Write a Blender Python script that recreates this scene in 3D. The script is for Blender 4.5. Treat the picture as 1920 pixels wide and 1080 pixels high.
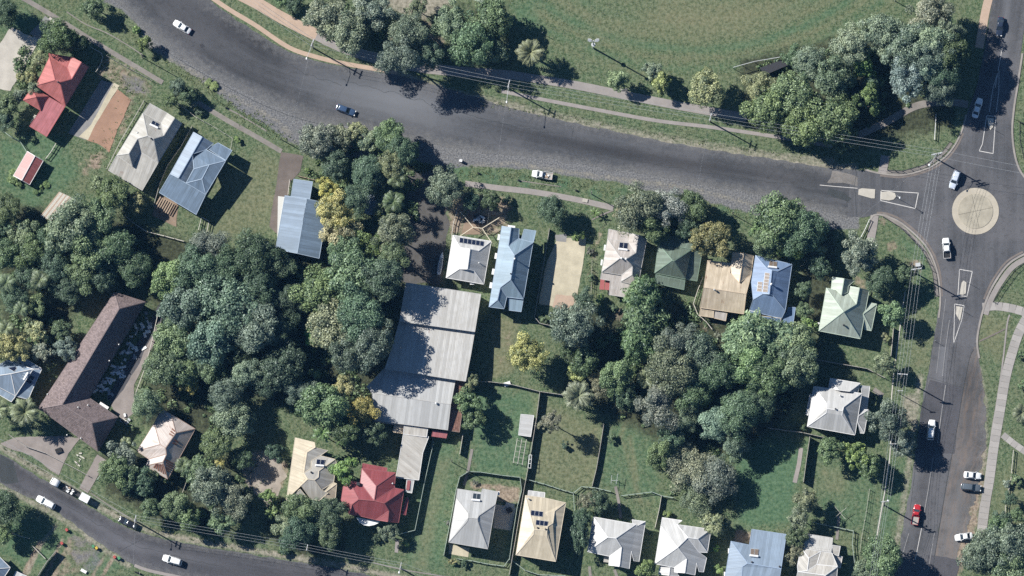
import bpy, bmesh, math, random
import numpy as np
from mathutils import Vector, Matrix
from mathutils.geometry import tessellate_polygon

for o in list(bpy.data.objects):
    bpy.data.objects.remove(o)
SC = bpy.context.scene
COL = SC.collection
rnd = random.Random(7)

# ------------------------------------------------------------------ camera
DIST, TILT, PPM = 3000.0, math.radians(6.0), 7.2       # metres, radians, photo pixels per metre
CAM = Vector((0, -DIST * math.sin(TILT), DIST * math.cos(TILT)))
cam_data = bpy.data.cameras.new('camera')
cam = bpy.data.objects.new('camera', cam_data)
COL.objects.link(cam)
cam.location = CAM
cam.rotation_euler = (TILT, 0, 0)
cam_data.sensor_width = 36.0
cam_data.lens = 36.0 * DIST / (1920 / PPM)
cam_data.clip_start = 100.0
cam_data.clip_end = 8000.0
SC.camera = cam

# ------------------------------------------------------------------ sky, sun, exposure
SUN_EL = math.radians(38.0)
SHADOW = Vector((math.cos(math.radians(-29.5)), math.sin(math.radians(-29.5)), 0))   # where shadows fall
to_sun = Vector((-SHADOW.x * math.cos(SUN_EL), -SHADOW.y * math.cos(SUN_EL), math.sin(SUN_EL)))
world = bpy.data.worlds.new('World')
SC.world = world
world.use_nodes = True
wn = world.node_tree
for n in list(wn.nodes):
    wn.nodes.remove(n)
sky = wn.nodes.new('ShaderNodeTexSky')
sky.sky_type = 'NISHITA'
sky.sun_disc = False
sky.sun_elevation = SUN_EL
sky.sun_rotation = math.atan2(to_sun.x, to_sun.y)
sky.air_density = 1.0
sky.dust_density = 0.0
sky.ozone_density = 7.0
bg = wn.nodes.new('ShaderNodeBackground')
bg.inputs['Strength'].default_value = 0.050
wo = wn.nodes.new('ShaderNodeOutputWorld')
wn.links.new(sky.outputs[0], bg.inputs[0])
wn.links.new(bg.outputs[0], wo.inputs[0])
sun_data = bpy.data.lights.new('sun', 'SUN')
sun_data.energy = 5.0
sun_data.angle = math.radians(0.5)
sun_data.color = (1.0, 0.975, 0.925)
sun = bpy.data.objects.new('sun', sun_data)
COL.objects.link(sun)
sun.rotation_euler = to_sun.to_track_quat('Z', 'Y').to_euler()
sun.location = (0, 0, 200)
SC.view_settings.view_transform = 'Standard'
SC.view_settings.look = 'None'
SC.view_settings.gamma = 1.0
SC.view_settings.exposure = 0.72
SC.view_settings.use_curve_mapping = False
SC.render.engine = 'CYCLES'
SC.cycles.use_denoising = False
SC.cycles.max_bounces = 5
SC.cycles.diffuse_bounces = 2
SC.cycles.glossy_bounces = 2
SC.cycles.transmission_bounces = 3
SC.cycles.transparent_max_bounces = 4
SC.cycles.caustics_reflective = False
SC.cycles.caustics_refractive = False

# ------------------------------------------------------------------ photo pixel -> place on the ground (or at height h)
_R = Vector((1, 0, 0))
_U = Vector((0, math.cos(TILT), math.sin(TILT)))
_F = Vector((0, math.sin(TILT), -math.cos(TILT)))
def P(px, py, h=0.0):
    d = _F * DIST + _R * ((px - 960) / PPM) + _U * ((540 - py) / PPM)
    t = (h - CAM.z) / d.z
    return CAM + d * t
def to_px(x, y):
    """ground point (arrays, height 0) -> photo pixel"""
    rx, ry, rz = x - CAM.x, y - CAM.y, 0 - CAM.z
    f = ry * _F.y + rz * _F.z
    return 960 + rx / f * DIST * PPM, 540 - (ry * _U.y + rz * _U.z) / f * DIST * PPM

# ------------------------------------------------------------------ object helpers
def tag(o, label=None, cat=None, group=None, kind=None):
    if label: o['label'] = label
    if cat: o['category'] = cat
    if group: o['group'] = group
    if kind: o['kind'] = kind
    return o
def empty(name, loc, rz=0.0):
    o = bpy.data.objects.new(name, None)
    o.empty_display_size = 0.3
    COL.objects.link(o)
    o.location = loc
    o.rotation_euler = (0, 0, rz)
    return o
def link(name, me, parent=None):
    o = bpy.data.objects.new(name, me)
    COL.objects.link(o)
    if parent is not None:
        o.parent = parent
    return o
def mesh(name, verts, faces, mat=None, uvs=None, smooth=False):
    me = bpy.data.meshes.new(name)
    me.from_pydata([tuple(v) for v in verts], [], [tuple(f) for f in faces])
    if mat is not None:
        me.materials.append(mat)
    if uvs is not None:
        l = me.uv_layers.new(name='uv')
        k = 0
        for f in faces:
            for i in f:
                l.data[k].uv = uvs[i]
                k += 1
    if smooth:
        me.polygons.foreach_set('use_smooth', [True] * len(me.polygons))
    me.update()
    return me
def copy_tree(o, parent=None):
    c = o.copy()
    COL.objects.link(c)
    c.parent = parent
    for ch in o.children:
        copy_tree(ch, c)
    return c

class MB:
    """collects boxes, prisms and tubes; build() links them as ONE mesh"""
    def __init__(self):
        self.v, self.f = [], []
    def add(self, v, f):
        b = len(self.v)
        self.v += [Vector(p) for p in v]
        self.f += [tuple(i + b for i in q) for q in f]
        return self
    def box(self, c, s, rz=0.0, rx=0.0):
        m = Matrix.Rotation(rz, 3, 'Z') @ Matrix.Rotation(rx, 3, 'X')
        v = [Vector(c) + m @ Vector((s[0] * x / 2, s[1] * y / 2, s[2] * z / 2)) for z in (-1, 1) for x, y in ((-1, -1), (1, -1), (1, 1), (-1, 1))]
        return self.add(v, [(3, 2, 1, 0), (4, 5, 6, 7), (0, 1, 5, 4), (1, 2, 6, 5), (2, 3, 7, 6), (3, 0, 4, 7)])
    def bar(self, a, b, w, h):
        """box from a to b, w wide, h high"""
        a, b = Vector(a), Vector(b)
        d = b - a
        if d.length < 1e-5: return self
        d.normalize()
        s = d.cross(Vector((0, 0, 1)))
        if s.length < 1e-3: s = Vector((1, 0, 0))
        s.normalize()
        u = s.cross(d).normalized()
        v = []
        for p in (a, b):
            v += [p - s * w / 2 - u * h / 2, p + s * w / 2 - u * h / 2, p + s * w / 2 + u * h / 2, p - s * w / 2 + u * h / 2]
        return self.add(v, [(3, 2, 1, 0), (4, 5, 6, 7), (0, 1, 5, 4), (1, 2, 6, 5), (2, 3, 7, 6), (3, 0, 4, 7)])
    def tube(self, pts, rad, n=6, caps=True):
        pts = [Vector(p) for p in pts]
        if not hasattr(rad, '__len__'): rad = [rad] * len(pts)
        base = len(self.v)
        for i, p in enumerate(pts):
            d = (pts[min(i + 1, len(pts) - 1)] - pts[max(i - 1, 0)])
            d.normalize()
            s = d.cross(Vector((0, 0, 1)))
            if s.length < 1e-2: s = Vector((1, 0, 0))
            s.normalize()
            u = s.cross(d)
            for k in range(n):
                a = 2 * math.pi * k / n
                self.v.append(p + (s * math.cos(a) + u * math.sin(a)) * rad[i])
        for i in range(len(pts) - 1):
            for k in range(n):
                q = base + i * n
                self.f.append((q + k, q + (k + 1) % n, q + n + (k + 1) % n, q + n + k))
        if caps:
            self.f.append(tuple(base + k for k in range(n))[::-1])
            self.f.append(tuple(base + (len(pts) - 1) * n + k for k in range(n)))
        return self
    def lathe(self, prof, c=(0, 0, 0), n=12, sx=1.0, sy=1.0):
        base = len(self.v)
        c = Vector(c)
        for r, z in prof:
            for k in range(n):
                a = 2 * math.pi * k / n
                self.v.append(c + Vector((math.cos(a) * r * sx, math.sin(a) * r * sy, z)))
        for i in range(len(prof) - 1):
            for k in range(n):
                q = base + i * n
                self.f.append((q + k, q + (k + 1) % n, q + n + (k + 1) % n, q + n + k))
        self.f.append(tuple(base + k for k in range(n))[::-1])
        self.f.append(tuple(base + (len(prof) - 1) * n + k for k in range(n)))
        return self
    def prism(self, poly, z0, z1):
        """upright prism over a flat polygon (concave allowed)"""
        b = len(self.v); n = len(poly)
        for z in (z0, z1):
            for p in poly: self.v.append(Vector((p[0], p[1], z)))
        for t in tessellate_polygon([[Vector((p[0], p[1], 0)) for p in poly]]):
            a, c, d = (self.v[b + t[0]], self.v[b + t[1]], self.v[b + t[2]])
            up = (c - a).cross(d - a).z > 0
            q = t if up else t[::-1]
            self.f.append(tuple(b + n + i for i in q))
            self.f.append(tuple(b + i for i in q[::-1]))
        for i in range(n):
            j = (i + 1) % n
            self.f.append((b + i, b + j, b + n + j, b + n + i))
        return self
    def build(self, name, mat, parent=None, off=None, smooth=False):
        v = self.v if off is None else [p - off for p in self.v]
        return link(name, mesh(name, v, self.f, mat, smooth=smooth), parent)

def densify(pts, step, closed=False):
    out = []
    n = len(pts)
    for i in range(n if closed else n - 1):
        a, b = Vector(pts[i]), Vector(pts[(i + 1) % n])
        k = max(1, int((b - a).length / step))
        out += [a.lerp(b, t / k) for t in range(k)]
    if not closed: out.append(Vector(pts[-1]))
    return out
def smooth_line(pts, n=8, closed=False):
    """Catmull-Rom through the points"""
    pts = [Vector(p) for p in pts]
    m = len(pts)
    out = []
    for i in range(m if closed else m - 1):
        if closed:
            p0, p1, p2, p3 = pts[i - 1], pts[i], pts[(i + 1) % m], pts[(i + 2) % m]
        else:
            p0, p1, p2, p3 = pts[max(i - 1, 0)], pts[i], pts[i + 1], pts[min(i + 2, m - 1)]
        for k in range(n):
            t = k / n
            out.append(0.5 * ((2 * p1) + (p2 - p0) * t + (2 * p0 - 5 * p1 + 4 * p2 - p3) * t * t + (3 * p1 - p0 - 3 * p2 + p3) * t ** 3))
    if not closed: out.append(pts[-1])
    return out
def resample(pts, n):
    pts = [Vector(p) for p in pts]
    d = [0.0]
    for a, b in zip(pts, pts[1:]): d.append(d[-1] + (b - a).length)
    out = []
    j = 0
    for i in range(n):
        s = d[-1] * i / (n - 1)
        while j < len(d) - 2 and d[j + 1] < s: j += 1
        out.append(pts[j].lerp(pts[j + 1], (s - d[j]) / max(1e-9, d[j + 1] - d[j])))
    return out
def W(pts, h=0.0):
    return [P(p[0], p[1], h) for p in pts]

# ------------------------------------------------------------------ materials
class NT:
    """small node-graph helper"""
    def __init__(self, name):
        self.m = bpy.data.materials.new(name)
        self.m.use_nodes = True
        self.t = self.m.node_tree
        self.b = self.t.nodes['Principled BSDF']
        self.out = self.t.nodes['Material Output']
    def n(self, typ, **kw):
        nd = self.t.nodes.new(typ)
        for k, v in kw.items(): setattr(nd, k, v)
        return nd
    def put(self, sock, val):
        if val is None: return
        if isinstance(val, bpy.types.NodeSocket): self.t.links.new(val, sock)
        elif hasattr(val, '__len__') and len(val) == 3 and sock.type == 'RGBA': sock.default_value = (*val, 1)
        else: sock.default_value = val
    def pos(self):
        return self.n('ShaderNodeNewGeometry').outputs['Position']
    def obj(self):
        return self.n('ShaderNodeTexCoord').outputs['Object']
    def uv(self):
        return self.n('ShaderNodeTexCoord').outputs['UV']
    def scale(self, vec, s):
        nd = self.n('ShaderNodeVectorMath', operation='MULTIPLY')
        self.put(nd.inputs[0], vec); self.put(nd.inputs[1], s)
        return nd.outputs[0]
    def noise(self, vec, scale, detail=3, rough=0.55, dist=0.0):
        nd = self.n('ShaderNodeTexNoise')
        self.put(nd.inputs['Vector'], vec)
        nd.inputs['Scale'].default_value = scale; nd.inputs['Detail'].default_value = detail
        nd.inputs['Roughness'].default_value = rough; nd.inputs['Distortion'].default_value = dist
        return nd.outputs[0]
    def math(self, op, a, b=None, c=None, clamp=False):
        nd = self.n('ShaderNodeMath', operation=op, use_clamp=clamp)
        self.put(nd.inputs[0], a); self.put(nd.inputs[1], b); self.put(nd.inputs[2], c)
        return nd.outputs[0]
    def ramp(self, fac, a, b, lo=0.0, hi=1.0):
        nd = self.n('ShaderNodeMapRange', clamp=True)
        self.put(nd.inputs[0], fac)
        nd.inputs[1].default_value = a; nd.inputs[2].default_value = b
        nd.inputs[3].default_value = lo; nd.inputs[4].default_value = hi
        return nd.outputs[0]
    def mix(self, fac, a, b, blend='MIX'):
        nd = self.n('ShaderNodeMix', data_type='RGBA', blend_type=blend)
        self.put(nd.inputs[0], fac); self.put(nd.inputs[6], a); self.put(nd.inputs[7], b)
        return nd.outputs[2]
    def sep(self, vec):
        nd = self.n('ShaderNodeSeparateXYZ'); self.put(nd.inputs[0], vec)
        return nd.outputs
    def attr(self, name):
        return self.n('ShaderNodeAttribute', attribute_name=name).outputs
    def white(self, val):
        nd = self.n('ShaderNodeTexWhiteNoise', noise_dimensions='1D'); self.put(nd.inputs['W'], val)
        return nd.outputs[0]
    def bump(self, height, strength=0.3, dist=0.05):
        nd = self.n('ShaderNodeBump'); nd.inputs['Strength'].default_value = strength
        nd.inputs['Distance'].default_value = dist; self.put(nd.inputs['Height'], height)
        self.t.links.new(nd.outputs[0], self.b.inputs['Normal'])
    def done(self, col, rough=0.8, metal=0.0, spec=0.3):
        self.put(self.b.inputs['Base Color'], col)
        self.put(self.b.inputs['Roughness'], rough)
        self.put(self.b.inputs['Metallic'], metal)
        self.b.inputs['Specular IOR Level'].default_value = spec
        return self.m

def mat_plain(name, col, rough=0.6, metal=0.0, spec=0.3, var=0.12, scale=3.0):
    t = NT(name)
    f = t.noise(t.pos(), scale, 4)
    c = t.mix(f, tuple(x * (1 - var) for x in col), tuple(min(1, x * (1 + var)) for x in col))
    return t.done(c, rough, metal, spec)

def mat_concrete(name, col, stain=0.35, scale=0.35):
    t = NT(name)
    p = t.pos()
    a = t.noise(p, scale, 6, 0.65)
    b = t.noise(p, 2.2, 5, 0.7)
    c = t.mix(t.ramp(a, 0.35, 0.7), col, tuple(x * (1 - stain) for x in col))
    c = t.mix(t.ramp(b, 0.3, 0.75, 0.0, 0.55), c, tuple(x * 0.72 for x in col))
    c = t.mix(t.ramp(t.noise(p, 7, 3), 0.55, 0.8, 0, 0.35), c, tuple(min(1, x * 1.25) for x in col))
    return t.done(c, 0.9, 0, 0.2)

def mat_asphalt(name, col, streak=0.3, patch=0.25, brown=0.0):
    """u runs across the road in metres, v along it: worn wheel tracks, patches, grit"""
    t = NT(name)
    p = t.pos()
    s = t.scale(t.uv(), (0.42, 0.007, 0))
    tracks = t.noise(s, 1.0, 3, 0.55, 0.0)
    fine = t.noise(t.scale(t.uv(), (2.2, 0.02, 0)), 1.0, 3, 0.6)
    big = t.noise(p, 0.05, 4, 0.6)
    grit = t.noise(p, 5.5, 3, 0.8)
    c = t.mix(t.ramp(tracks, 0.38, 0.62), tuple(x * (1 - streak) for x in col), tuple(x * (1 + streak) for x in col))
    c = t.mix(t.ramp(fine, 0.40, 0.62, 0, 0.4), c, tuple(x * 0.72 for x in col))
    c = t.mix(t.ramp(big, 0.44, 0.58, 0, patch * 2.6), c, tuple(x * 1.6 for x in (col[0] * 1.05, col[1], col[2] * 0.97)))
    c = t.mix(t.ramp(grit, 0.42, 0.66, 0, 0.5), c, tuple(x * 1.7 for x in col))
    c = t.mix(t.ramp(grit, 0.46, 0.34, 0, 0.5), c, tuple(x * 0.5 for x in col))
    c = t.mix(t.ramp(t.noise(p, 0.7, 5, 0.65), 0.52, 0.66, 0, 0.45), c, tuple(x * 0.68 for x in col))
    w = t.attr('wear')[2]
    c = t.mix(t.ramp(w, 0.0, 1.0, 0, 0.9), c, tuple(x * 2.5 for x in col))
    c = t.mix(t.ramp(w, 0.0, -1.0, 0, 0.9), c, tuple(x * 0.36 for x in (col[0] * 1.05, col[1], col[2])))
    du = t.attr('dust')[2]
    df = t.math('ADD', du, t.math('MULTIPLY', t.math('SUBTRACT', t.noise(p, 0.8, 5, 0.7), 0.5), 2.2))
    c = t.mix(t.math('MULTIPLY', t.ramp(df, 0.1, 1.1, 0, 0.9), t.ramp(du, 0.0, 0.15)), c, t.mix(t.ramp(grit, 0.4, 0.62), (0.085, 0.085, 0.088), (0.205, 0.20, 0.19)))
    if brown > 0: c = t.mix(t.ramp(t.noise(t.scale(t.uv(), (0.9, 0.12, 0)), 1.0, 5, 0.7), 0.46, 0.64, 0, brown), c, (0.24, 0.165, 0.115))
    return t.done(c, 0.92, 0, 0.2)

def mat_roof(name, col, rust=0.0, stain=0.25, rough=0.45, spec=0.35, edge=0.12):
    """ribbed sheet metal: u across the sheets, v down the slope (metres)"""
    t = NT(name)
    u, v, _ = t.sep(t.uv())
    sheet = t.math('FLOOR', t.math('DIVIDE', u, 0.78))
    tone = t.white(sheet)
    c = t.mix(tone, tuple(x * 0.80 for x in col), tuple(min(0.9, x * 1.08) for x in col))
    # lap seams between sheets and the ribs
    fr = t.math('FRACT', t.math('DIVIDE', u, 0.78))
    c = t.mix(t.ramp(fr, 0.0, 0.16, 0.4, 0.0), c, tuple(x * 0.55 for x in col))
    rib = t.math('SINE', t.math('MULTIPLY', u, 2 * math.pi / 0.39))
    c = t.mix(t.ramp(rib, -1, 1, edge, 0.0), c, tuple(x * 0.5 for x in col))
    # dust and streaks that run down the slope
    st = t.noise(t.scale(t.uv(), (2.2, 0.16, 0)), 1.0, 5, 0.65)
    c = t.mix(t.ramp(st, 0.44, 0.70, 0, min(1, stain * 2.2)), c, tuple(x * 0.55 for x in (col[0], col[1] * 0.95, col[2] * 0.88)))
    bl = t.noise(t.pos(), 0.45, 5, 0.6)
    c = t.mix(t.ramp(bl, 0.42, 0.66, 0, min(1, stain * 1.5)), c, tuple(x * 0.62 for x in (col[0], col[1] * 0.97, col[2] * 0.9)))
    if rust > 0:
        r = t.noise(t.scale(t.uv(), (1.3, 0.35, 0)), 1.0, 6, 0.7)
        lap = t.white(t.math('ADD', t.math('MULTIPLY', sheet, 3.1), t.math('FLOOR', t.math('DIVIDE', v, 2.2))))
        r2 = t.math('ADD', r, t.math('MULTIPLY', lap, 0.22))
        c = t.mix(t.ramp(r2, 0.78 - 0.3 * rust, 0.92 - 0.25 * rust, 0, 0.85), c, (0.20, 0.095, 0.055))
    h = t.math('MULTIPLY', rib, 0.5)
    t.bump(h, 0.25, 0.02)
    return t.done(c, rough, 0.0, spec)

def mat_tile(name, col, row=0.36):
    t = NT(name)
    u, v, _ = t.sep(t.uv())
    fr = t.math('FRACT', t.math('DIVIDE', v, row))
    ru = t.math('FLOOR', t.math('DIVIDE', v, row))
    cu = t.math('FLOOR', t.math('DIVIDE', u, 0.33))
    tone = t.white(t.math('ADD', t.math('MULTIPLY', ru, 17.3), cu))
    c = t.mix(tone, tuple(x * 0.7 for x in col), tuple(x * 1.3 for x in col))
    c = t.mix(t.ramp(fr, 0.0, 0.35, 0.75, 0.0), c, tuple(x * 0.3 for x in col))
    fu = t.math('FRACT', t.math('DIVIDE', u, 0.33))
    c = t.mix(t.ramp(fu, 0.0, 0.3, 0.35, 0.0), c, tuple(x * 0.4 for x in col))
    bl = t.noise(t.pos(), 0.35, 5, 0.6)
    c = t.mix(t.ramp(bl, 0.4, 0.75, 0, 0.35), c, tuple(x * 1.4 for x in (col[0], col[1], col[2] * 1.05)))
    t.bump(fr, 0.5, 0.03)
    return t.done(c, 0.85, 0, 0.2)

def mat_leaf(name, trans=0.16):
    t = NT(name)
    oc = t.n('ShaderNodeObjectInfo')
    tone = t.attr('tone')[2]
    c = t.mix(1.0, oc.outputs['Color'], t.mix(tone, (0.26, 0.36, 0.36), (1.75, 1.66, 1.55)), 'MULTIPLY')
    d = t.n('ShaderNodeBsdfDiffuse'); t.put(d.inputs[0], c)
    tr = t.n('ShaderNodeBsdfTranslucent'); t.put(tr.inputs[0], t.mix(1.0, c, (1.1, 1.25, 0.6), 'MULTIPLY'))
    gl = t.n('ShaderNodeBsdfGlossy'); gl.inputs[0].default_value = (0.8, 0.85, 0.9, 1); gl.inputs['Roughness'].default_value = 0.5
    m1 = t.n('ShaderNodeMixShader'); m1.inputs[0].default_value = trans
    t.t.links.new(d.outputs[0], m1.inputs[1]); t.t.links.new(tr.outputs[0], m1.inputs[2])
    m2 = t.n('ShaderNodeMixShader'); m2.inputs[0].default_value = 0.035
    t.t.links.new(m1.outputs[0], m2.inputs[1]); t.t.links.new(gl.outputs[0], m2.inputs[2])
    t.t.links.new(m2.outputs[0], t.out.inputs[0])
    return t.m

M = {}
M['asphalt'] = mat_asphalt('asphalt', (0.062, 0.064, 0.069))
M['asphalt_mid'] = mat_asphalt('asphalt_mid', (0.076, 0.077, 0.082))
M['asphalt_old'] = mat_asphalt('asphalt_old', (0.080, 0.078, 0.078), 0.2, 0.45, 0.3)
M['asphalt_dark'] = mat_asphalt('asphalt_dark', (0.060, 0.060, 0.066), 0.25, 0.2)
M['patch'] = mat_asphalt('asphalt_patch', (0.045, 0.05, 0.052), 0.1, 0.05)
M['chip'] = mat_asphalt('asphalt_chip', (0.15, 0.14, 0.13), 0.1, 0.2)
M['paint'] = mat_plain('line_paint', (0.52, 0.50, 0.47), 0.7, var=0.3, scale=2)
M['paint_worn'] = mat_plain('worn_line_paint', (0.30, 0.29, 0.28), 0.8, var=0.45, scale=1.5)
M['kerb'] = mat_concrete('kerb_concrete', (0.33, 0.30, 0.27))
M['kerb_dark'] = mat_concrete('kerb_concrete_dark', (0.20, 0.17, 0.15))
M['path'] = mat_concrete('path_concrete', (0.31, 0.28, 0.26), 0.25)
M['path_old'] = mat_concrete('path_concrete_old', (0.26, 0.235, 0.21), 0.4)
M['path_tan'] = mat_concrete('path_tan', (0.47, 0.35, 0.265), 0.2)
M['slab'] = mat_concrete('slab_pale', (0.50, 0.46, 0.40), 0.3)
M['slab_sand'] = mat_concrete('slab_sand', (0.55, 0.49, 0.36), 0.4, 0.25)
M['slab_grey'] = mat_concrete('slab_grey', (0.27, 0.26, 0.25), 0.35)
M['slab_orange'] = mat_concrete('slab_orange', (0.35, 0.215, 0.15), 0.3, 0.25)
M['apron'] = mat_concrete('roundabout_apron', (0.47, 0.42, 0.335), 0.2)
M['apron_in'] = mat_concrete('roundabout_middle', (0.41, 0.37, 0.29), 0.35, 0.5)
M['island'] = mat_concrete('island_concrete', (0.50, 0.465, 0.40), 0.2)
M['fore'] = mat_concrete('forecourt_concrete', (0.30, 0.262, 0.24), 0.35)
M['bare'] = mat_concrete('bare_earth', (0.36, 0.315, 0.265), 0.45, 0.3)
M['yard'] = mat_concrete('yard_gravel_shaded', (0.115, 0.108, 0.10), 0.4, 0.5)  # driveway gravel, with deep tree shade mixed into its dark tone
M['drive'] = mat_concrete('drive_brown', (0.17, 0.142, 0.125), 0.35)
M['dirt'] = mat_concrete('dirt', (0.30, 0.22, 0.16), 0.4)
M['deck'] = mat_plain('deck_timber', (0.33, 0.25, 0.18), 0.8, var=0.3)
M['timber'] = mat_plain('weathered_timber', (0.33, 0.31, 0.28), 0.85, var=0.3)
M['timber_pale'] = mat_plain('pale_timber', (0.50, 0.47, 0.41), 0.8, var=0.2)
M['white'] = mat_plain('white_paint', (0.72, 0.72, 0.70), 0.55, var=0.08)
M['cream'] = mat_plain('cream_paint', (0.62, 0.55, 0.42), 0.6, var=0.08)
M['fence_green'] = mat_plain('pale_green_paint', (0.29, 0.35, 0.30), 0.7, var=0.2)
M['dark_metal'] = mat_plain('dark_metal', (0.05, 0.05, 0.055), 0.5, 0.3)
M['galv'] = mat_plain('galvanised_steel', (0.52, 0.53, 0.53), 0.45, 0.2)
M['pole'] = mat_plain('pole_timber', (0.34, 0.31, 0.27), 0.85, var=0.25)
M['insulator'] = mat_plain('insulator_porcelain', (0.6, 0.6, 0.58), 0.3)
M['wire'] = mat_plain('wire_aluminium', (0.42, 0.44, 0.45), 0.5, 0.0)
M['glass'] = mat_plain('window_glass', (0.03, 0.04, 0.05), 0.06, 0, 0.6, var=0.05)
M['solar'] = mat_plain('solar_cells', (0.012, 0.016, 0.035), 0.12, 0, 0.6, var=0.2)
M['solar_pale'] = mat_plain('solar_collector', (0.17, 0.13, 0.10), 0.25, 0, 0.5, var=0.2)
M['tank'] = mat_plain('tank_white', (0.75, 0.75, 0.74), 0.4, var=0.05)
M['rubber'] = mat_plain('tyre_rubber', (0.018, 0.018, 0.02), 0.9)
M['rim'] = mat_plain('wheel_alloy', (0.45, 0.45, 0.46), 0.35, 0.6)
M['lamp_red'] = mat_plain('tail_lamp', (0.35, 0.02, 0.02), 0.25)
M['lamp_clear'] = mat_plain('head_lamp', (0.7, 0.7, 0.68), 0.15)
M['bark'] = mat_plain('bark', (0.13, 0.105, 0.085), 0.95, var=0.35)
M['bark_pale'] = mat_plain('bark_pale', (0.34, 0.31, 0.27), 0.9, var=0.35)
M['leaf'] = mat_leaf('leaf')
M['weather'] = mat_plain('weatherboard', (0.56, 0.55, 0.50), 0.7, var=0.1)
M['weather_grey'] = mat_plain('weatherboard_grey', (0.32, 0.33, 0.34), 0.7, var=0.1)
M['brick'] = mat_plain('brick', (0.26, 0.16, 0.11), 0.85, var=0.3, scale=6)
M['block'] = mat_plain('blockwork', (0.42, 0.40, 0.37), 0.85, var=0.15)
M['black'] = mat_plain('black_plastic', (0.02, 0.02, 0.022), 0.6)
# ------------------------------------------------------------------ roads (edges traced as photo pixels, then placed on the ground)
MAIN_N = [(300, -80), (392, 0), (430, 28), (480, 60), (540, 96), (590, 113), (650, 126), (745, 141), (850, 170), (950, 200), (1040, 222), (1150, 245), (1260, 268), (1370, 287), (1440, 297), (1520, 310), (1600, 320), (1640, 326)]
MAIN_S = [(140, -80), (222, 5), (290, 72), (340, 110), (420, 153), (500, 193), (560, 218), (640, 238), (720, 252), (800, 268), (880, 281), (960, 291), (1040, 300), (1110, 310), (1165, 320), (1240, 333), (1345, 352), (1440, 368), (1510, 385), (1590, 406), (1640, 402)]
NORTH_W = [(1885, -120), (1872, -60), (1860, 0), (1849, 75), (1838, 130), (1824, 190), (1810, 225)]
NORTH_E = [(1945, -120), (1935, -60), (1928, 0), (1918, 70), (1908, 150), (1900, 215), (1898, 240)]
SOUTH_W = [(1763, 570), (1757, 600), (1748, 650), (1742, 690), (1729, 760), (1715, 860), (1700, 950), (1686, 1030), (1672, 1110), (1655, 1200)]
SOUTH_E = [(1845, 570), (1838, 600), (1830, 640), (1818, 672), (1805, 735), (1795, 800), (1776, 900), (1766, 960), (1756, 1020), (1744, 1110), (1730, 1200)]
OLD_E = [(1838, 600), (1832, 640), (1838, 690), (1846, 740), (1848, 800), (1843, 870), (1830, 930), (1812, 990), (1796, 1040), (1780, 1110), (1765, 1200)]
LOW_N = [(-120, 790), (-40, 830), (0, 850), (60, 888), (110, 916), (170, 952), (230, 985), (300, 1008), (360, 1021), (480, 1041), (600, 1061), (720, 1084), (850, 1110)]
LOW_S = [(-120, 840), (-40, 880), (0, 906), (60, 935), (110, 962), (160, 1000), (200, 1026), (250, 1058), (330, 1078), (420, 1094), (520, 1112), (640, 1132), (780, 1160)]
NW_K = [(1622, 318), (1650, 325), (1692, 328), (1738, 316), (1770, 296), (1790, 272), (1803, 246), (1812, 215)]
NE_K = [(1901, 205), (1898, 250), (1905, 300), (1921, 332), (1950, 352), (2000, 362)]
SE_K = [(2000, 462), (1950, 466), (1920, 477), (1890, 496), (1865, 530), (1849, 564), (1838, 602), (1832, 640), (1836, 672)]
SW_K = [(1632, 412), (1640, 403), (1660, 405), (1692, 420), (1735, 460), (1756, 505), (1763, 556), (1760, 596)]

rs = np.random.RandomState(3)
def wobble(n, amp, corr=5):
    k = np.ones(corr) / corr
    return np.convolve(rs.normal(0, 1, n + corr), k, 'same')[:n] * amp * math.sqrt(corr)
def strip(name, ea, eb, z, mat, jit=(0.0, 0.0), step=0.5, kind='structure', cross=12, dust=(0.3, 0.3)):
    """road surface between two edges; uv in metres across / along"""
    A, B = smooth_line(W(ea)), smooth_line(W(eb))
    L = max(sum((b - a).length for a, b in zip(A, A[1:])), 1)
    n = max(4, int(L / step))
    A, B = resample(A, n), resample(B, n)
    ja, jb = wobble(n, jit[0]), wobble(n, jit[1])
    vs, fs, uv = [], [], []
    s = 0.0
    for i in range(n):
        w = (B[i] - A[i])
        wl = max(w.length, 1e-4)
        d = w / wl
        a, b = A[i] + d * ja[i], B[i] + d * jb[i]
        if i: s += (A[i] + B[i] - A[i - 1] - B[i - 1]).length / 2
        for k in range(cross + 1):
            p = a.lerp(b, k / cross)
            vs.append((p.x, p.y, z)); uv.append((wl * k / cross, s))
    for i in range(n - 1):
        for k in range(cross):
            q = i * (cross + 1) + k
            fs.append((q, q + cross + 1, q + cross + 2, q + 1))
    me = mesh(name, vs, fs, mat, uvs=uv)
    qx, qy = to_px(np.array([v[0] for v in vs]), np.array([v[1] for v in vs]))
    we = np.zeros(len(vs))
    for x, y, rx, ry, a, amt in WEAR:
        c, s_ = math.cos(a), math.sin(a)
        u_, v_ = (qx - x) * c + (qy - y) * s_, -(qx - x) * s_ + (qy - y) * c
        we += amt * np.exp(-(u_ / rx) ** 2 - (v_ / ry) ** 2)
    me.attributes.new('wear', 'FLOAT', 'POINT').data.foreach_set('value', np.clip(we, -1, 1).astype(np.float32))
    k_ = np.tile(np.arange(cross + 1) / cross, n)
    du = dust[0] * np.clip(1 - k_ * cross / 2.5, 0, 1) + dust[1] * np.clip(1 - (1 - k_) * cross / 3.0, 0, 1)
    me.attributes.new('dust', 'FLOAT', 'POINT').data.foreach_set('value', du.astype(np.float32))
    o = link(name, me)
    if kind: o['kind'] = kind
    return o
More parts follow.
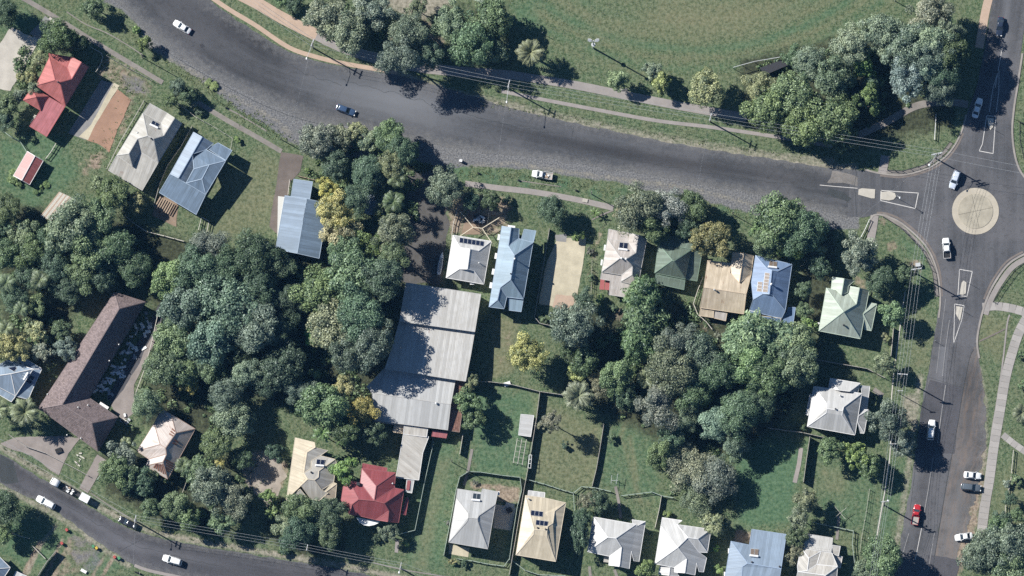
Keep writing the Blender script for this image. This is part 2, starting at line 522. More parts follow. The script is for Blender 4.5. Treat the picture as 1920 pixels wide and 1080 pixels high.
# polished (+) and tar-darkened (-) stretches of the seal: x, y, reach along, reach across, heading, amount
WEAR = [(735, 190, 110, 34, 0.25, 0.9), (600, 160, 90, 26, 0.4, 0.35), (850, 215, 120, 26, 0.2, 0.35), (470, 75, 110, 22, 0.6, -0.7), (330, 20, 120, 26, 0.55, -0.35), (470, 140, 160, 16, 0.45, -0.35), (1000, 250, 300, 9, 0.2, -0.5), (1350, 315, 260, 10, 0.17, -0.6), (1200, 300, 320, 6, 0.18, -0.4), (1150, 268, 300, 8, 0.19, 0.3), (1400, 335, 200, 7, 0.2, 0.35),
        (1770, 640, 110, 9, 1.67, 0.55), (1790, 620, 60, 8, 1.6, -0.4), (1735, 900, 160, 8, 1.72, -0.45), (1720, 820, 180, 7, 1.7, 0.3), (1885, 60, 120, 8, 1.65, 0.4), (1868, 90, 90, 8, 1.65, -0.35), (60, 900, 120, 9, 0.5, -0.3), (300, 1035, 160, 8, 0.22, 0.4), (160, 970, 120, 8, 0.55, 0.35), (1815, 780, 110, 20, 1.6, -0.45), (1800, 930, 90, 18, 1.75, 0.4)]
def sheet(name, poly, z, mat, jit=0.0, smooth=False, parent=None, kind='structure', thick=0.0, off=None, step=1.2):
    """flat patch of ground cover or paving"""
    pts = W(poly)
    if smooth: pts = smooth_line(pts, 6, True)
    if jit > 0:
        pts = densify(pts, step, True)
        j1, j2 = wobble(len(pts), jit, 3), wobble(len(pts), jit, 3)
        pts = [p + Vector((j1[i], j2[i], 0)) for i, p in enumerate(pts)]
    if off is not None: pts = [p - off for p in pts]
    mb = MB()
    if thick > 0:
        mb.prism(pts, z - thick, z)
        vs, fs = mb.v, mb.f
    else:
        vs = [(p.x, p.y, z) for p in pts]
        fs = []
        for t in tessellate_polygon([[Vector((p.x, p.y, 0)) for p in pts]]):
            a, b, c = (Vector(vs[i]) for i in t)
            fs.append(tuple(t) if (b - a).cross(c - a).z > 0 else tuple(t[::-1]))
    uv = [(v[0], v[1]) for v in vs]
    o = link(name, mesh(name, vs, fs, mat, uvs=uv), parent)
    if kind and parent is None: o['kind'] = kind
    return o
def ribbon(pts, width, z, closed=False, smooth=True, px=True):
    """vertices and faces of a flat band along a line"""
    c = W(pts) if px else [Vector(p) for p in pts]
    if smooth: c = smooth_line(c, 6, closed)
    n = len(c)
    vs, fs, uv = [], [], []
    s = 0.0
    for i in range(n):
        if closed: d = c[(i + 1) % n] - c[i - 1]
        else: d = c[min(i + 1, n - 1)] - c[max(i - 1, 0)]
        d.z = 0; d.normalize()
        q = Vector((-d.y, d.x, 0))
        w = width[i] if hasattr(width, '__len__') else width
        if i: s += (c[i] - c[i - 1]).length
        for k in (-0.5, 0.5):
            p = c[i] + q * w * k
            vs.append((p.x, p.y, z)); uv.append((w * k, s))
    m = n if closed else n - 1
    for i in range(m):
        a, b = 2 * i, 2 * ((i + 1) % n)
        fs.append((a, b, b + 1, a + 1)[::-1])
    return vs, fs, uv
def band(name, pts, width, z, mat, closed=False, smooth=True, parent=None, kind='structure'):
    vs, fs, uv = ribbon(pts, width, z, closed, smooth)
    o = link(name, mesh(name, vs, fs, mat, uvs=uv), parent)
    if kind and parent is None: o['kind'] = kind
    return o
def kerb(name, pts, w, h, mat, parent=None, closed=False):
    """raised kerb: a box swept along a line"""
    c = smooth_line(W(pts), 6, closed)
    n = len(c)
    vs, fs = [], []
    for i in range(n):
        d = (c[(i + 1) % n] - c[i - 1]) if closed else (c[min(i + 1, n - 1)] - c[max(i - 1, 0)])
        d.z = 0; d.normalize()
        q = Vector((-d.y, d.x, 0))
        a, b = c[i] - q * w / 2, c[i] + q * w / 2
        vs += [(a.x, a.y, 0), (a.x, a.y, h), (b.x, b.y, h), (b.x, b.y, 0)]
    for i in range(n if closed else n - 1):
        for k in range(3):
            p, r = 4 * i + k, 4 * ((i + 1) % n) + k
            fs.append((p, r, r + 1, p + 1)[::-1])
    o = link(name, mesh(name, vs, fs, mat), parent)
    if parent is None: o['kind'] = 'structure'
    return o

# ------------------------------------------------------------------ the ground: one sheet, with a cover map (dry / bare / gravel / litter / lush)
def axis(lo, hi, step):
    a = list(np.arange(lo, hi + step, step))
    e, s = [], step
    x = a[0]
    left = []
    while x > -1600:
        s *= 1.5; x -= s; left.append(x)
    x, s = a[-1], step
    right = []
    while x < 1600:
        s *= 1.5; x += s; right.append(x)
    return np.array(left[::-1] + a + right)
gx, gy = axis(-142, 142, 0.6), axis(-82, 82, 0.6)
NX, NY = len(gx), len(gy)
X, Y = np.meshgrid(gx, gy)
X, Y = X.ravel(), Y.ravel()
PX, PY = to_px(X, Y)
def seg_d(ax, ay, bx, by):
    dx, dy = bx - ax, by - ay
    t = np.clip(((PX - ax) * dx + (PY - ay) * dy) / (dx * dx + dy * dy + 1e-9), 0, 1)
    return np.hypot(PX - ax - t * dx, PY - ay - t * dy)
def line_d(pts):
    d = np.full(PX.shape, 1e9)
    for a, b in zip(pts, pts[1:]): d = np.minimum(d, seg_d(*a, *b))
    return d
def poly_sd(pts):
    d = line_d(pts + pts[:1])
    ins = np.zeros(PX.shape, bool)
    for (ax, ay), (bx, by) in zip(pts, pts[1:] + pts[:1]):
        c = ((ay > PY) != (by > PY)) & (PX < (bx - ax) * (PY - ay) / (by - ay + 1e-9) + ax)
        ins ^= c
    return np.where(ins, -d, d)
def sstep(x, a, b):
    t = np.clip((x - a) / (b - a), 0, 1)
    return t * t * (3 - 2 * t)
cover = {k: np.zeros(PX.shape) for k in ('dry', 'dirt', 'gravel', 'litter', 'lush', 'pale')}
def paint_poly(k, pts, amt=1.0, soft=6):
    cover[k] = np.maximum(cover[k], amt * (1 - sstep(poly_sd(pts), -soft, soft)))
def paint_line(k, pts, width, amt=1.0, soft=5):
    cover[k] = np.maximum(cover[k], amt * (1 - sstep(line_d(pts), width - soft, width + soft)))
def paint_spot(k, x, y, r, amt=1.0, soft=None):
    d = np.hypot(PX - x, PY - y)
    soft = soft or r * 0.5
    cover[k] = np.maximum(cover[k], amt * (1 - sstep(d, r - soft, r + soft)))
# grey gravel shoulders
paint_poly('gravel', [(190, 0), (230, 20), (262, 52), (275, 85), (325, 118), (372, 148), (425, 188), (445, 205), (505, 238), (545, 268), (600, 290), (700, 300), (800, 305), (835, 318), (870, 312), (960, 316), (1000, 318), (1065, 330), (1100, 335), (1160, 342), (1210, 358), (1290, 366), (1340, 382), (1440, 410), (1530, 430), (1610, 430), (1610, 330), (1300, 330), (800, 250), (400, 120), (240, -10)], 1.0, 5)
paint_line('pale', [(745, 140), (850, 176), (950, 207), (1040, 229), (1150, 252), (1260, 275), (1370, 292), (1440, 302), (1530, 314), (1600, 316)], 9, 1.0, 8)
paint_line('pale', [(860, 180), (1000, 212), (1150, 246), (1300, 273), (1450, 296), (1560, 306)], 14, 0.7, 10)
paint_line('pale', [(270, 58), (290, 95), (350, 128), (430, 178), (500, 215), (545, 250)], 7, 0.55, 8)
paint_line('pale', [(880, 312), (960, 306), (1080, 325), (1180, 338), (1290, 352), (1400, 380), (1500, 410)], 6, 0.6, 8)
paint_line('pale', [(0, 838), (60, 876), (120, 908), (200, 958), (280, 995), (360, 1013), (500, 1036), (640, 1060), (760, 1085)], 7, 0.9, 7)
paint_line('pale', [(0, 912), (60, 942), (110, 968), (150, 995), (200, 1035), (240, 1060)], 7, 0.8, 7)
paint_poly('pale', [(1718, 700), (1735, 700), (1722, 800), (1700, 950), (1685, 1040), (1670, 1040), (1690, 930), (1706, 800)], 0.75, 8)
paint_poly('pale', [(1690, 740), (1730, 730), (1722, 800), (1688, 800)], 0.8, 10)
# tracks, yards and bare ground
paint_poly('gravel', [(135, 1000), (165, 1010), (200, 1040), (180, 1080), (130, 1060)], 0.5, 10)
paint_poly('dirt', [(118, 1012), (150, 1000), (190, 1030), (150, 1080), (105, 1080)], 0.5, 12)
for tr in ([(118, 1010), (85, 1080)], [(130, 1015), (100, 1085)], [(200, 1035), (170, 1085)], [(215, 1040), (190, 1085)]):
    paint_line('dirt', tr, 4, 0.75, 5)
paint_line('dirt', [(75, 1020), (45, 1080)], 7, 0.8, 5)
paint_line('pale', [(105, 985), (85, 1010), (50, 1075)], 5, 0.7, 5)
paint_poly('dirt', [(448, 850), (500, 845), (540, 870), (535, 905), (500, 940), (462, 905)], 0.85, 12)
paint_poly('pale', [(445, 850), (500, 845), (530, 880), (500, 925), (462, 905)], 1.0, 12)
paint_poly('dirt', [(180, 110), (215, 105), (285, 150), (275, 190), (245, 185), (215, 160), (185, 150)], 0.55, 14)
paint_poly('gravel', [(228, 140), (270, 145), (280, 180), (235, 175)], 0.6, 10)
paint_line('dirt', [(245, 190), (225, 250), (190, 290), (160, 305)], 12, 0.45, 14)
paint_spot('dirt', 178, 305, 14, 0.8)
paint_spot('dirt', 160, 322, 9, 0.6)
paint_poly('pale', [(110, 358), (138, 370), (75, 416), (78, 405)], 0.8, 6)
paint_line('dry', [(430, 340), (470, 330), (505, 330), (500, 380), (440, 420)], 30, 0.55, 30)
paint_poly('dry', [(480, 280), (528, 300), (510, 430), (400, 450), (400, 420), (470, 330)], 0.6, 20)
paint_poly('dirt', [(835, 360), (960, 370), (955, 440), (840, 440)], 0.7, 12)
paint_poly('dirt', [(795, 380), (840, 370), (840, 540), (760, 535)], 0.45, 16)
paint_poly('pale', [(800, 380), (830, 390), (830, 430), (805, 425)], 0.6, 14)
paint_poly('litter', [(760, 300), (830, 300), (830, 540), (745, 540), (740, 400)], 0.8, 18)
paint_poly('dry', [(920, 590), (975, 600), (960, 700), (920, 710)], 0.8, 10)
paint_poly('dirt', [(950, 600), (965, 600), (955, 660), (925, 700)], 0.3, 14)
paint_line('dirt', [(1130, 425), (1112, 480), (1108, 560)], 6, 0.5, 10)
paint_spot('dirt', 1160, 590, 14, 0.5)
paint_poly('dirt', [(1310, 600), (1360, 590), (1370, 640), (1320, 620)], 0.35, 12)
paint_poly('dirt', [(880, 905), (975, 912), (975, 945), (935, 940), (930, 918), (880, 915)], 0.85, 6)
paint_poly('dirt', [(1380, 993), (1410, 996), (1408, 1022), (1375, 1018)], 0.9, 6)
paint_poly('dirt', [(1800, 940), (1825, 900), (1840, 860), (1848, 900), (1835, 960), (1830, 1000), (1800, 1080), (1772, 1085), (1790, 1010)], 0.8, 10)
paint_line('dirt', [(1845, 830), (1838, 880), (1818, 950), (1800, 1010), (1785, 1080)], 8, 0.7, 10)
paint_line('pale', [(1838, 690), (1848, 750), (1850, 820), (1842, 880)], 5, 0.7, 6)
paint_poly('dirt', [(1705, 500), (1690, 480), (1730, 490), (1730, 515)], 0.6, 8)
paint_spot('dirt', 1672, 462, 10, 0.7)
paint_poly('dirt', [(1600, 520), (1645, 525), (1650, 545), (1610, 545)], 0.6, 8)
paint_spot('dirt', 1655, 415, 9, 0.5)
paint_poly('pale', [(700, -20), (850, -20), (845, 15), (800, 35), (760, 30), (720, 10)], 1.0, 14)
paint_poly('dirt', [(700, 20), (860, 30), (850, 100), (740, 110)], 0.45, 20)
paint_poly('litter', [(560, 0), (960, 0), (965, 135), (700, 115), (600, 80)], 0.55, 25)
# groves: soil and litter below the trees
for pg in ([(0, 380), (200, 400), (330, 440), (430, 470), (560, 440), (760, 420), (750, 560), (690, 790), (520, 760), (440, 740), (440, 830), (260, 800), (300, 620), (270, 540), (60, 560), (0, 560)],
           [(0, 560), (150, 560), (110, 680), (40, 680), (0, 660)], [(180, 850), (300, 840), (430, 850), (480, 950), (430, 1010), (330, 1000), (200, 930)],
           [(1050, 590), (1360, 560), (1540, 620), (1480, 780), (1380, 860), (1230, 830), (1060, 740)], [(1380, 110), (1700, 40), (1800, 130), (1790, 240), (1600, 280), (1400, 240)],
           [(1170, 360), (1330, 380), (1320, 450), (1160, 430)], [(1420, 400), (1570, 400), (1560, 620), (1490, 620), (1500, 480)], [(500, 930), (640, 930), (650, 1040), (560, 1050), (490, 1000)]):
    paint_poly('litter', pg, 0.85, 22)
# lawns
paint_poly('dry', [(1240, 0), (1500, 0), (1420, 60), (1300, 75), (1180, 50)], 0.75, 40)
paint_poly('dry', [(1120, 10), (1230, 20), (1200, 80), (1100, 70)], 0.35, 40)
oc = np.hypot(PX - 1300, (PY + 420) * 1.0)
for r0, w, amt, k in ((512, 10, 0.5, 'lush'), (530, 7, 0.4, 'dry'), (548, 9, 0.35, 'lush'), (490, 12, 0.45, 'dry'), (470, 9, 0.3, 'lush'), (566, 8, 0.3, 'dry'), (440, 14, 0.3, 'dry')):
    m = (1 - sstep(np.abs(oc - r0), w * 0.3, w)) * amt * (PY < 200) * (PX > 1000) * (PX < 1760)
    cover[k] = np.maximum(cover[k], m)
for pg, k, a in (([(880, 730), (1010, 735), (1000, 900), (890, 890)], 'lush', 0.5), ([(1000, 740), (1130, 800), (1120, 920), (990, 900)], 'dry', 0.4),
                 ([(1130, 790), (1230, 790), (1240, 940), (1120, 920)], 'lush', 0.35), ([(800, 830), (860, 830), (830, 1070), (760, 1070)], 'lush', 0.45),
                 ([(818, 860), (845, 860), (800, 1070), (775, 1070)], 'dry', 0.45), ([(1380, 820), (1510, 830), (1480, 980), (1380, 990)], 'lush', 0.7),
                 ([(1520, 840), (1650, 880), (1640, 1000), (1540, 990)], 'lush', 0.35), ([(1530, 870), (1600, 880), (1580, 930), (1540, 920)], 'dry', 0.4),
                 ([(1720, 580), (1750, 600), (1740, 690), (1700, 700)], 'dry', 0.35), ([(1650, 880), (1700, 860), (1680, 1000), (1640, 1060)], 'lush', 0.4),
                 ([(0, 60), (80, 60), (60, 20), (30, 15)], 'lush', 0.6), ([(0, 260), (110, 250), (150, 330), (60, 400), (0, 350)], 'lush', 0.5),
                 ([(440, 150), (540, 250), (520, 270), (400, 180)], 'lush', 0.4), ([(470, 50), (730, 125), (730, 138), (560, 100)], 'dry', 0.3),
                 ([(1680, 420), (1740, 470), (1745, 560), (1690, 470)], 'lush', 0.4), ([(955, 10), (1010, 0), (1010, 60), (970, 50)], 'lush', 0.5),
                 ([(1840, 580), (1895, 600), (1880, 680), (1835, 640)], 'dry', 0.45), ([(30, 950), (130, 1010), (80, 1070), (0, 1040)], 'lush', 0.5),
                 ([(160, 1020), (230, 1050), (220, 1085), (160, 1085)], 'lush', 0.4), ([(1870, 900), (1920, 840), (1920, 1000), (1860, 990)], 'dry', 0.35)):
    paint_poly(k, pg, min(1, a * 1.35), 18)
for ln in ([(1170, 830), (1200, 940)], [(1180, 820), (1195, 900)], [(1185, 760), (1160, 830)]):
    paint_line('dry', ln, 4, 0.7, 5)
paint_line('dry', [(215, 40), (300, 95), (420, 180), (530, 260)], 26, 0.25, 22)
for x in range(870, 1560, 62):      # weedy islands on the southern verge
    paint_spot('lush', x + rnd.uniform(-12, 12), 322 + (x - 870) * 0.14 + rnd.uniform(-4, 8), rnd.uniform(12, 20), 0.7)

zz = np.zeros(X.shape)
gm = bpy.data.meshes.new('ground')
idx = np.arange(NX * NY).reshape(NY, NX)
quads = np.stack([idx[:-1, :-1], idx[:-1, 1:], idx[1:, 1:], idx[1:, :-1]], -1).reshape(-1, 4)
gm.vertices.add(NX * NY)
gm.vertices.foreach_set('co', np.stack([X, Y, zz], -1).astype(np.float32).ravel())
gm.loops.add(quads.size); gm.loops.foreach_set('vertex_index', quads.ravel())
gm.polygons.add(len(quads)); gm.polygons.foreach_set('loop_start', np.arange(0, quads.size, 4)); gm.polygons.foreach_set('loop_total', np.full(len(quads), 4))
gm.update(calc_edges=True)
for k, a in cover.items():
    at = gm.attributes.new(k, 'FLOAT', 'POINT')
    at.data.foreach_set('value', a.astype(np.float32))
def mat_ground():
    t = NT('ground_cover')
    p = t.pos()
    n1 = t.noise(p, 0.07, 5, 0.62)
    n2 = t.noise(p, 0.45, 5, 0.68)
    n3 = t.noise(p, 1.15, 3, 0.7)
    n4 = t.noise(p, 2.7, 2, 0.6)
    n6 = t.noise(p, 2.4, 3, 0.7)
    n5 = t.noise(p, 0.16, 6, 0.7)
    g = t.mix(t.ramp(n1, 0.42, 0.58), (0.068, 0.106, 0.052), (0.110, 0.140, 0.074))
    g = t.mix(t.ramp(n2, 0.44, 0.58, 0, 0.8), g, (0.074, 0.120, 0.058))
    g = t.mix(t.ramp(n2, 0.46, 0.36, 0, 0.7), g, (0.130, 0.138, 0.082))
    g = t.mix(t.ramp(n5, 0.49, 0.60, 0, 0.75), g, (0.128, 0.138, 0.078))
    g = t.mix(t.ramp(n5, 0.44, 0.34, 0, 0.6), g, (0.050, 0.088, 0.042))
    g = t.mix(t.ramp(n3, 0.50, 0.60, 0, 0.85), g, (0.150, 0.176, 0.102))
    g = t.mix(t.ramp(n3, 0.49, 0.39, 0, 0.9), g, (0.036, 0.058, 0.028))
    g = t.mix(t.ramp(n4, 0.52, 0.61, 0, 0.75), g, (0.170, 0.188, 0.118))
    g = t.mix(t.ramp(n4, 0.45, 0.36, 0, 0.5), g, (0.040, 0.062, 0.032))
    x, y, _ = t.sep(p)
    mow = t.math('SINE', t.math('ADD', t.math('MULTIPLY', t.math('ADD', t.math('MULTIPLY', x, 0.97), t.math('MULTIPLY', y, 0.24)), 3.9), t.math('MULTIPLY', n1, 9.0)))
    g = t.mix(t.math('MULTIPLY', t.ramp(mow, -0.4, 0.9, 0, 0.32), t.ramp(n1, 0.42, 0.55)), g, (0.050, 0.084, 0.040))
    def lay(g, key, col, lo, hi, nz, amp):
        a = t.attr(key)[2]
        f = t.math('ADD', a, t.math('MULTIPLY', t.math('SUBTRACT', nz, 0.5), amp))
        f = t.math('MULTIPLY', t.ramp(f, lo, hi), t.ramp(a, 0.02, 0.12))
        return t.mix(f, g, col)
    n3c = t.ramp(n3, 0.36, 0.64)
    g = lay(g, 'lush', t.mix(n3c, (0.046, 0.094, 0.050), (0.108, 0.170, 0.096)), 0.1, 0.9, n2, 1.4)
    g = lay(g, 'dry', t.mix(n3c, (0.118, 0.122, 0.066), (0.205, 0.198, 0.122)), 0.1, 1.0, n2, 1.8)
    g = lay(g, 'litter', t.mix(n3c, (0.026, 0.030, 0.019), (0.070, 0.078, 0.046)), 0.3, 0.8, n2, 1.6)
    g = lay(g, 'dirt', t.mix(n3c, (0.145, 0.112, 0.082), (0.34, 0.275, 0.21)), 0.3, 0.75, n2, 1.9)
    g = lay(g, 'gravel', t.mix(t.ramp(t.math('ADD', t.math('MULTIPLY', n6, 0.6), t.math('MULTIPLY', n4, 0.4)), 0.40, 0.62), (0.082, 0.083, 0.088), (0.215, 0.212, 0.208)), 0.30, 0.75, n2, 1.8)
    g = lay(g, 'pale', t.mix(n3c, (0.155, 0.145, 0.108), (0.33, 0.30, 0.24)), 0.35, 0.9, t.math('ADD', t.math('MULTIPLY', n6, 0.5), t.math('MULTIPLY', n2, 0.5)), 2.2)
    t.bump(n3, 0.7, 0.12)
    return t.done(g, 0.95, 0, 0.1)
gm.materials.append(mat_ground())
gm.validate()
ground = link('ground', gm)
ground['kind'] = 'structure'

# ------------------------------------------------------------------ carriageways
strip('main_road', MAIN_N, MAIN_S, 0.035, M['asphalt'], (0.12, 0.30), dust=(0.7, 1.0))
strip('north_road', NORTH_W, NORTH_E, 0.038, M['asphalt_mid'], (0.05, 0.02))
strip('south_road_shoulder', SOUTH_E, OLD_E, 0.030, M['asphalt_old'], (0.0, 0.35), dust=(0.0, 0.7))
strip('south_road', SOUTH_W, SOUTH_E, 0.040, M['asphalt_mid'], (0.10, 0.06), dust=(0.5, 0.0))
strip('lower_road', LOW_N, LOW_S, 0.035, M['asphalt_dark'], (0.15, 0.15), dust=(0.6, 0.7))
strip('east_road', [(1940, 350), (2010, 362), (2150, 370), (2400, 372)], [(1940, 468), (2010, 462), (2150, 458), (2400, 455)], 0.036, M['asphalt'])
sheet('junction_road', [(1596, 319), (1622, 320)] + NW_K[1:] + [(1830, 168), (1903, 180)] + NE_K[1:] + SE_K[:-1] + [(1833, 650), (1748, 650)] + SW_K[::-1][:-1] + [(1618, 408), (1588, 405)], 0.052, M['asphalt_mid'])
band('asphalt_seam', [(1826, 655), (1818, 672), (1805, 735), (1795, 800), (1776, 900), (1766, 960), (1756, 1020), (1744, 1100)], 0.13, 0.060, M['patch'])
band('asphalt_crack', [(225, 40), (330, 108), (420, 160), (500, 200), (560, 222), (640, 243)], 0.10, 0.060, M['patch'])
def crack(pts, w, amp, z=0.061):
    q = resample(W(pts), max(8, int(sum((Vector(b) - Vector(a)).length for a, b in zip(pts, pts[1:])) / 5)))
    j = wobble(len(q), amp, 3)
    q = [p + Vector((j[i] * 0.3, j[i], 0)) for i, p in enumerate(q)]
    vs, fs, uv = ribbon(q, w, z, smooth=False, px=False)
    o = link('sealed_crack', mesh('sealed_crack', vs, fs, M['patch'], uvs=uv)); o['kind'] = 'structure'
for pts, w, a in (([(640, 150), (760, 180), (900, 222), (1040, 250)], 0.07, 0.25), ([(1100, 285), (1250, 312), (1400, 335), (1530, 352)], 0.07, 0.2),
                  ([(1606, 322), (1602, 350), (1606, 404)], 0.12, 0.15), ([(480, 90), (560, 130), (640, 160)], 0.08, 0.3), ([(1075, 240), (1070, 270), (1080, 300)], 0.06, 0.3), ([(300, 40), (420, 120), (520, 172)], 0.07, 0.3), ([(60, 912), (160, 968), (260, 1025), (420, 1065)], 0.07, 0.2), ([(225, 1035), (262, 1012), (300, 1000)], 0.06, 0.2),
                  ([(1750, 640), (1738, 720), (1722, 830), (1706, 960)], 0.07, 0.15), ([(1790, 645), (1780, 700), (1765, 790), (1745, 900), (1728, 1010)], 0.06, 0.1), ([(1742, 708), (1775, 718), (1808, 728)], 0.08, 0.05)):
    crack(pts, w, a)
sheet('asphalt_patch', [(1555, 352), (1580, 358), (1598, 372), (1590, 378), (1562, 370), (1552, 362)], 0.060, M['patch'], 0.12)
sheet('asphalt_patch', [(1560, 322), (1604, 328), (1603, 347), (1552, 340)], 0.0595, M['chip'], 0.3)
sheet('asphalt_patch', [(1744, 712), (1806, 727), (1795, 800), (1790, 850), (1716, 850), (1728, 760)], 0.048, M['asphalt_dark'], 0.05)
sheet('asphalt_patch', [(255, 945), (290, 1003), (295, 1040), (245, 1058), (205, 1028)], 0.0, M['asphalt_dark']) if False else None
sheet('asphalt_patch', [(0, 853), (25, 866), (35, 905), (10, 908), (0, 905)], 0.043, M['patch'], 0.1)
sheet('asphalt_patch', [(1740, 1040), (1800, 1050), (1785, 1110), (1735, 1110)], 0.050, M['asphalt_dark'], 0.2)

# ------------------------------------------------------------------ painted lines
mk = []
def mark(pts, w=0.13, z=0.066, mat='paint', closed=False, smooth=False):
    band('road_marking', pts, w, z, M[mat], closed, smooth)
mark([(1537, 347), (1570, 350), (1608, 353)], 0.16)
mark([(1651, 357), (1722, 362)], 0.19); mark([(1651, 376), (1716, 391)], 0.19); mark([(1722, 361), (1719, 376), (1716, 391)], 0.2); mark([(1652, 356), (1651, 376)], 0.19)
mark([(1799, 505), (1823, 509)], 0.19); mark([(1799, 505), (1796, 553)], 0.19); mark([(1823, 509), (1813, 556)], 0.19); mark([(1795, 554), (1814, 556)], 0.17)
mark([(1790, 570), (1808, 573)], 0.19); mark([(1790, 570), (1789, 610), (1788, 644)], 0.17); mark([(1808, 573), (1803, 600), (1788, 644)], 0.17)
mark([(1850, 217), (1867, 218)], 0.18); mark([(1850, 217), (1842, 270), (1836, 283)], 0.17); mark([(1867, 218), (1862, 288)], 0.17); mark([(1836, 283), (1862, 288)], 0.18)
mark([(1879, 90), (1872, 130), (1866, 165)], 0.15); mark([(1872, 132), (1862, 165), (1855, 210)], 0.14); mark([(1873, 132), (1873, 168), (1868, 210)], 0.14)
mark([(1773, 722), (1765, 775), (1758, 830)], 0.16, mat='paint_worn'); mark([(1765, 855), (1750, 880), (1735, 960), (1725, 1000)], 0.12, mat='paint_worn') if False else None
mark([(1749, 860), (1741, 915), (1733, 960)], 0.12, mat='paint_worn'); mark([(1728, 990), (1720, 1030), (1716, 1050)], 0.15)
mark([(1704, 1000), (1695, 1030), (1690, 1060)], 0.10, mat='paint_worn'); mark([(1752, 1000), (1742, 1060), (1738, 1080)], 0.10, mat='paint_worn')
mark([(1780, 600), (1772, 660), (1767, 705)], 0.10, mat='paint_worn'); mark([(1773, 560), (1763, 640), (1756, 700)], 0.08, mat='paint_worn')

# ------------------------------------------------------------------ kerbs, drains, footpaths, driveways
kerb('kerb', NW_K, 0.45, 0.14, M['kerb']); kerb('kerb', SW_K, 0.45, 0.14, M['kerb']); kerb('kerb', SE_K, 0.5, 0.14, M['kerb']); kerb('kerb', [(1917, 100), (1908, 160)] + NE_K, 0.5, 0.14, M['kerb'])
band('gutter', [(1650, 329), (1692, 332), (1740, 320), (1773, 300), (1793, 276), (1806, 250)], 0.5, 0.070, M['kerb_dark'])
band('gutter', [(1644, 399), (1664, 401), (1695, 416), (1738, 456), (1760, 502), (1766, 556)], 0.55, 0.070, M['kerb_dark'])
band('gutter', [(1918, 472), (1887, 491), (1861, 526), (1845, 561)], 0.5, 0.070, M['kerb_dark'])
band('footpath', [(1655, 401), (1690, 425), (1730, 465), (1751, 507), (1757, 556)], 0.9, 0.080, M['path_old'])
band('footpath', [(1655, 321), (1692, 323), (1735, 311), (1765, 291), (1784, 268)], 0.8, 0.080, M['path_old'])
band('footpath', [(1925, 484), (1897, 502), (1872, 536), (1856, 566), (1848, 590)], 1.4, 0.080, M['path'])
band('concrete_drain', [(392, -8), (430, 18), (480, 48), (540, 88), (590, 106), (650, 120), (745, 136)], 1.15, 0.062, M['path_tan'])
band('concrete_drain', [(940, 171), (1020, 187), (1120, 206), (1230, 226), (1330, 238), (1440, 254), (1560, 274)], 0.95, 0.055, M['path'])
band('footpath', [(430, -20), (480, 5), (530, 34), (594, 66)], 3.1, 0.070, M['path_tan'])
band('footpath', [(592, 65), (640, 88), (700, 108), (800, 128), (960, 142)], 2.7, 0.068, M['path'])
band('footpath', [(955, 140), (1000, 147), (1080, 160), (1160, 176), (1240, 192), (1310, 205), (1400, 220)], 2.2, 0.070, M['path'])
band('footpath', [(1660, 292), (1657, 310), (1654, 324)], 2.2, 0.090, M['path'], smooth=False)
band('footpath', [(1600, 258), (1660, 230), (1720, 198), (1780, 192), (1815, 196)], 1.9, 0.070, M['path_old'])
band('footpath', [(1640, 404), (1637, 425), (1632, 452)], 2.1, 0.090, M['path'], smooth=False)
band('footpath', [(1858, -20), (1848, 20), (1841, 60), (1836, 90)], 2.2, 0.068, M['path_tan'])
band('footpath', [(42, -4), (90, 24), (180, 80), (270, 134), (305, 155)], 1.25, 0.070, M['path_old'])
band('footpath', [(370, 192), (430, 228), (480, 256), (528, 284)], 1.25, 0.070, M['path_old'])
band('footpath', [(872, 344), (930, 352), (1000, 360), (1080, 374), (1150, 390)], 1.5, 0.070, M['path'])
band('garden_edging', [(1150, 394), (1126, 404), (1110, 412)], 0.4, 0.075, M['path_old'])
band('concrete_edging', [(125, 22), (160, 45), (200, 62), (240, 85), (268, 104)], 0.28, 0.066, M['path_old'])
band('concrete_edging', [(425, 203), (450, 216), (490, 240), (500, 246)], 0.35, 0.066, M['path_old'])
band('concrete_edging', [(170, 924), (205, 948), (250, 975), (262, 982)], 0.3, 0.066, M['path_old'])
band('concrete_edging', [(700, 1055), (755, 1068), (840, 1082)], 0.3, 0.066, M['path_old'])
band('concrete_edging', [(970, 338), (1010, 344), (1052, 350)], 0.25, 0.066, M['path_old'])
band('kerb_crossing', [(252, 1060), (280, 1070), (340, 1083)], 0.8, 0.068, M['path'])
# the long pavement along the south road: laid slab by slab
east_path = bpy.data.objects.new('footpath_slabs', None); COL.objects.link(east_path); east_path['kind'] = 'structure'
def slabs(line, width, z, mat, parent, size=1.55, gap=0.04):
    c = smooth_line(W(line), 10)
    L = sum((b - a).length for a, b in zip(c, c[1:]))
    n = int(L / size)
    q = resample(c, n + 1)
    for i in range(n):
        a, b = q[i], q[i + 1]
        d = (b - a).normalized(); s = Vector((-d.y, d.x, 0)) * width / 2
        a2, b2 = a + d * gap / 2, b - d * gap / 2
        zz_ = z + rnd.uniform(-0.008, 0.008)
        MB().prism([a2 - s, b2 - s, b2 + s, a2 + s], 0.0, zz_).build('slab', mat[i % len(mat)], parent)
mats = [mat_concrete('slab_tone', (0.36 * k, 0.335 * k, 0.31 * k), 0.15) for k in (1.0, 0.93, 1.06, 0.88)]
order = [mats[rnd.choice((0, 0, 1, 2, 3))] for _ in range(97)]
slabs([(1935, 580), (1912, 620), (1898, 660), (1885, 710), (1875, 770), (1863, 840), (1855, 900), (1848, 940), (1840, 1000), (1832, 1040)], 2.5, 0.075, order, east_path)
slabs([(1842, 576), (1870, 574), (1905, 580), (1928, 588)], 2.2, 0.078, order, east_path)
slabs([(1880, 815), (1905, 835), (1935, 855)], 1.7, 0.072, order, east_path)
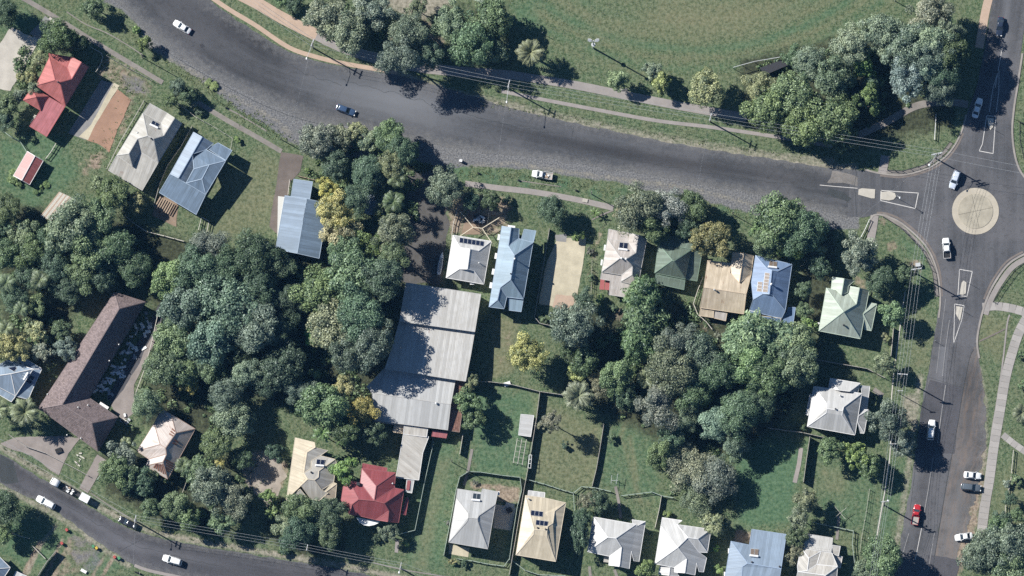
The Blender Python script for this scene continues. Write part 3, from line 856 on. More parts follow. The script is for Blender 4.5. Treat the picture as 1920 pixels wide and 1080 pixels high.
band('concrete_drain', [(1893, 590), (1888, 610), (1880, 680), (1868, 760), (1858, 820), (1850, 900), (1838, 950), (1834, 990)], 0.4, 0.064, M['path'])
band('concrete_drain', [(1836, 640), (1862, 628), (1884, 617)], 0.35, 0.064, M['kerb_dark'], smooth=False)
band('concrete_drain', [(1698, 540), (1684, 640), (1672, 740), (1668, 860), (1652, 960), (1638, 1040)], 0.25, 0.064, M['timber_pale'])
sheet('driveway', [(527, 285), (568, 292), (562, 320), (545, 340), (532, 430), (520, 440), (505, 425), (520, 330)], 0.060, M['drive'], 0.08)
sheet('driveway', [(0, 832), (30, 818), (110, 820), (152, 820), (128, 850), (110, 892), (60, 855)], 0.060, M['fore'], 0.12)
sheet('driveway', [(182, 852), (200, 864), (165, 925), (148, 915)], 0.060, M['fore'], 0.05)
sheet('driveway', [(208, 760), (232, 730), (262, 680), (300, 600), (305, 612), (252, 720), (250, 775), (230, 790)], 0.060, M['fore'], 0.1)
sheet('driveway', [(200, 745), (300, 570), (308, 590), (225, 770)], 0.052, M['asphalt_dark'], 0.1)
sheet('bare_yard', [(450, 852), (498, 848), (536, 872), (530, 905), (505, 945), (480, 930), (458, 900)], 0.02, M['bare'], 0.5, True)
sheet('driveway', [(768, 330), (828, 318), (842, 360), (838, 440), (828, 535), (752, 530), (760, 420)], 0.02, M['yard'], 0.5)  # driveway beside the central grove, its colour darkened to stand for the shade there
sheet('concrete_slab', [(-5, 88), (20, 52), (62, 70), (96, 30), (104, 38), (78, 72), (20, 170), (-5, 165)], 0.070, M['slab'], 0.15)
sheet('concrete_slab', [(55, 62), (85, 30), (95, 38), (72, 75)], 0.078, M['slab_grey'], 0.12)
sheet('concrete_slab', [(190, 150), (214, 157), (172, 232), (160, 262), (128, 250), (150, 215)], 0.066, M['slab_grey'], 0.05)
sheet('concrete_slab', [(214, 155), (224, 160), (178, 235), (165, 262), (148, 256), (170, 234)], 0.074, M['slab_sand'], 0.05)
sheet('concrete_slab', [(220, 168), (246, 187), (205, 283), (190, 272), (162, 262), (176, 232)], 0.072, M['slab_orange'], 0.10)
sheet('concrete_slab', [(1045, 446), (1100, 445), (1092, 495), (1082, 560), (1078, 580), (1038, 575), (1010, 570), (1025, 490)], 0.064, M['slab_sand'], 0.12)
sheet('concrete_slab', [(1040, 440), (1062, 440), (1060, 455), (1042, 452)], 0.070, M['slab_grey'], 0.1)
sheet('concrete_slab', [(1042, 553), (1080, 555), (1077, 582), (1036, 576)], 0.071, M['path_tan'], 0.1)
sheet('concrete_slab', [(928, 945), (968, 952), (958, 995), (925, 990)], 0.066, M['slab'], 0.03)
sheet('concrete_slab', [(842, 1020), (880, 1028), (878, 1045), (842, 1038)], 0.066, M['slab_sand'], 0.03)
sheet('concrete_slab', [(300, 365), (335, 380), (330, 425), (285, 405)], 0.066, M['dirt'], 0.1)
sheet('concrete_slab', [(876, 390), (902, 392), (900, 440), (866, 438)], 0.064, M['dirt'], 0.15)
for pth in ([(885, 842), (878, 880), (870, 910)], [(1154, 912), (1160, 940), (1164, 972)], [(1573, 968), (1571, 990), (1569, 1012)], [(1105, 1062), (1107, 1080)], [(1152, 1068), (1160, 1090)]):
    band('garden_path', pth, 0.75, 0.062, M['path_old'], smooth=False)
band('garden_path', [(745, 1012), (743, 1036)], 0.9, 0.064, M['path'], smooth=False)
band('garden_path', [(1502, 840), (1498, 870), (1490, 905)], 1.1, 0.062, M['path'], smooth=False)
band('garden_path', [(1638, 730), (1655, 742)], 1.3, 0.062, M['path_old'], smooth=False)

# ------------------------------------------------------------------ roundabout and splitter islands
def disc(cx, cy, rpx, z0, z1, name, mat, parent=None, n=64):
    c = P(cx, cy)
    r = rpx / PPM
    pts = [(c.x + r * math.cos(2 * math.pi * k / n), c.y + r * math.sin(2 * math.pi * k / n)) for k in range(n)]
    return MB().prism(pts, z0, z1).build(name, mat, parent)
rb = disc(1829, 396, 44, 0.03, 0.12, 'roundabout_island', M['apron']); rb['kind'] = 'structure'
c = P(1829, 396)
for q in range(4):      # raised middle, cast in four quarters
    pts = []
    g = 0.05
    for k in range(17):
        a = math.radians(12) + q * math.pi / 2 + (k / 16) * math.pi / 2
        pts.append(Vector((c.x + 4.5 * math.cos(a), c.y + 4.5 * math.sin(a), 0)))
    am = math.radians(12) + q * math.pi / 2 + math.pi / 4
    o_ = Vector((math.cos(am), math.sin(am), 0)) * g
    MB().prism([Vector((c.x, c.y, 0)) + o_] + [p + o_ for p in pts], 0.11, 0.20).build('quarter_slab', M['apron_in'], rb)
for name, pg in (('splitter_island', [(1610, 355), (1616, 353), (1641, 355), (1640, 372), (1634, 372), (1609, 365)]), ('splitter_island', [(1652, 360), (1668, 359), (1678, 362), (1680, 368), (1676, 374), (1667, 376), (1652, 374)]),
                 ('splitter_island', [(1803, 530), (1807, 526), (1812, 530), (1811, 550), (1806, 553), (1799, 552)]), ('splitter_island', [(1793, 574), (1805, 576), (1802, 592), (1800, 602), (1795, 594), (1792, 588)]),
                 ('splitter_island', [(1851, 221), (1864, 222), (1862, 238), (1857, 244), (1853, 236)])):
    o = sheet(name, pg, 0.17, M['island'], 0, thick=0.15)
# ------------------------------------------------------------------ buildings
def inset(pts, d):
    n = len(pts)
    area = sum(pts[i].x * pts[(i + 1) % n].y - pts[(i + 1) % n].x * pts[i].y for i in range(n))
    sg = 1 if area > 0 else -1
    out = []
    for i in range(n):
        a, b, c = pts[i - 1], pts[i], pts[(i + 1) % n]
        e1 = Vector((b.x - a.x, b.y - a.y, 0)); e2 = Vector((c.x - b.x, c.y - b.y, 0))
        if e1.length < 1e-4 or e2.length < 1e-4:
            out.append(b.copy()); continue
        e1.normalize(); e2.normalize()
        n1, n2 = Vector((-e1.y, e1.x, 0)) * sg, Vector((-e2.y, e2.x, 0)) * sg
        m = n1 + n2
        k = 1 + n1.dot(n2)
        m = m / max(k, 0.35)
        out.append(b + m * d)
    return out

LIFT = [0.0]   # extra stump height of the house being built
TOPS = []      # roof planes of the house being built
def roof_at(px, py, h):
    """the point where the roof shows at this pixel (h if there is no roof there)"""
    best = None
    z = h
    for _ in range(3):
        p = P(px, py, z)
        hit = None
        for pts, nrm in TOPS:
            ins = False
            for a, b in zip(pts, pts[1:] + pts[:1]):
                if (a.y > p.y) != (b.y > p.y) and p.x < (b.x - a.x) * (p.y - a.y) / (b.y - a.y + 1e-9) + a.x: ins = not ins
            if ins and nrm.z > 0.3:
                q = pts[0].z - ((p.x - pts[0].x) * nrm.x + (p.y - pts[0].y) * nrm.y) / nrm.z
                if hit is None or q > hit: hit = q
        if hit is None: return P(px, py, h)
        z = hit
    return P(px, py, z)
def roof_wing(root, base, z, V, F, mat, trim, wall_mat, wall=True, over=0.5, thick=0.10, floor_z=0.0, cap=True, windows=True, roof_name='roof'):
    """one roof: every plane is a slab of its own; ridge caps and gutters are the roof's trim; walls stand under the eaves"""
    x0, y0, s = z
    keys = list(V)
    lo_ = min(v[2] for v in V.values())
    k_ = 1.38 if len(F) > 1 and wall_mat is not M['block'] else 1.0      # roof pitch
    V = {k: (v[0], v[1], lo_ + (v[2] - lo_) * k_ + LIFT[0]) for k, v in V.items()}
    pos = {k: P(x0 + V[k][0] / s, y0 + V[k][1] / s, V[k][2]) for k in keys}
    faces = [list(f) for f in F]
    # settle the heights so that every plane is flat
    h = {k: V[k][2] for k in keys}
    use = {k: 0 for k in keys}
    for f in faces:
        for k in f: use[k] += 1
    for _ in range(120):
        acc = {k: [] for k in keys}
        for f in faces:
            if len(f) < 4: 
                for k in f: acc[k].append(h[k])
                continue
            A = np.array([[pos[k].x, pos[k].y, 1] for k in f]); b = np.array([h[k] for k in f])
            sol = np.linalg.lstsq(A, b, rcond=None)[0]
            for k, q in zip(f, A @ sol): acc[k].append(q)
        for k in keys:
            if acc[k]: h[k] = 0.97 * float(np.mean(acc[k])) + 0.03 * V[k][2]
    for k in keys: pos[k] = P(x0 + V[k][0] / s, y0 + V[k][1] / s, h[k])
    trim_mb = MB()
    edges = {}
    planes = []
    for fi, f in enumerate(faces):
        pts = [pos[k].copy() for k in f]
        nrm = Vector((0, 0, 0))
        for i in range(len(pts)):
            a, b = pts[i], pts[(i + 1) % len(pts)]
            nrm += Vector(((a.y - b.y) * (a.z + b.z), (a.z - b.z) * (a.x + b.x), (a.x - b.x) * (a.y + b.y)))
        if nrm.z < 0:
            pts.reverse(); f = f[::-1]; nrm = -nrm
        nrm.normalize()
        TOPS.append((pts, nrm))
        for a, b in zip(f, f[1:] + f[:1]):
            edges.setdefault(frozenset((a, b)), []).append((fi, nrm))
        down = Vector((nrm.x, nrm.y, 0))
        if down.length < 0.03: down = (pts[1] - pts[0]); down.z = 0; down = Vector((-down.y, down.x, 0))
        down.normalize()
        ud = Vector((-down.y, down.x, 0))
        n = len(pts)
        vs = pts + [p - Vector((0, 0, thick)) for p in pts]
        fs = []
        for t in tessellate_polygon([[Vector((p.x, p.y, 0)) for p in pts]]):
            a, b, c_ = (pts[i] for i in t)
            t = tuple(t) if (b - a).cross(c_ - a).z > 0 else tuple(t[::-1])
            fs.append(t); fs.append(tuple(i + n for i in t[::-1]))
        for i in range(n):
            j = (i + 1) % n
            fs.append((i, i + n, j + n, j))
        uv = [(p.dot(ud), p.dot(down)) for p in vs]
        planes.append(mesh('roof_plane', [p - base for p in vs], fs, mat, uvs=uv))
    bound = []
    for e, fl in edges.items():
        a, b = tuple(e)
        if len(fl) == 1:
            bound.append((a, b))
            lo = pos[a] + Vector((0, 0, -0.03)), pos[b] + Vector((0, 0, -0.03))
            trim_mb.bar(lo[0], lo[1], 0.13, 0.14)
        elif cap and fl[0][1].dot(fl[1][1]) < 0.995:
            up = Vector((0, 0, 0.035))
            trim_mb.bar(pos[a] + up, pos[b] + up, 0.20, 0.05)
    roof = trim_mb.build(roof_name, trim, root, base)
    for me in planes: link('roof_plane', me, roof)
    # outline
    nxt = {}
    for a, b in bound: nxt.setdefault(a, []).append(b); nxt.setdefault(b, []).append(a)
    if wall and bound:
        start = bound[0][0]
        loop, prev, cur = [start], None, start
        while True:
            c_ = [q for q in nxt[cur] if q != prev]
            if not c_: break
            prev, cur = cur, c_[0]
            if cur == start or len(loop) > 60: break
            loop.append(cur)
        pts = inset([pos[k] for k in loop], over)
        n = len(pts)
        vs, fs = [], []
        for p in pts:
            vs.append(Vector((p.x, p.y, floor_z))); vs.append(Vector((p.x, p.y, p.z - thick + 0.03)))
        for i in range(n):
            j = (i + 1) % n
            fs.append((2 * i, 2 * j, 2 * j + 1, 2 * i + 1))
        link('wall', mesh('wall', [p - base for p in vs], fs, wall_mat), root)
        if windows:
            cnt = 0
            for i in range(n):
                a, b = pts[i], pts[(i + 1) % n]
                L = math.hypot(b.x - a.x, b.y - a.y)
                if L < 3.2 or cnt >= 6: continue
                top = min(a.z, b.z)
                zc = max(1.3, top - 1.55)
                rz = math.atan2(b.y - a.y, b.x - a.x)
                for t in ((0.5,) if L < 6 else (0.27, 0.73)):
                    m = a.lerp(b, t); m.z = zc
                    w = MB().box(m - base, (1.3, 0.10, 1.25), rz).build('window', M['white'], root)
                    MB().box(m - base, (1.08, 0.14, 1.03), rz).build('pane', M['glass'], w)
                    cnt += 1
    return roof, pos

def on_plane(z, pts, h):
    return [P(z[0] + p[0] / z[2], z[1] + p[1] / z[2], h) for p in pts]
def bil(q, u, v):
    return q[0].lerp(q[1], u).lerp(q[3].lerp(q[2], u), v)
def panels(root, base, z, quad, hs, nx, ny, name='solar_panel', mat='solar', frame='galv', gap=0.04, thick=0.07):
    """grid of panels over a quad (corner pixels a,b,c,d with heights)"""
    q = [roof_at(z[0] + p[0] / z[2], z[1] + p[1] / z[2], h) + Vector((0, 0, 0.04)) for p, h in zip(quad, hs)]
    for i in range(nx):
        for j in range(ny):
            c4 = [bil(q, (i + a) / nx, (j + b) / ny) for a, b in ((gap, gap), (1 - gap, gap), (1 - gap, 1 - gap), (gap, 1 - gap))]
            c5 = [bil(q, (i + a) / nx, (j + b) / ny) for a, b in ((gap * 2, gap * 2), (1 - gap * 2, gap * 2), (1 - gap * 2, 1 - gap * 2), (gap * 2, 1 - gap * 2))]
            up = Vector((0, 0, thick)); u2 = Vector((0, 0, thick + 0.012))
            fr = MB().add(c4 + [p + up for p in c4], [(3, 2, 1, 0), (4, 5, 6, 7), (0, 1, 5, 4), (1, 2, 6, 5), (2, 3, 7, 6), (3, 0, 4, 7)]).build(name, M[frame], root, base)
            MB().add([p + u2 for p in c5] + [p + up * 0.5 for p in c5], [(3, 2, 1, 0)[::-1] if False else (0, 1, 2, 3), (4, 7, 6, 5), (0, 4, 5, 1), (1, 5, 6, 2), (2, 6, 7, 3), (3, 7, 4, 0)]).build('cells', M[mat], fr, base)
def water_heater(root, base, z, quad, hs, mat='solar'):
    """two collector plates with a storage tank along their foot (quad: a,b top edge, c,d foot)"""
    q = [roof_at(z[0] + p[0] / z[2], z[1] + p[1] / z[2], h) + Vector((0, 0, 0.03)) for p, h in zip(quad, hs)]
    wh = MB()
    for i in range(2):
        c4 = [bil(q, (i + a) / 2, b) for a, b in ((0.04, 0), (0.96, 0), (0.96, 0.9), (0.04, 0.9))]
        wh.add(c4 + [p + Vector((0, 0, 0.12)) for p in c4], [(3, 2, 1, 0), (4, 5, 6, 7), (0, 1, 5, 4), (1, 2, 6, 5), (2, 3, 7, 6), (3, 0, 4, 7)])
    o = wh.build('solar_water_heater', M['galv'], root, base)
    for i in range(2):
        c4 = [bil(q, (i + a) / 2, b) + Vector((0, 0, 0.14)) for a, b in ((0.09, 0.04), (0.91, 0.04), (0.91, 0.88), (0.09, 0.88))]
        MB().add(c4 + [p - Vector((0, 0, 0.05)) for p in c4], [(0, 1, 2, 3), (7, 6, 5, 4), (0, 4, 5, 1), (1, 5, 6, 2), (2, 6, 7, 3), (3, 7, 4, 0)]).build('collector_plate', M[mat], o, base)
    a, b = bil(q, 0.0, 1.08) + Vector((0, 0, 0.32)), bil(q, 1.0, 1.08) + Vector((0, 0, 0.32))
    e = (b - a).normalized() * 0.12
    MB().tube([a - e, a, b, b + e], [0.2, 0.29, 0.29, 0.2], 12).build('storage_tank', M['tank'], o, base, smooth=False)
def vent(root, base, z, p, h, r=0.16, hh=0.45, mat='galv', name='roof_vent'):
    c_ = roof_at(z[0] + p[0] / z[2], z[1] + p[1] / z[2], h) - base
    MB().lathe([(r * 0.7, -0.3), (r * 0.7, hh * 0.5), (r * 1.3, hh * 0.55), (r * 1.3, hh * 0.8), (r * 0.4, hh)], c_, 10).build(name, M[mat], root)
def chimney(root, base, z, p, h, mat='brick', w=0.7, hh=1.0):
    c_ = roof_at(z[0] + p[0] / z[2], z[1] + p[1] / z[2], h) - base
    o = MB().box(c_ + Vector((0, 0, hh / 2 - 0.5)), (w, w, hh + 1)).build('chimney', M[mat], root)
    MB().box(c_ + Vector((0, 0, hh + 0.04)), (w + 0.14, w + 0.14, 0.1)).build('chimney_cap', M['dark_metal'], o)
def hoods(root, base, z, spots, h, size=(0.7, 1.3), rz=0.0):
    for p in spots:
        c_ = P(z[0] + p[0] / z[2], z[1] + p[1] / z[2], h + LIFT[0]) - base
        MB().box(c_, (size[0], size[1], 0.06), rz).box(c_ + Vector((0, 0, -0.2)), (0.06, size[1], 0.34), rz).build('window_hood', M['white'], root)

def house(name, label, cat, anchor, group='houses on their blocks', lift=0.0):
    TOPS.clear(); LIFT[0] = lift
    root = empty(name, P(*anchor))
    tag(root, label, cat, group)
    return root, root.location.copy()

RF = {k: mat_roof('roof_' + k, c, **kw) for k, c, kw in (
    ('red', (0.42, 0.145, 0.135), dict(stain=0.30, edge=0.10)), ('rose', (0.42, 0.155, 0.165), dict(stain=0.35, edge=0.08)), ('crimson', (0.27, 0.072, 0.078), dict(stain=0.2, edge=0.10)),
    ('grey', (0.44, 0.425, 0.39), dict(stain=0.32, rust=0.03)), ('pewter', (0.45, 0.45, 0.44), dict(stain=0.15)), ('blue', (0.150, 0.205, 0.275), dict(stain=0.25)), ('sky', (0.25, 0.315, 0.395), dict(stain=0.2)), ('mist', (0.235, 0.315, 0.38), dict(stain=0.15)),
    ('azure', (0.175, 0.25, 0.385), dict(stain=0.2)), ('white', (0.50, 0.495, 0.48), dict(stain=0.15)), ('ivory', (0.50, 0.475, 0.43), dict(stain=0.25, rust=0.04)), ('cream', (0.55, 0.48, 0.36), dict(stain=0.25)),
    ('sand', (0.58, 0.49, 0.37), dict(stain=0.35, rust=0.06)), ('rusty', (0.54, 0.475, 0.435), dict(stain=0.35, rust=0.12)), ('beige', (0.50, 0.46, 0.43), dict(stain=0.35, rust=0.06)), ('green', (0.172, 0.222, 0.178), dict(stain=0.35)), ('mint', (0.385, 0.435, 0.37), dict(stain=0.30)),
    ('zinc', (0.51, 0.50, 0.475), dict(stain=0.28, edge=0.3, rust=0.02)), ('rust', (0.24, 0.11, 0.07), dict(stain=0.4)))}
RF['tile'] = mat_tile('roof_tile_brown', (0.175, 0.138, 0.132))
RF['terra'] = mat_tile('roof_tile_terracotta', (0.24, 0.13, 0.10), 0.5)
TR = {k: mat_plain('trim_' + k, c, 0.6, var=0.1) for k, c in (('red', (0.33, 0.10, 0.095)), ('crimson', (0.26, 0.085, 0.088)), ('grey', (0.40, 0.39, 0.37)), ('blue', (0.30, 0.37, 0.45)), ('white', (0.64, 0.63, 0.61)), ('cream', (0.55, 0.48, 0.37)),
                                                             ('sand', (0.5, 0.40, 0.29)), ('rust', (0.30, 0.22, 0.18)), ('green', (0.17, 0.24, 0.18)), ('mint', (0.42, 0.49, 0.40)), ('tile', (0.17, 0.135, 0.13)), ('azure', (0.27, 0.34, 0.44)))}

# --- red hipped house, top left
Z = (20, 90, 6); E = 4.3
r, b = house('weatherboard_house', 'red metal roofed house with small red side turret roof, shaded by a dark tree', 'house', (105, 180), lift=0.7)
_, q = roof_wing(r, b, Z, dict(NW=(435, 105, E), SW=(285, 420, E), SE=(618, 655, E), NE=(878, 215, E), GT=(795, 160, 5.7), GI=(685, 350, 5.8), V=(637, 217, 4.5), VN=(685, 100, E), R1=(500, 360, 6.9), R2=(555, 385, 6.9)),
    [('NW', 'SW', 'R1'), ('SW', 'SE', 'R2', 'R1'), ('SE', 'NE', 'GT', 'GI', 'R2'), ('NW', 'R1', 'R2', 'GI', 'V'), ('V', 'GI', 'GT', 'VN')], RF['red'], TR['red'], M['weather'])
roof_wing(r, b, Z, dict(a=(428, 62, 3.6), b=(684, 103, 3.6), c=(637, 215, 4.25), d=(437, 108, 4.25)), [('a', 'b', 'c', 'd')], RF['red'], TR['red'], M['weather'], wall=False)
roof_wing(r, b, Z, dict(a=(140, 585, 3.9), b=(235, 455, 3.9), c=(430, 545, 3.9), d=(340, 705, 3.9), t=(285, 550, 5.4)), [('a', 'b', 't'), ('b', 'c', 't'), ('c', 'd', 't'), ('d', 'a', 't')], RF['red'], TR['red'], M['weather'], windows=False, over=0.3)
roof_wing(r, b, Z, dict(a=(435, 555, 4.15), b=(612, 657, 4.15), c=(405, 997, 3.2), d=(212, 880, 3.2)), [('a', 'b', 'c', 'd')], RF['rose'], TR['red'], M['weather'])
vent(r, b, Z, (535, 385), 6.9, 0.2, 0.6, 'dark_metal')
st = MB()
for k in range(6):
    st.bar(P(57 + k * 1.4, 229 - k * 2.6, 0.5 + 0.42 * k), P(63 + k * 1.4, 231 - k * 2.6, 0.5 + 0.42 * k), 0.26, 0.05)
st.build('stair', M['timber_pale'], r, b)

# --- grey gabled house
Z = (190, 180, 4.5)
r, b = house('weatherboard_house', 'pale grey metal roofed house with one solar water heater and a dark rear dormer', 'house', (268, 275), lift=0.4)
roof_wing(r, b, Z, dict(a=(350, 145, E), w=(130, 500, E), R1=(390, 335, 6.7), R2=(440, 360, 6.7), G1=(305, 360, 5.9), G2=(232, 485, 5.9), n=(505, 225, E), GI=(525, 335, 6.1), vn=(555, 145, E), GT=(618, 185, 5.6), e=(680, 230, E), se=(480, 562, E), d1=(330, 470, 4.6), d2=(262, 595, 4.5)),
    [('a', 'R1', 'G1', 'G2', 'w'), ('a', 'n', 'GI', 'R2', 'R1'), ('n', 'vn', 'GT', 'GI'), ('GT', 'e', 'se', 'R2', 'GI'), ('R1', 'R2', 'se', 'd1', 'G1'), ('G1', 'd1', 'd2', 'G2'), ('w', 'G2', 'd2')], RF['grey'], TR['grey'], M['weather'])
roof_wing(r, b, Z, dict(a=(410, 62, 3.5), b=(557, 145, 3.5), c=(505, 227, 4.2), d=(350, 147, 4.2)), [('a', 'b', 'c', 'd')], RF['grey'], TR['grey'], M['weather'], wall=False)
roof_wing(r, b, Z, dict(a=(128, 502, 4.15), b=(478, 567, 4.15), c=(345, 797, 3.1), d=(58, 627, 3.1), m=(262, 592, 4.2), n=(328, 474, 4.4)), [('a', 'm', 'n', 'b', 'c', 'd')], RF['grey'], TR['grey'], M['weather'])
water_heater(r, b, Z, [(432, 203), (492, 235), (478, 268), (415, 238)], [5.6, 5.6, 5.95, 5.95])
vent(r, b, Z, (305, 310), 5.2); vent(r, b, Z, (420, 360), 6.7, 0.2, 0.5, 'dark_metal')

# --- blue house beside it
r, b = house('weatherboard_house', 'blue metal roofed house with a folded valley roof beside the open lawn', 'house', (368, 325), lift=0.8)
roof_wing(r, b, Z, dict(a=(777, 305, 4.3), b=(850, 345, 5.2), c=(650, 692, 5.2), d=(580, 657, 4.3), e=(945, 400, 3.9), f=(885, 452, 3.8), g=(770, 490, 3.7), h=(778, 614, 3.7), i=(716, 732, 3.8)),
    [('a', 'b', 'c', 'd'), ('b', 'e', 'f', 'g', 'h', 'i', 'c')], RF['sky'], TR['blue'], M['weather'])
roof_wing(r, b, Z, dict(g=(770, 490, 4.3), f=(885, 452, 4.3), ne=(1050, 545, 4.3), R1=(910, 580, 5.9), h=(782, 615, 4.9), i=(716, 734, 4.3), R2=(848, 700, 5.9), s=(880, 832, 4.3)),
    [('g', 'f', 'ne', 'R1', 'h'), ('h', 'R1', 'R2', 'i'), ('R1', 'ne', 's', 'R2'), ('R2', 's', 'i')], RF['blue'], TR['blue'], M['weather'], wall=False)
roof_wing(r, b, Z, dict(a=(895, 442, 3.6), b=(985, 395, 3.4), c=(1102, 460, 3.4), d=(1050, 543, 4.1)), [('a', 'b', 'c', 'd')], RF['blue'], TR['blue'], M['weather'], wall=False)
roof_wing(r, b, Z, dict(a=(580, 657, 4.2), b=(880, 832, 4.2), c=(800, 1000, 3.4), d=(488, 815, 3.4)), [('a', 'b', 'c', 'd')], RF['blue'], TR['blue'], M['weather'])
dk = MB()
for k in range(7):
    dk.bar(P(190 + (500 + 18 * k) / 4.5, 180 + (850 + 9 * k) / 4.5, 1.2), P(190 + (450 + 18 * k) / 4.5, 180 + (940 + 9 * k) / 4.5, 1.2), 0.32, 0.06)
dk.build('deck', M['deck'], r, b)

# --- long blue house by the driveway
Z = (510, 320, 6)
r, b = house('weatherboard_house', 'long blue metal roofed house beside the brown driveway, under the golden tree', 'house', (562, 410))
roof_wing(r, b, Z, dict(a=(145, 280, 3.0), r1=(390, 315, 3.9), r2=(283, 930, 3.9), w=(40, 885, 3.0)), [('a', 'r1', 'r2', 'w')], RF['sky'], TR['blue'], M['weather'], wall=False)
roof_wing(r, b, Z, dict(r1=(392, 316, 3.9), e1=(637, 370, 2.9), e2=(530, 987, 2.9), r2=(285, 931, 3.9)), [('r1', 'e1', 'e2', 'r2')], RF['blue'], TR['blue'], M['weather'])
roof_wing(r, b, Z, dict(a=(245, 95, 3.2), b=(457, 125, 3.75), c=(425, 318, 3.75), d=(213, 290, 3.2)), [('a', 'b', 'c', 'd')], RF['sky'], TR['blue'], M['weather'])
MB().prism([p - b for p in on_plane(Z, [(70, 300), (360, 335), (270, 900), (60, 870)], 0)], 0, 2.9).build('wall', M['weather'], r)

# --- white house with the row of solar panels
Z = (820, 410, 5.685)
r, b = house('weatherboard_house', 'white hipped house with one row of six solar panels', 'house', (880, 490))
roof_wing(r, b, Z, dict(nw=(165, 175, 3.7), ne=(575, 240, 3.7), se=(495, 700, 3.7), sw=(92, 630, 3.7), a=(245, 310, 4.9), c=(435, 345, 4.9), r1=(347, 326, 5.8), r2=(320, 536, 5.8), d=(235, 535, 4.9), e=(390, 555, 4.9)),
    [('nw', 'ne', 'c', 'a'), ('a', 'c', 'r1'), ('nw', 'a', 'r1', 'r2', 'd', 'sw'), ('r1', 'c', 'ne', 'se', 'e', 'r2'), ('d', 'r2', 'e'), ('sw', 'd', 'e', 'se')], RF['white'], TR['white'], M['weather'])
panels(r, b, Z, [(238, 197), (500, 240), (495, 298), (232, 258)], [3.98, 3.98, 4.55, 4.55], 6, 1)
vent(r, b, Z, (445, 472), 4.9); hoods(r, b, Z, [(370, 692)], 3.0, (1.1, 0.5))

# --- long blue house with window hoods
r, b = house('weatherboard_house', 'long pale blue house with white window hoods down its west side', 'house', (962, 505), lift=1.3)
roof_wing(r, b, Z, dict(nw=(688, 80, E), gt=(785, 95, 5.1), gi=(757, 290, 5.4), g2=(872, 108, E), g3=(868, 212, E), R1=(820, 390, 6.4), ne=(1020, 255, E), se=(918, 857, E), R2=(780, 650, 6.4), v=(740, 835, E), s1=(670, 732, 5.5), s2=(640, 866, 5.3), s3=(712, 962, E), sw=(550, 940, E)),
    [('nw', 'gt', 'gi', 'R1', 'R2', 's1', 's2', 'sw'), ('gt', 'g2', 'g3', 'gi'), ('gi', 'g3', 'ne', 'R1'), ('R1', 'ne', 'se', 'R2'), ('s1', 'R2', 'se', 'v'), ('s1', 'v', 's3', 's2'), ('s2', 's3', 'sw')], RF['mist'], TR['blue'], M['weather'])
roof_wing(r, b, Z, dict(a=(925, 112, 3.5), b=(1052, 130, 3.5), c=(1024, 252, 4.15), d=(893, 226, 4.15)), [('a', 'b', 'c', 'd')], RF['mist'], TR['blue'], M['weather'], wall=False)
roof_wing(r, b, Z, dict(a=(750, 842, 3.9), b=(916, 862, 3.9), c=(893, 992, 3.3), d=(765, 976, 3.3)), [('a', 'b', 'c', 'd')], RF['mist'], TR['blue'], M['weather'])
hoods(r, b, Z, [(658, 198), (627, 398), (597, 565), (572, 710)], 3.3, (0.75, 1.5), math.radians(-10)); hoods(r, b, Z, [(790, 82)], 3.4, (1.9, 0.5), math.radians(-8))
vent(r, b, Z, (825, 430), 6.1, 0.2, 1.0, 'white'); vent(r, b, Z, (782, 588), 6.3, 0.16, 0.5, 'dark_metal'); vent(r, b, Z, (985, 245), 4.6)

# --- beige house
Z = (1110, 420, 7.2); E = 3.6
r, b = house('weatherboard_house', 'beige roofed house with a dark solar water heater and a red rear deck', 'house', (1168, 492))
roof_wing(r, b, Z, dict(nw=(210, 205, E), R1=(385, 455, 6.0), R2=(470, 465, 6.0), sw=(130, 645, E), n=(490, 240, E), vn=(510, 125, E), gt=(628, 150, 4.9), gi=(590, 390, 5.2), e=(745, 175, E), g1=(545, 575, 5.0), g2=(540, 685, 4.8), s1=(400, 690, E), s2=(390, 775, E), se=(620, 830, E)),
    [('nw', 'R1', 'sw'), ('nw', 'n', 'gi', 'R2', 'R1'), ('n', 'vn', 'gt', 'gi'), ('gt', 'e', 'se', 'g2', 'g1', 'R2', 'gi'), ('sw', 'R1', 'R2', 'g1', 's1'), ('g1', 'g2', 's2', 's1'), ('g2', 'se', 's2')], RF['beige'], TR['grey'], M['weather'])
roof_wing(r, b, Z, dict(a=(225, 68, 2.9), b=(512, 125, 2.9), c=(490, 242, 3.45), d=(208, 207, 3.45)), [('a', 'b', 'c', 'd')], RF['beige'], TR['grey'], M['weather'], wall=False)
roof_wing(r, b, Z, dict(a=(128, 655, 3.3), b=(400, 695, 3.3), c=(388, 785, 3.15), d=(612, 845, 3.15), e=(590, 1010, 2.6), f=(230, 955, 2.6), g=(245, 765, 3.1), h=(112, 742, 3.1)), [('a', 'b', 'c', 'd', 'e', 'f', 'g', 'h')], RF['beige'], TR['grey'], M['weather'])
for k in range(2):
    MB().prism([p - b for p in on_plane(Z, [(115 + 68 * k, 745 + 11 * k), (175 + 68 * k, 755 + 11 * k), (163 + 68 * k, 888 + 5 * k), (100 + 68 * k, 882 + 5 * k)], 2.0)], 1.85, 2.0).build('deck_panel', TR['red'], r)
water_heater(r, b, Z, [(370, 245), (490, 255), (478, 345), (360, 330)], [3.85, 3.85, 4.75, 4.75])
hoods(r, b, Z, [(172, 318), (130, 518)], 2.7, (0.45, 1.5), math.radians(-8)); vent(r, b, Z, (398, 463), 6.0, 0.22, 0.6, 'white'); vent(r, b, Z, (458, 472), 6.0, 0.22, 0.6, 'white')

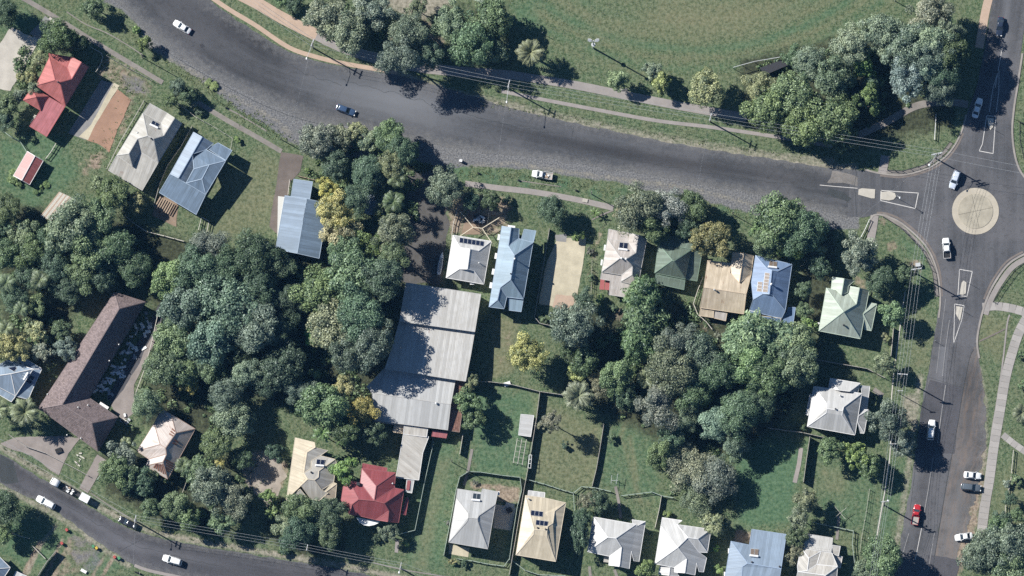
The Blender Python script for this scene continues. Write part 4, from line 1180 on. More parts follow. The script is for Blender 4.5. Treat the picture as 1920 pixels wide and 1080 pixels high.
# --- dark green house
r, b = house('weatherboard_house', 'dark green metal roofed house between the beige and the sand roofed houses', 'house', (1270, 490))
roof_wing(r, b, Z, dict(nw=(895, 265, E), ne=(1345, 345, E), se=(1265, 745, E), sw=(845, 660, E), a=(1085, 490, 6.3), c=(1108, 500, 6.3)), [('nw', 'ne', 'c', 'a'), ('ne', 'se', 'c'), ('se', 'sw', 'a', 'c'), ('sw', 'nw', 'a')], RF['green'], TR['green'], M['weather'])
roof_wing(r, b, Z, dict(a=(925, 138, 2.9), b=(1367, 215, 2.9), c=(1352, 343, 3.5), d=(1230, 320, 3.55), e=(893, 262, 3.5)), [('a', 'b', 'd', 'e'), ('b', 'c', 'd')], RF['green'], TR['green'], M['weather'], wall=False)
roof_wing(r, b, Z, dict(a=(1350, 362, 3.2), b=(1487, 376, 2.5), c=(1417, 772, 2.5), d=(1270, 747, 3.2)), [('a', 'b', 'c', 'd')], RF['green'], TR['green'], M['weather'])
roof_wing(r, b, Z, dict(a=(860, 682, 3.2), b=(1257, 762, 3.2), c=(1240, 887, 2.6), d=(845, 800, 2.6)), [('a', 'b', 'c', 'd')], RF['green'], TR['green'], M['weather'])

# --- sand coloured gable
Z = (1300, 460, 6.352)
r, b = house('weatherboard_house', 'sand coloured metal roofed house with a front gable and rusty rear lean to', 'house', (1360, 540))
roof_wing(r, b, Z, dict(nw=(170, 180, 3.4), n1=(447, 213, 3.4), n2=(437, 330, 3.9), gi=(548, 445, 4.6), ne=(687, 355, 3.7), r2=(630, 577, 5.0), r1=(125, 500, 5.0), se=(600, 817, 3.4), sw=(80, 742, 3.4), g1=(470, 85, 3.4), g2=(598, 95, 4.5), g3=(715, 125, 3.4)),
    [('nw', 'n1', 'n2', 'gi', 'ne', 'r2', 'r1'), ('r1', 'r2', 'se', 'sw')], RF['sand'], TR['sand'], M['cream'])
roof_wing(r, b, Z, dict(g1=(470, 85, 3.5), g2=(598, 95, 4.7), g3=(717, 125, 3.5), e=(687, 352, 3.6), gi=(548, 443, 4.75), n2=(437, 328, 3.7)), [('g1', 'g2', 'gi', 'n2'), ('g2', 'g3', 'e', 'gi')], RF['sand'], TR['sand'], M['cream'])
roof_wing(r, b, Z, dict(a=(85, 748, 3.0), b=(245, 768, 3.0), c=(240, 862, 2.5), d=(70, 836, 2.5)), [('a', 'b', 'c', 'd')], RF['sand'], TR['sand'], M['cream'], windows=False)
roof_wing(r, b, Z, dict(a=(249, 770, 2.8), b=(402, 808, 2.8), c=(385, 900, 2.4), d=(244, 866, 2.4)), [('a', 'b', 'c', 'd')], RF['beige'], TR['sand'], M['cream'], windows=False)
vent(r, b, Z, (250, 532), 4.8, 0.2, 1.0)

# --- blue house with two banks of solar panels
r, b = house('weatherboard_house', 'bright blue metal roofed house with stepped rows of pale solar panels', 'house', (1445, 545), lift=0.6); E = 3.8
roof_wing(r, b, Z, dict(nw=(740, 120, E), w=(690, 440, E), sw0=(712, 645, E), R1=(935, 300, 6.0), R2=(905, 580, 6.0), g1=(830, 575, 5.3), ge=(945, 597, 5.3), gn=(1000, 310, 5.4), gw=(885, 285, 5.4), ne=(1175, 225, E), se=(1095, 780, E), sse=(1050, 872, 3.3), ssw=(668, 780, 3.3)),
    [('nw', 'w', 'sw0', 'g1', 'R2', 'R1', 'gw'), ('nw', 'gw', 'gn', 'ne'), ('gw', 'R1', 'gn'), ('R1', 'gn', 'ne', 'se', 'ge', 'R2'), ('g1', 'R2', 'ge'), ('g1', 'ge', 'se', 'sse', 'ssw', 'sw0')], RF['azure'], TR['azure'], M['weather'])
roof_wing(r, b, Z, dict(a=(668, 778, 3.2), b=(785, 795, 3.2), c=(770, 925, 2.6), d=(665, 905, 2.6)), [('a', 'b', 'c', 'd')], RF['azure'], TR['white'], M['weather'], windows=False)
roof_wing(r, b, Z, dict(a=(790, 838, 3.1), b=(1045, 868, 3.1), c=(1030, 965, 2.5), d=(770, 935, 2.5)), [('a', 'b', 'c', 'd')], RF['azure'], TR['cream'], M['weather'], windows=False)
roof_wing(r, b, Z, dict(a=(1130, 735, 2.9), b=(1217, 740, 2.9), c=(1182, 977, 2.5), d=(1035, 957, 2.5), e=(1062, 820, 2.8), f=(1115, 800, 2.85)), [('a', 'b', 'c', 'd', 'e', 'f')], RF['azure'], TR['azure'], M['weather'], windows=False)
panels(r, b, Z, [(850, 322), (912, 330), (884, 562), (820, 555)], [5.25, 5.75, 5.75, 5.25], 1, 6, mat='solar_pale', frame='white')
panels(r, b, Z, [(765, 430), (826, 436), (815, 556), (752, 548)], [4.55, 5.1, 5.1, 4.55], 1, 3, mat='solar_pale', frame='white')
water_heater(r, b, Z, [(905, 185), (1000, 198), (995, 262), (895, 250)], [4.6, 4.6, 5.3, 5.3], 'solar_pale'); vent(r, b, Z, (928, 465), 5.9, 0.24, 0.9, 'white')

# --- mint green house by the corner
Z = (1510, 510, 8); E = 4.2
r, b = house('weatherboard_house', 'pale mint green roofed house with two front gables and a side porch', 'house', (1580, 575), lift=0.5)
roof_wing(r, b, Z, dict(nw=(315, 240, E), R=(570, 597, 7.0), sw=(200, 882, E), n1=(460, 270, E), vg=(540, 340, 5.0), n2=(640, 302, E), gi=(765, 480, 5.6), g1=(650, 210, E), gt=(810, 240, 5.4), e1=(957, 275, E), se=(825, 1002, E), a1=(385, 250, E), a2=(405, 75, E), at=(580, 100, 5.3), a3=(737, 130, E), a4=(645, 213, E)),
    [('nw', 'R', 'sw'), ('nw', 'n1', 'vg', 'n2', 'gi', 'R'), ('n2', 'g1', 'gt', 'gi'), ('gt', 'e1', 'se', 'R', 'gi'), ('sw', 'R', 'se')], RF['mint'], TR['mint'], M['weather'])
roof_wing(r, b, Z, dict(a1=(385, 250, 4.1), a2=(405, 75, 4.1), at=(580, 100, 5.3), a3=(737, 130, 4.1), a4=(643, 215, 4.2), n2=(638, 304, 4.3), vg=(540, 342, 5.35), n1=(460, 272, 4.4)), [('a1', 'a2', 'at', 'vg', 'n1'), ('at', 'a3', 'a4', 'n2', 'vg')], RF['mint'], TR['mint'], M['weather'])
roof_wing(r, b, Z, dict(n1=(970, 460, 3.3), n2=(1072, 480, 3.3), s2=(990, 882, 3.3), s1=(890, 862, 3.3), w=(868, 630, 4.3)), [('n1', 'n2', 'w'), ('n2', 's2', 'w'), ('s2', 's1', 'w')], RF['mint'], TR['mint'], M['weather'], wall=False)
for pt in ((1055, 490), (985, 860)):
    a = P(Z[0] + pt[0] / 8, Z[1] + pt[1] / 8, 3.3) - b
    MB().tube([(a.x, a.y, 0), (a.x, a.y, 3.25)], 0.06).build('porch_post', M['white'], r)
vent(r, b, Z, (575, 800), 5.5, 0.22, 0.9, 'dark_metal'); hoods(r, b, Z, [(192, 800)], 3.2, (0.6, 1.5), math.radians(-8))

# --- white house on the corner block
Z = (1500, 700, 8.64)
r, b = house('weatherboard_house', 'white metal roofed house with side verandah and porch, beside the south road', 'house', (1572, 765), lift=0.2)
roof_wing(r, b, Z, dict(nw=(225, 210, E), ne=(1000, 325, E), se=(890, 1000, E), sw=(115, 860, E), a=(440, 500, 6.1), c=(705, 545, 6.1), r1=(440, 572, 6.9), r2=(690, 605, 6.9), d=(428, 640, 6.1), e=(680, 682, 6.1)),
    [('nw', 'ne', 'c', 'r2', 'r1', 'a'), ('nw', 'a', 'r1', 'd', 'sw'), ('r1', 'r2', 'e', 'se', 'sw', 'd'), ('ne', 'se', 'e', 'r2', 'c')], RF['white'], TR['white'], M['weather'])
roof_wing(r, b, Z, dict(nw=(490, 80, 3.9), ne=(977, 160, 3.9), e=(935, 312, 3.9), w=(465, 232, 3.9), r1=(622, 272, 5.1), r2=(800, 292, 5.1)), [('nw', 'ne', 'r2', 'r1'), ('nw', 'r1', 'w'), ('ne', 'e', 'r2')], RF['white'], TR['white'], M['weather'], wall=False)
MB().prism([p - b for p in on_plane(Z, [(510, 110), (945, 180), (910, 330), (490, 250)], 0)], 0, 3.8).build('wall', M['weather'], r)
roof_wing(r, b, Z, dict(a=(985, 198, 3.5), b=(1132, 212, 2.9), c=(1082, 592, 2.9), d=(950, 690, 3.4), e=(1003, 330, 3.5)), [('a', 'b', 'c', 'd', 'e')], RF['white'], TR['white'], M['weather'], wall=False)
roof_wing(r, b, Z, dict(a=(1030, 585, 3.5), b=(1107, 590, 3.5), c=(1040, 972, 3.5), d=(970, 967, 3.5), e=(932, 790, 4.2), f=(950, 688, 4.2)), [('a', 'b', 'f'), ('b', 'c', 'e', 'f'), ('c', 'd', 'e')], RF['white'], TR['white'], M['weather'], wall=False)
roof_wing(r, b, Z, dict(a=(160, 338, 3.4), b=(195, 345, 3.6), c=(130, 680, 3.6), d=(95, 668, 3.4)), [('a', 'b', 'c', 'd')], RF['white'], TR['white'], M['weather'], wall=False)
vent(r, b, Z, (575, 578), 6.8, 0.2, 0.5, 'dark_metal'); vent(r, b, Z, (650, 362), 5.6, 0.2, 0.9)
for pt in ((1110, 225), (1065, 575), (1090, 605), (1035, 955)):
    a = P(Z[0] + pt[0] / 8.64, Z[1] + pt[1] / 8.64, 3.2) - b
    MB().tube([(a.x, a.y, 0), (a.x, a.y, 3.0)], 0.06).build('porch_post', M['white'], r)

# --- cream house, lower middle
Z = (520, 800, 6.75); E = 3.9
r, b = house('weatherboard_house', 'cream and grey patchwork roofed house with a solar water heater, behind the round bush', 'house', (588, 880))
roof_wing(r, b, Z, dict(nw=(225, 140, E), n1=(470, 200, E), gi0=(375, 325, 5.1), v=(335, 585, 4.8), c1=(385, 665, 5.6), s0=(300, 745, 5.0), sw=(115, 920, E), n2=(640, 330, E), gi1=(480, 262, 4.6), v2=(430, 430, 4.5)),
    [('nw', 'n1', 'gi1', 'gi0', 'v', 'c1', 's0', 'sw')], RF['cream'], TR['cream'], M['cream'])
roof_wing(r, b, Z, dict(gi0=(377, 325, 5.1), gi1=(482, 264, 4.6), n2=(640, 300, 3.9), v3=(545, 366, 4.1), v2=(430, 432, 4.4), v1=(425, 530, 4.5), v=(337, 583, 4.9)), [('gi0', 'gi1', 'n2', 'v3', 'v2', 'v1', 'v')], RF['grey'], TR['cream'], M['cream'], wall=False)
roof_wing(r, b, Z, dict(v3=(545, 366, 4.1), ne=(732, 412, 4.0), r1=(525, 560, 5.7), r2=(518, 640, 5.8), R=(468, 676, 5.9), c1=(385, 664, 5.8), v=(340, 586, 5.1), v1=(427, 530, 4.7), v2=(432, 432, 4.5), e1=(747, 450, 3.9), e2=(712, 705, 3.9), e3=(560, 802, 4.3), s0=(300, 745, 5.0), s1=(420, 915, 4.0), s2=(530, 938, 3.9), s3=(640, 840, 4.0)),
    [('v3', 'ne', 'r1', 'r2', 'R', 'c1', 'v', 'v1', 'v2'), ('ne', 'e1', 'e2', 'e3', 'R', 'r2', 'r1'), ('c1', 'R', 'e3', 's3', 's2', 's1', 's0')], RF['ivory'], TR['cream'], M['cream'])
roof_wing(r, b, Z, dict(a=(290, 790, 4.6), b=(375, 895, 3.9), c=(420, 960, 3.5), d=(240, 965, 3.5), e=(112, 925, 3.8)), [('a', 'b', 'c', 'd', 'e')], RF['grey'], TR['cream'], M['cream'], wall=False)
roof_wing(r, b, Z, dict(a=(560, 804, 4.2), b=(712, 707, 4.2), c=(752, 722, 3.9), d=(615, 822, 4.6), e=(735, 900, 3.8), f=(600, 940, 3.8)), [('a', 'b', 'c', 'd'), ('d', 'c', 'e', 'f')], RF['cream'], TR['cream'], M['cream'], wall=False)
water_heater(r, b, Z, [(497, 410), (606, 420), (590, 492), (487, 483)], [4.5, 4.5, 5.1, 5.1]); vent(r, b, Z, (428, 578), 5.4, 0.2, 0.5, 'dark_metal')

# --- crimson house and its awnings
Z = (620, 790, 5.145); E = 4.4
r, b = house('weatherboard_house', 'crimson roofed house with round white awning on its south side', 'house', (700, 930), lift=0.4)
roof_wing(r, b, Z, dict(a=(180, 577, E), b=(285, 590, E), c=(300, 455, E), d=(362, 468, 5.1), ne=(627, 495, E), g1=(440, 625, 6.2), g2=(615, 642, E), R1=(270, 752, 6.4), X=(420, 766, 6.5), R2=(517, 790, 6.4), e=(707, 660, E), se=(655, 977, E), s3=(550, 968, E), s4=(560, 864, 5.6), s2=(437, 950, E), s1=(247, 905, E), s0=(180, 900, E), w1=(205, 802, 5.6), w=(100, 757, E), w2=(120, 630, E)),
    [('a', 'R1', 'w1', 's0', 'w', 'w2'), ('a', 'b', 'X', 'R1'), ('c', 'ne', 'g1'), ('c', 'g1', 'X', 'b'), ('ne', 'g2', 'X', 'g1'), ('X', 'g2', 'e', 'R2'), ('e', 'se', 's3', 's4', 'R2'), ('R1', 'X', 'R2', 's4', 's2', 's1', 'w1'), ('w1', 's1', 's0'), ('s4', 's3', 's2')], RF['crimson'], TR['crimson'], M['cream'])
roof_wing(r, b, Z, dict(a=(310, 405, 3.6), b=(545, 450, 3.6), c=(540, 485, 4.1), d=(300, 452, 4.1)), [('a', 'b', 'c', 'd')], RF['crimson'], TR['crimson'], M['cream'], wall=False)
roof_wing(r, b, Z, dict(a=(732, 735, 3.3), b=(752, 738, 3.0), c=(724, 905, 3.0), d=(686, 895, 3.3)), [('a', 'b', 'c', 'd')], RF['crimson'], TR['crimson'], M['cream'], wall=False)
arc = [(245, 925), (480, 965), (455, 985), (420, 1000), (370, 1010), (320, 1002), (275, 975)]
MB().prism([p - b for p in on_plane(Z, arc, 3.2)], 3.1, 3.25).build('awning', M['white'], r)
chimney(r, b, Z, (265, 605), 4.9, 'brick', 0.75, 0.9); vent(r, b, Z, (598, 600), 5.0)

# --- long pale shed behind it
r, b = house('garage', 'long off white flat roofed garage north of the crimson house', 'garage', (775, 850), 'sheds and garages')
roof_wing(r, b, Z, dict(a=(700, 125, 3.2), b=(947, 148, 3.0), c=(890, 300, 2.95), d=(850, 567, 2.8), e=(630, 542, 3.0)), [('a', 'b', 'c', 'd', 'e')], RF['ivory'], TR['white'], M['block'], windows=False, over=0.2)
roof_wing(r, b, Z, dict(a=(710, 38, 3.5), b=(937, 72, 3.5), c=(925, 152, 3.25), d=(700, 123, 3.3)), [('a', 'b', 'c', 'd')], RF['ivory'], TR['white'], M['block'], windows=False, over=0.2)
roof_wing(r, b, Z, dict(a=(735, 560, 2.6), b=(805, 570, 2.6), c=(783, 692, 2.4), d=(722, 680, 2.4)), [('a', 'b', 'c', 'd')], RF['white'], TR['white'], M['block'], windows=False, over=0.15)
MB().prism([p - b for p in on_plane(Z, [(742, 568), (772, 572), (758, 665), (728, 660)], 2.6)], 2.5, 2.7).build('roof_patch', TR['crimson'], r)

# --- grey hipped house
Z = (820, 900, 6.354); E = 4.6
r, b = house('weatherboard_house', 'grey hipped roof house with one water heater beside a pale concrete yard', 'house', (885, 972), lift=0.6)
roof_wing(r, b, Z, dict(nw=(240, 105, E), n1=(522, 147, E), n2=(537, 105, E), n3=(722, 140, E), e0=(690, 290, E), a=(370, 400, 6.1), c=(490, 427, 6.1), r1=(370, 446, 6.8), r2=(475, 460, 6.8), w0=(225, 215, E), d=(358, 487, 6.1), e=(480, 502, 6.1), sw=(135, 742, E), se=(600, 822, E)),
    [('nw', 'n1', 'n2', 'n3', 'e0', 'c', 'r2', 'r1', 'a', 'w0'), ('w0', 'a', 'r1', 'd', 'sw'), ('r1', 'r2', 'e', 'se', 'sw', 'd'), ('e0', 'se', 'e', 'r2', 'c')], RF['pewter'], TR['grey'], M['weather'])
water_heater(r, b, Z, [(425, 155), (518, 165), (508, 240), (415, 230)], [4.95, 4.95, 5.4, 5.4], 'glass'); hoods(r, b, Z, [(730, 158)], 3.9, (0.5, 1.0))

# --- cream house with two solar arrays
r, b = house('weatherboard_house', 'cream roofed house with two small dark solar arrays', 'house', (1015, 985), lift=0.4)
roof_wing(r, b, Z, dict(nw=(1050, 183, E), n1=(1290, 215, E), v=(1280, 390, 5.2), ne=(1530, 270, E), gi=(1395, 372, 5.6), g2=(1375, 515, 5.9), a=(1312, 555, 6.3), r1=(1155, 592, 6.9), r2=(1305, 602, 6.9), d=(1146, 650, 6.2), e=(1300, 672, 6.2), sw=(935, 892, E), se=(1410, 972, E)),
    [('nw', 'n1', 'v', 'g2', 'a', 'r2', 'r1'), ('n1', 'ne', 'gi', 'g2', 'v'), ('nw', 'r1', 'd', 'sw'), ('r1', 'r2', 'e', 'se', 'sw', 'd'), ('ne', 'se', 'e', 'r2', 'a', 'g2', 'gi')], RF['cream'], TR['cream'], M['cream'])
roof_wing(r, b, Z, dict(a=(1085, 125, 3.9), b=(1282, 150, 3.9), c=(1276, 214, 4.3), d=(1078, 190, 4.3)), [('a', 'b', 'c', 'd')], RF['white'], TR['white'], M['cream'], wall=False)
panels(r, b, Z, [(1115, 355), (1262, 375), (1255, 442), (1108, 422)], [5.4, 5.4, 5.85, 5.85], 3, 1)
panels(r, b, Z, [(1175, 470), (1322, 490), (1315, 555), (1168, 537)], [6.05, 6.05, 6.5, 6.5], 3, 1)
vent(r, b, Z, (1195, 570), 6.8, 0.2, 0.4, 'dark_metal'); vent(r, b, Z, (1290, 588), 6.8, 0.2, 0.4, 'dark_metal'); vent(r, b, Z, (1085, 225), 4.8, 0.18, 0.9)

# --- two white houses on the lower row
Z = (1080, 950, 7.11); E = 4.3
r, b = house('weatherboard_house', 'white metal roofed house beside the tall dark green bush, with one front gable', 'house', (1155, 1015))
roof_wing(r, b, Z, dict(nw=(230, 135, E), n1=(800, 235, E), R1=(422, 408, 6.5), R2=(530, 421, 6.5), sw=(150, 600, E), s1=(445, 662, E), g1=(607, 543, 5.9), gs=(578, 797, 5.5), s2=(435, 780, E), v=(740, 592, E), s3=(710, 827, E), ne=(927, 200, E), se=(840, 732, E), t=(770, 722, E), nx=(808, 262, 4.5)),
    [('nw', 'n1', 'R2', 'R1'), ('nw', 'R1', 'sw'), ('R1', 'R2', 'g1', 's1', 'sw'), ('g1', 'gs', 's2', 's1'), ('n1', 'nx', 'ne', 'se', 'v', 's3', 'gs', 'g1', 'R2'), ('v', 'se', 't')], RF['white'], TR['white'], M['weather'])
roof_wing(r, b, Z, dict(a=(748, 173, 4.0), b=(925, 198, 4.2), c=(810, 260, 4.4), d=(755, 225, 4.1)), [('a', 'b', 'c', 'd')], RF['white'], TR['white'], M['weather'], wall=False)
MB().prism([p - b for p in on_plane(Z, [(375, 665), (445, 675), (435, 745), (365, 738)], 2.6)], 2.5, 2.6).build('porch_roof', RF['ivory'], r)
r, b = house('weatherboard_house', 'white metal roofed house with crossed hips and two south porches', 'house', (1280, 1025))
roof_wing(r, b, Z, dict(nw=(1150, 145, E), n1=(1415, 185, E), n2=(1345, 237, 4.5), w0=(1130, 260, E), X=(1355, 545, 6.6), sw=(1050, 762, E), R1=(1490, 412, 6.2), ne=(1800, 300, E), R2=(1620, 430, 6.2), e=(1752, 612, E), v=(1637, 606, 4.9), e2=(1742, 682, E), g1=(1475, 697, 5.9), s1=(1310, 812, E), gs=(1450, 884, 5.5), s2=(1310, 872, E), v2=(1610, 750, E), s3=(1585, 912, E), se=(1700, 872, E), t=(1640, 866, E)),
    [('nw', 'n1', 'n2', 'R1', 'X', 'w0'), ('n2', 'ne', 'R2', 'R1'), ('w0', 'X', 'sw'), ('ne', 'e', 'R2'), ('R1', 'R2', 'e', 'v'), ('X', 'R1', 'v', 'e2', 'se', 'v2', 's3', 'gs', 'g1'), ('X', 'g1', 's1', 'sw'), ('g1', 'gs', 's2', 's1'), ('v2', 'se', 't')], RF['white'], TR['white'], M['weather'])
roof_wing(r, b, Z, dict(a=(1118, 792, 3.3), b=(1257, 775, 3.9), c=(1240, 917, 3.9), d=(1100, 900, 3.3), e=(1330, 812, 3.6), f=(1372, 930, 3.2)), [('a', 'b', 'c', 'd'), ('b', 'e', 'f', 'c')], RF['white'], TR['white'], M['weather'], wall=False)

# --- blue and off-white houses on the lower row
Z = (1340, 970, 7.385)
r, b = house('weatherboard_house', 'light blue metal roofed house with one dark water heater beside red paving', 'house', (1420, 1040))
roof_wing(r, b, Z, dict(nw=(225, 330, E), n1=(480, 382, E), m=(492, 600, 5.9), R1=(455, 636, 6.2), w1=(385, 682, 5.6), sw=(110, 1010, E), s1=(360, 1010, 4.9), ne0=(515, 165, 3.6), ne=(992, 235, 3.6), e=(920, 712, 6.0), se=(870, 1010, 4.5)),
    [('nw', 'R1', 'w1', 's1', 'sw'), ('nw', 'n1', 'R1'), ('n1', 'ne0', 'ne', 'e', 'R1'), ('R1', 'e', 'se', 's1', 'w1')], RF['azure'] if False else RF['sky'], TR['azure'], M['weather'])
water_heater(r, b, Z, [(497, 432), (612, 440), (602, 535), (490, 522)], [4.75, 4.75, 5.4, 5.4], 'solar_pale'); vent(r, b, Z, (515, 620), 5.9, 0.2, 0.4, 'dark_metal'); vent(r, b, Z, (897, 682), 5.7, 0.2, 0.4, 'dark_metal')
hoods(r, b, Z, [(195, 465), (138, 790)], 3.4, (0.4, 1.3))
r, b = house('weatherboard_house', 'off white roofed house with a corrugated skillion, lowest beside the south road', 'house', (1535, 1045))
roof_wing(r, b, Z, dict(a=(1245, 223, 3.2), b=(1637, 285, 3.2), c=(1612, 482, 4.2), d=(1218, 425, 4.2)), [('a', 'b', 'c', 'd')], RF['zinc'], TR['grey'], M['weather'])
roof_wing(r, b, Z, dict(nw=(1195, 427, E), n=(1470, 472, E), R1=(1305, 565, 5.9), R2=(1282, 740, 6.2), sw=(1145, 660, E), v=(1415, 652, 5.2), ne=(1622, 492, E), e2=(1702, 682, E), m=(1532, 802, 5.6), s1=(1150, 752, 5.0), ssw=(1105, 960, E), se=(1680, 960, E), ms=(1520, 960, 5.2)),
    [('nw', 'n', 'R1'), ('nw', 'R1', 'R2', 's1', 'sw'), ('n', 'v', 'R2', 'R1'), ('n', 'ne', 'v'), ('v', 'ne', 'e2'), ('R2', 'v', 'e2', 'm', 's1'), ('e2', 'se', 'ms', 'm'), ('s1', 'm', 'ms', 'ssw')], RF['ivory'], TR['white'], M['weather'])
roof_wing(r, b, Z, dict(a=(1635, 385, 3.8), b=(1740, 400, 3.6), c=(1715, 535, 3.6), d=(1615, 500, 3.9)), [('a', 'b', 'c', 'd')], RF['ivory'], TR['white'], M['weather'], wall=False)
roof_wing(r, b, Z, dict(a=(1650, 530, 3.4), b=(1768, 545, 3.0), c=(1740, 702, 3.0), d=(1625, 655, 3.4)), [('a', 'b', 'c', 'd')], RF['beige'], TR['white'], M['weather'], wall=False)

# --- long brown tiled block
Z = (60, 530, 3.272); E = 4.3
r, b = house('brick_house', 'long brown tiled roof building with an L shaped end by the lower road', 'house', (170, 690))
roof_wing(r, b, Z, dict(nw=(505, 58, E), ne=(697, 118, E), R1=(535, 160, 7.0), v=(352, 707, E), X=(185, 748, 7.2), w=(35, 775, E), e=(528, 826, E), R2=(368, 862, 7.2), s=(405, 1037, E), w2=(68, 790, E)),
    [('nw', 'ne', 'R1'), ('nw', 'R1', 'X', 'w'), ('R1', 'ne', 'v', 'X'), ('X', 'v', 'e', 'R2'), ('R2', 'e', 's'), ('X', 'R2', 's', 'w2', 'w')], RF['tile'], TR['tile'], M['brick'])
for p_, h_ in (((283, 765), 6.2), ((343, 752), 5.2), ((95, 685), 5.0), ((300, 955), 5.2), ((215, 935), 4.7), ((475, 480), 4.9), ((533, 380), 4.9)):
    vent(r, b, Z, p_, h_, 0.13, 0.5, 'white')
panels_pos = [(622, 238), (353, 710), (440, 755)]
MB().box(P(60 + 440 / 3.272, 530 + 757 / 3.272, 2.6) - b, (2.6, 1.0, 0.06), math.radians(-32)).build('awning', M['white'], r)

# --- blue verandah house at the left edge
Z = (0, 640, 5.683); E = 4.4
r, b = house('weatherboard_house', 'pale blue roofed house with black solar panels at the left edge, beside the date palm', 'house', (25, 712))
roof_wing(r, b, Z, dict(t=(115, 345, 6.6), t2=(-60, 370, 6.6), ne=(352, 295, E), s=(165, 582, E), nw=(60, 205, E), w=(-220, 380, E)), [('nw', 'ne', 't', 't2', 'w'), ('ne', 's', 't'), ('s', 'w', 't2', 't')], RF['sky'], TR['white'], M['weather'])
roof_wing(r, b, Z, dict(a=(60, 200, 4.2), b=(225, 160, 3.6), c=(445, 290, 3.6), d=(355, 295, 4.2)), [('a', 'b', 'c', 'd')], RF['sky'], TR['white'], M['weather'], wall=False)
roof_wing(r, b, Z, dict(a=(358, 297, 4.2), b=(446, 293, 3.6), c=(300, 620, 3.6), d=(170, 585, 4.2)), [('a', 'b', 'c', 'd')], RF['sky'], TR['white'], M['weather'], wall=False)
roof_wing(r, b, Z, dict(a=(165, 586, 4.2), b=(120, 645, 3.6), c=(-60, 540, 3.6), d=(-20, 470, 4.2)), [('a', 'b', 'c', 'd')], RF['sky'], TR['white'], M['weather'], wall=False)
panels(r, b, Z, [(115, 238), (188, 282), (155, 330), (80, 285)], [5.1, 5.1, 5.5, 5.5], 1, 1)
panels(r, b, Z, [(185, 205), (290, 265), (255, 305), (145, 245)], [4.3, 4.3, 4.75, 4.75], 2, 1)
panels(r, b, Z, [(325, 355), (378, 380), (330, 465), (270, 430)], [4.2, 4.0, 4.0, 4.2], 1, 2)
a, c_ = roof_at(0 + 300 / 5.683, 640 + 335 / 5.683, 5.6) - b, roof_at(0 + 255 / 5.683, 640 + 415 / 5.683, 5.6) - b
a.z = c_.z = max(a.z, c_.z) + 0.4
MB().tube([a, c_], 0.3, 12).build('storage_tank', M['tank'], r)
for o_ in (-0.45, 0.0, 0.45): 
    m_ = (a + c_) / 2 + (a - c_).normalized() * o_ * 1.6
    MB().bar(m_, m_ + Vector((-1.0, 0.15, 0.1)), 0.06, 0.06).build('tank_pipe', M['white'], r)

# --- rust streaked house
Z = (240, 750, 6.75); E = 3.9
r, b = house('weatherboard_house', 'rust streaked pale iron roofed house among the garden trees', 'house', (310, 830))
roof_wing(r, b, Z, dict(nw=(330, 297, E), R0=(405, 562, 5.7), w=(110, 645, E), n0=(420, 110, E), n1=(545, 180, E), R1=(605, 417, 5.7), R2=(475, 607, 6.1), ne=(852, 365, E), se=(502, 1002, E), g1=(487, 685, 5.7), g2=(442, 782, 5.4), s1=(262, 748, E), sw=(215, 832, E)),
    [('nw', 'R0', 'w'), ('nw', 'n0', 'n1', 'R1', 'R2', 'R0'), ('n1', 'ne', 'R1'), ('R1', 'ne', 'se', 'g2', 'g1', 'R2'), ('w', 'R0', 'R2', 'g1', 's1'), ('s1', 'g1', 'g2', 'sw'), ('sw', 'g2', 'se')], RF['rusty'], TR['rust'], M['weather'])
def strips(root, base, z, a, b_, c_, d_, hs, n, fill=0.55, skip=()):
    q = [roof_at(z[0] + p[0] / z[2], z[1] + p[1] / z[2], h) for p, h in zip((a, b_, c_, d_), hs)]
    for i in range(n):
        if i in skip: continue
        e = rnd.uniform(-0.08, 0.08)
        c4 = [bil(q, (i + u) / n, v) + Vector((0, 0, 0.16)) for u, v in ((0.2, 0.08 + e), (0.2 + fill, 0.08 + e), (0.2 + fill, 0.95 + e), (0.2, 0.95 + e))]
        MB().add(c4 + [p - Vector((0, 0, 0.3)) for p in c4], [(0, 1, 2, 3), (7, 6, 5, 4), (0, 4, 5, 1), (1, 5, 6, 2), (2, 6, 7, 3), (3, 7, 4, 0)]).build('rusty_sheet', RF['rust'], root, base)
strips(r, b, Z, (350, 805), (440, 795), (495, 965), (310, 855), [5.0, 5.3, 4.05, 4.1], 6)
strips(r, b, Z, (465, 740), (470, 890), (520, 920), (590, 800), [5.5, 4.9, 4.05, 4.2], 5)
strips(r, b, Z, (590, 480), (555, 560), (610, 580), (645, 525), [5.6, 5.6, 5.2, 5.2], 2)
strips(r, b, Z, (560, 345), (510, 440), (565, 470), (605, 390), [4.9, 5.2, 5.6, 5.5], 3)

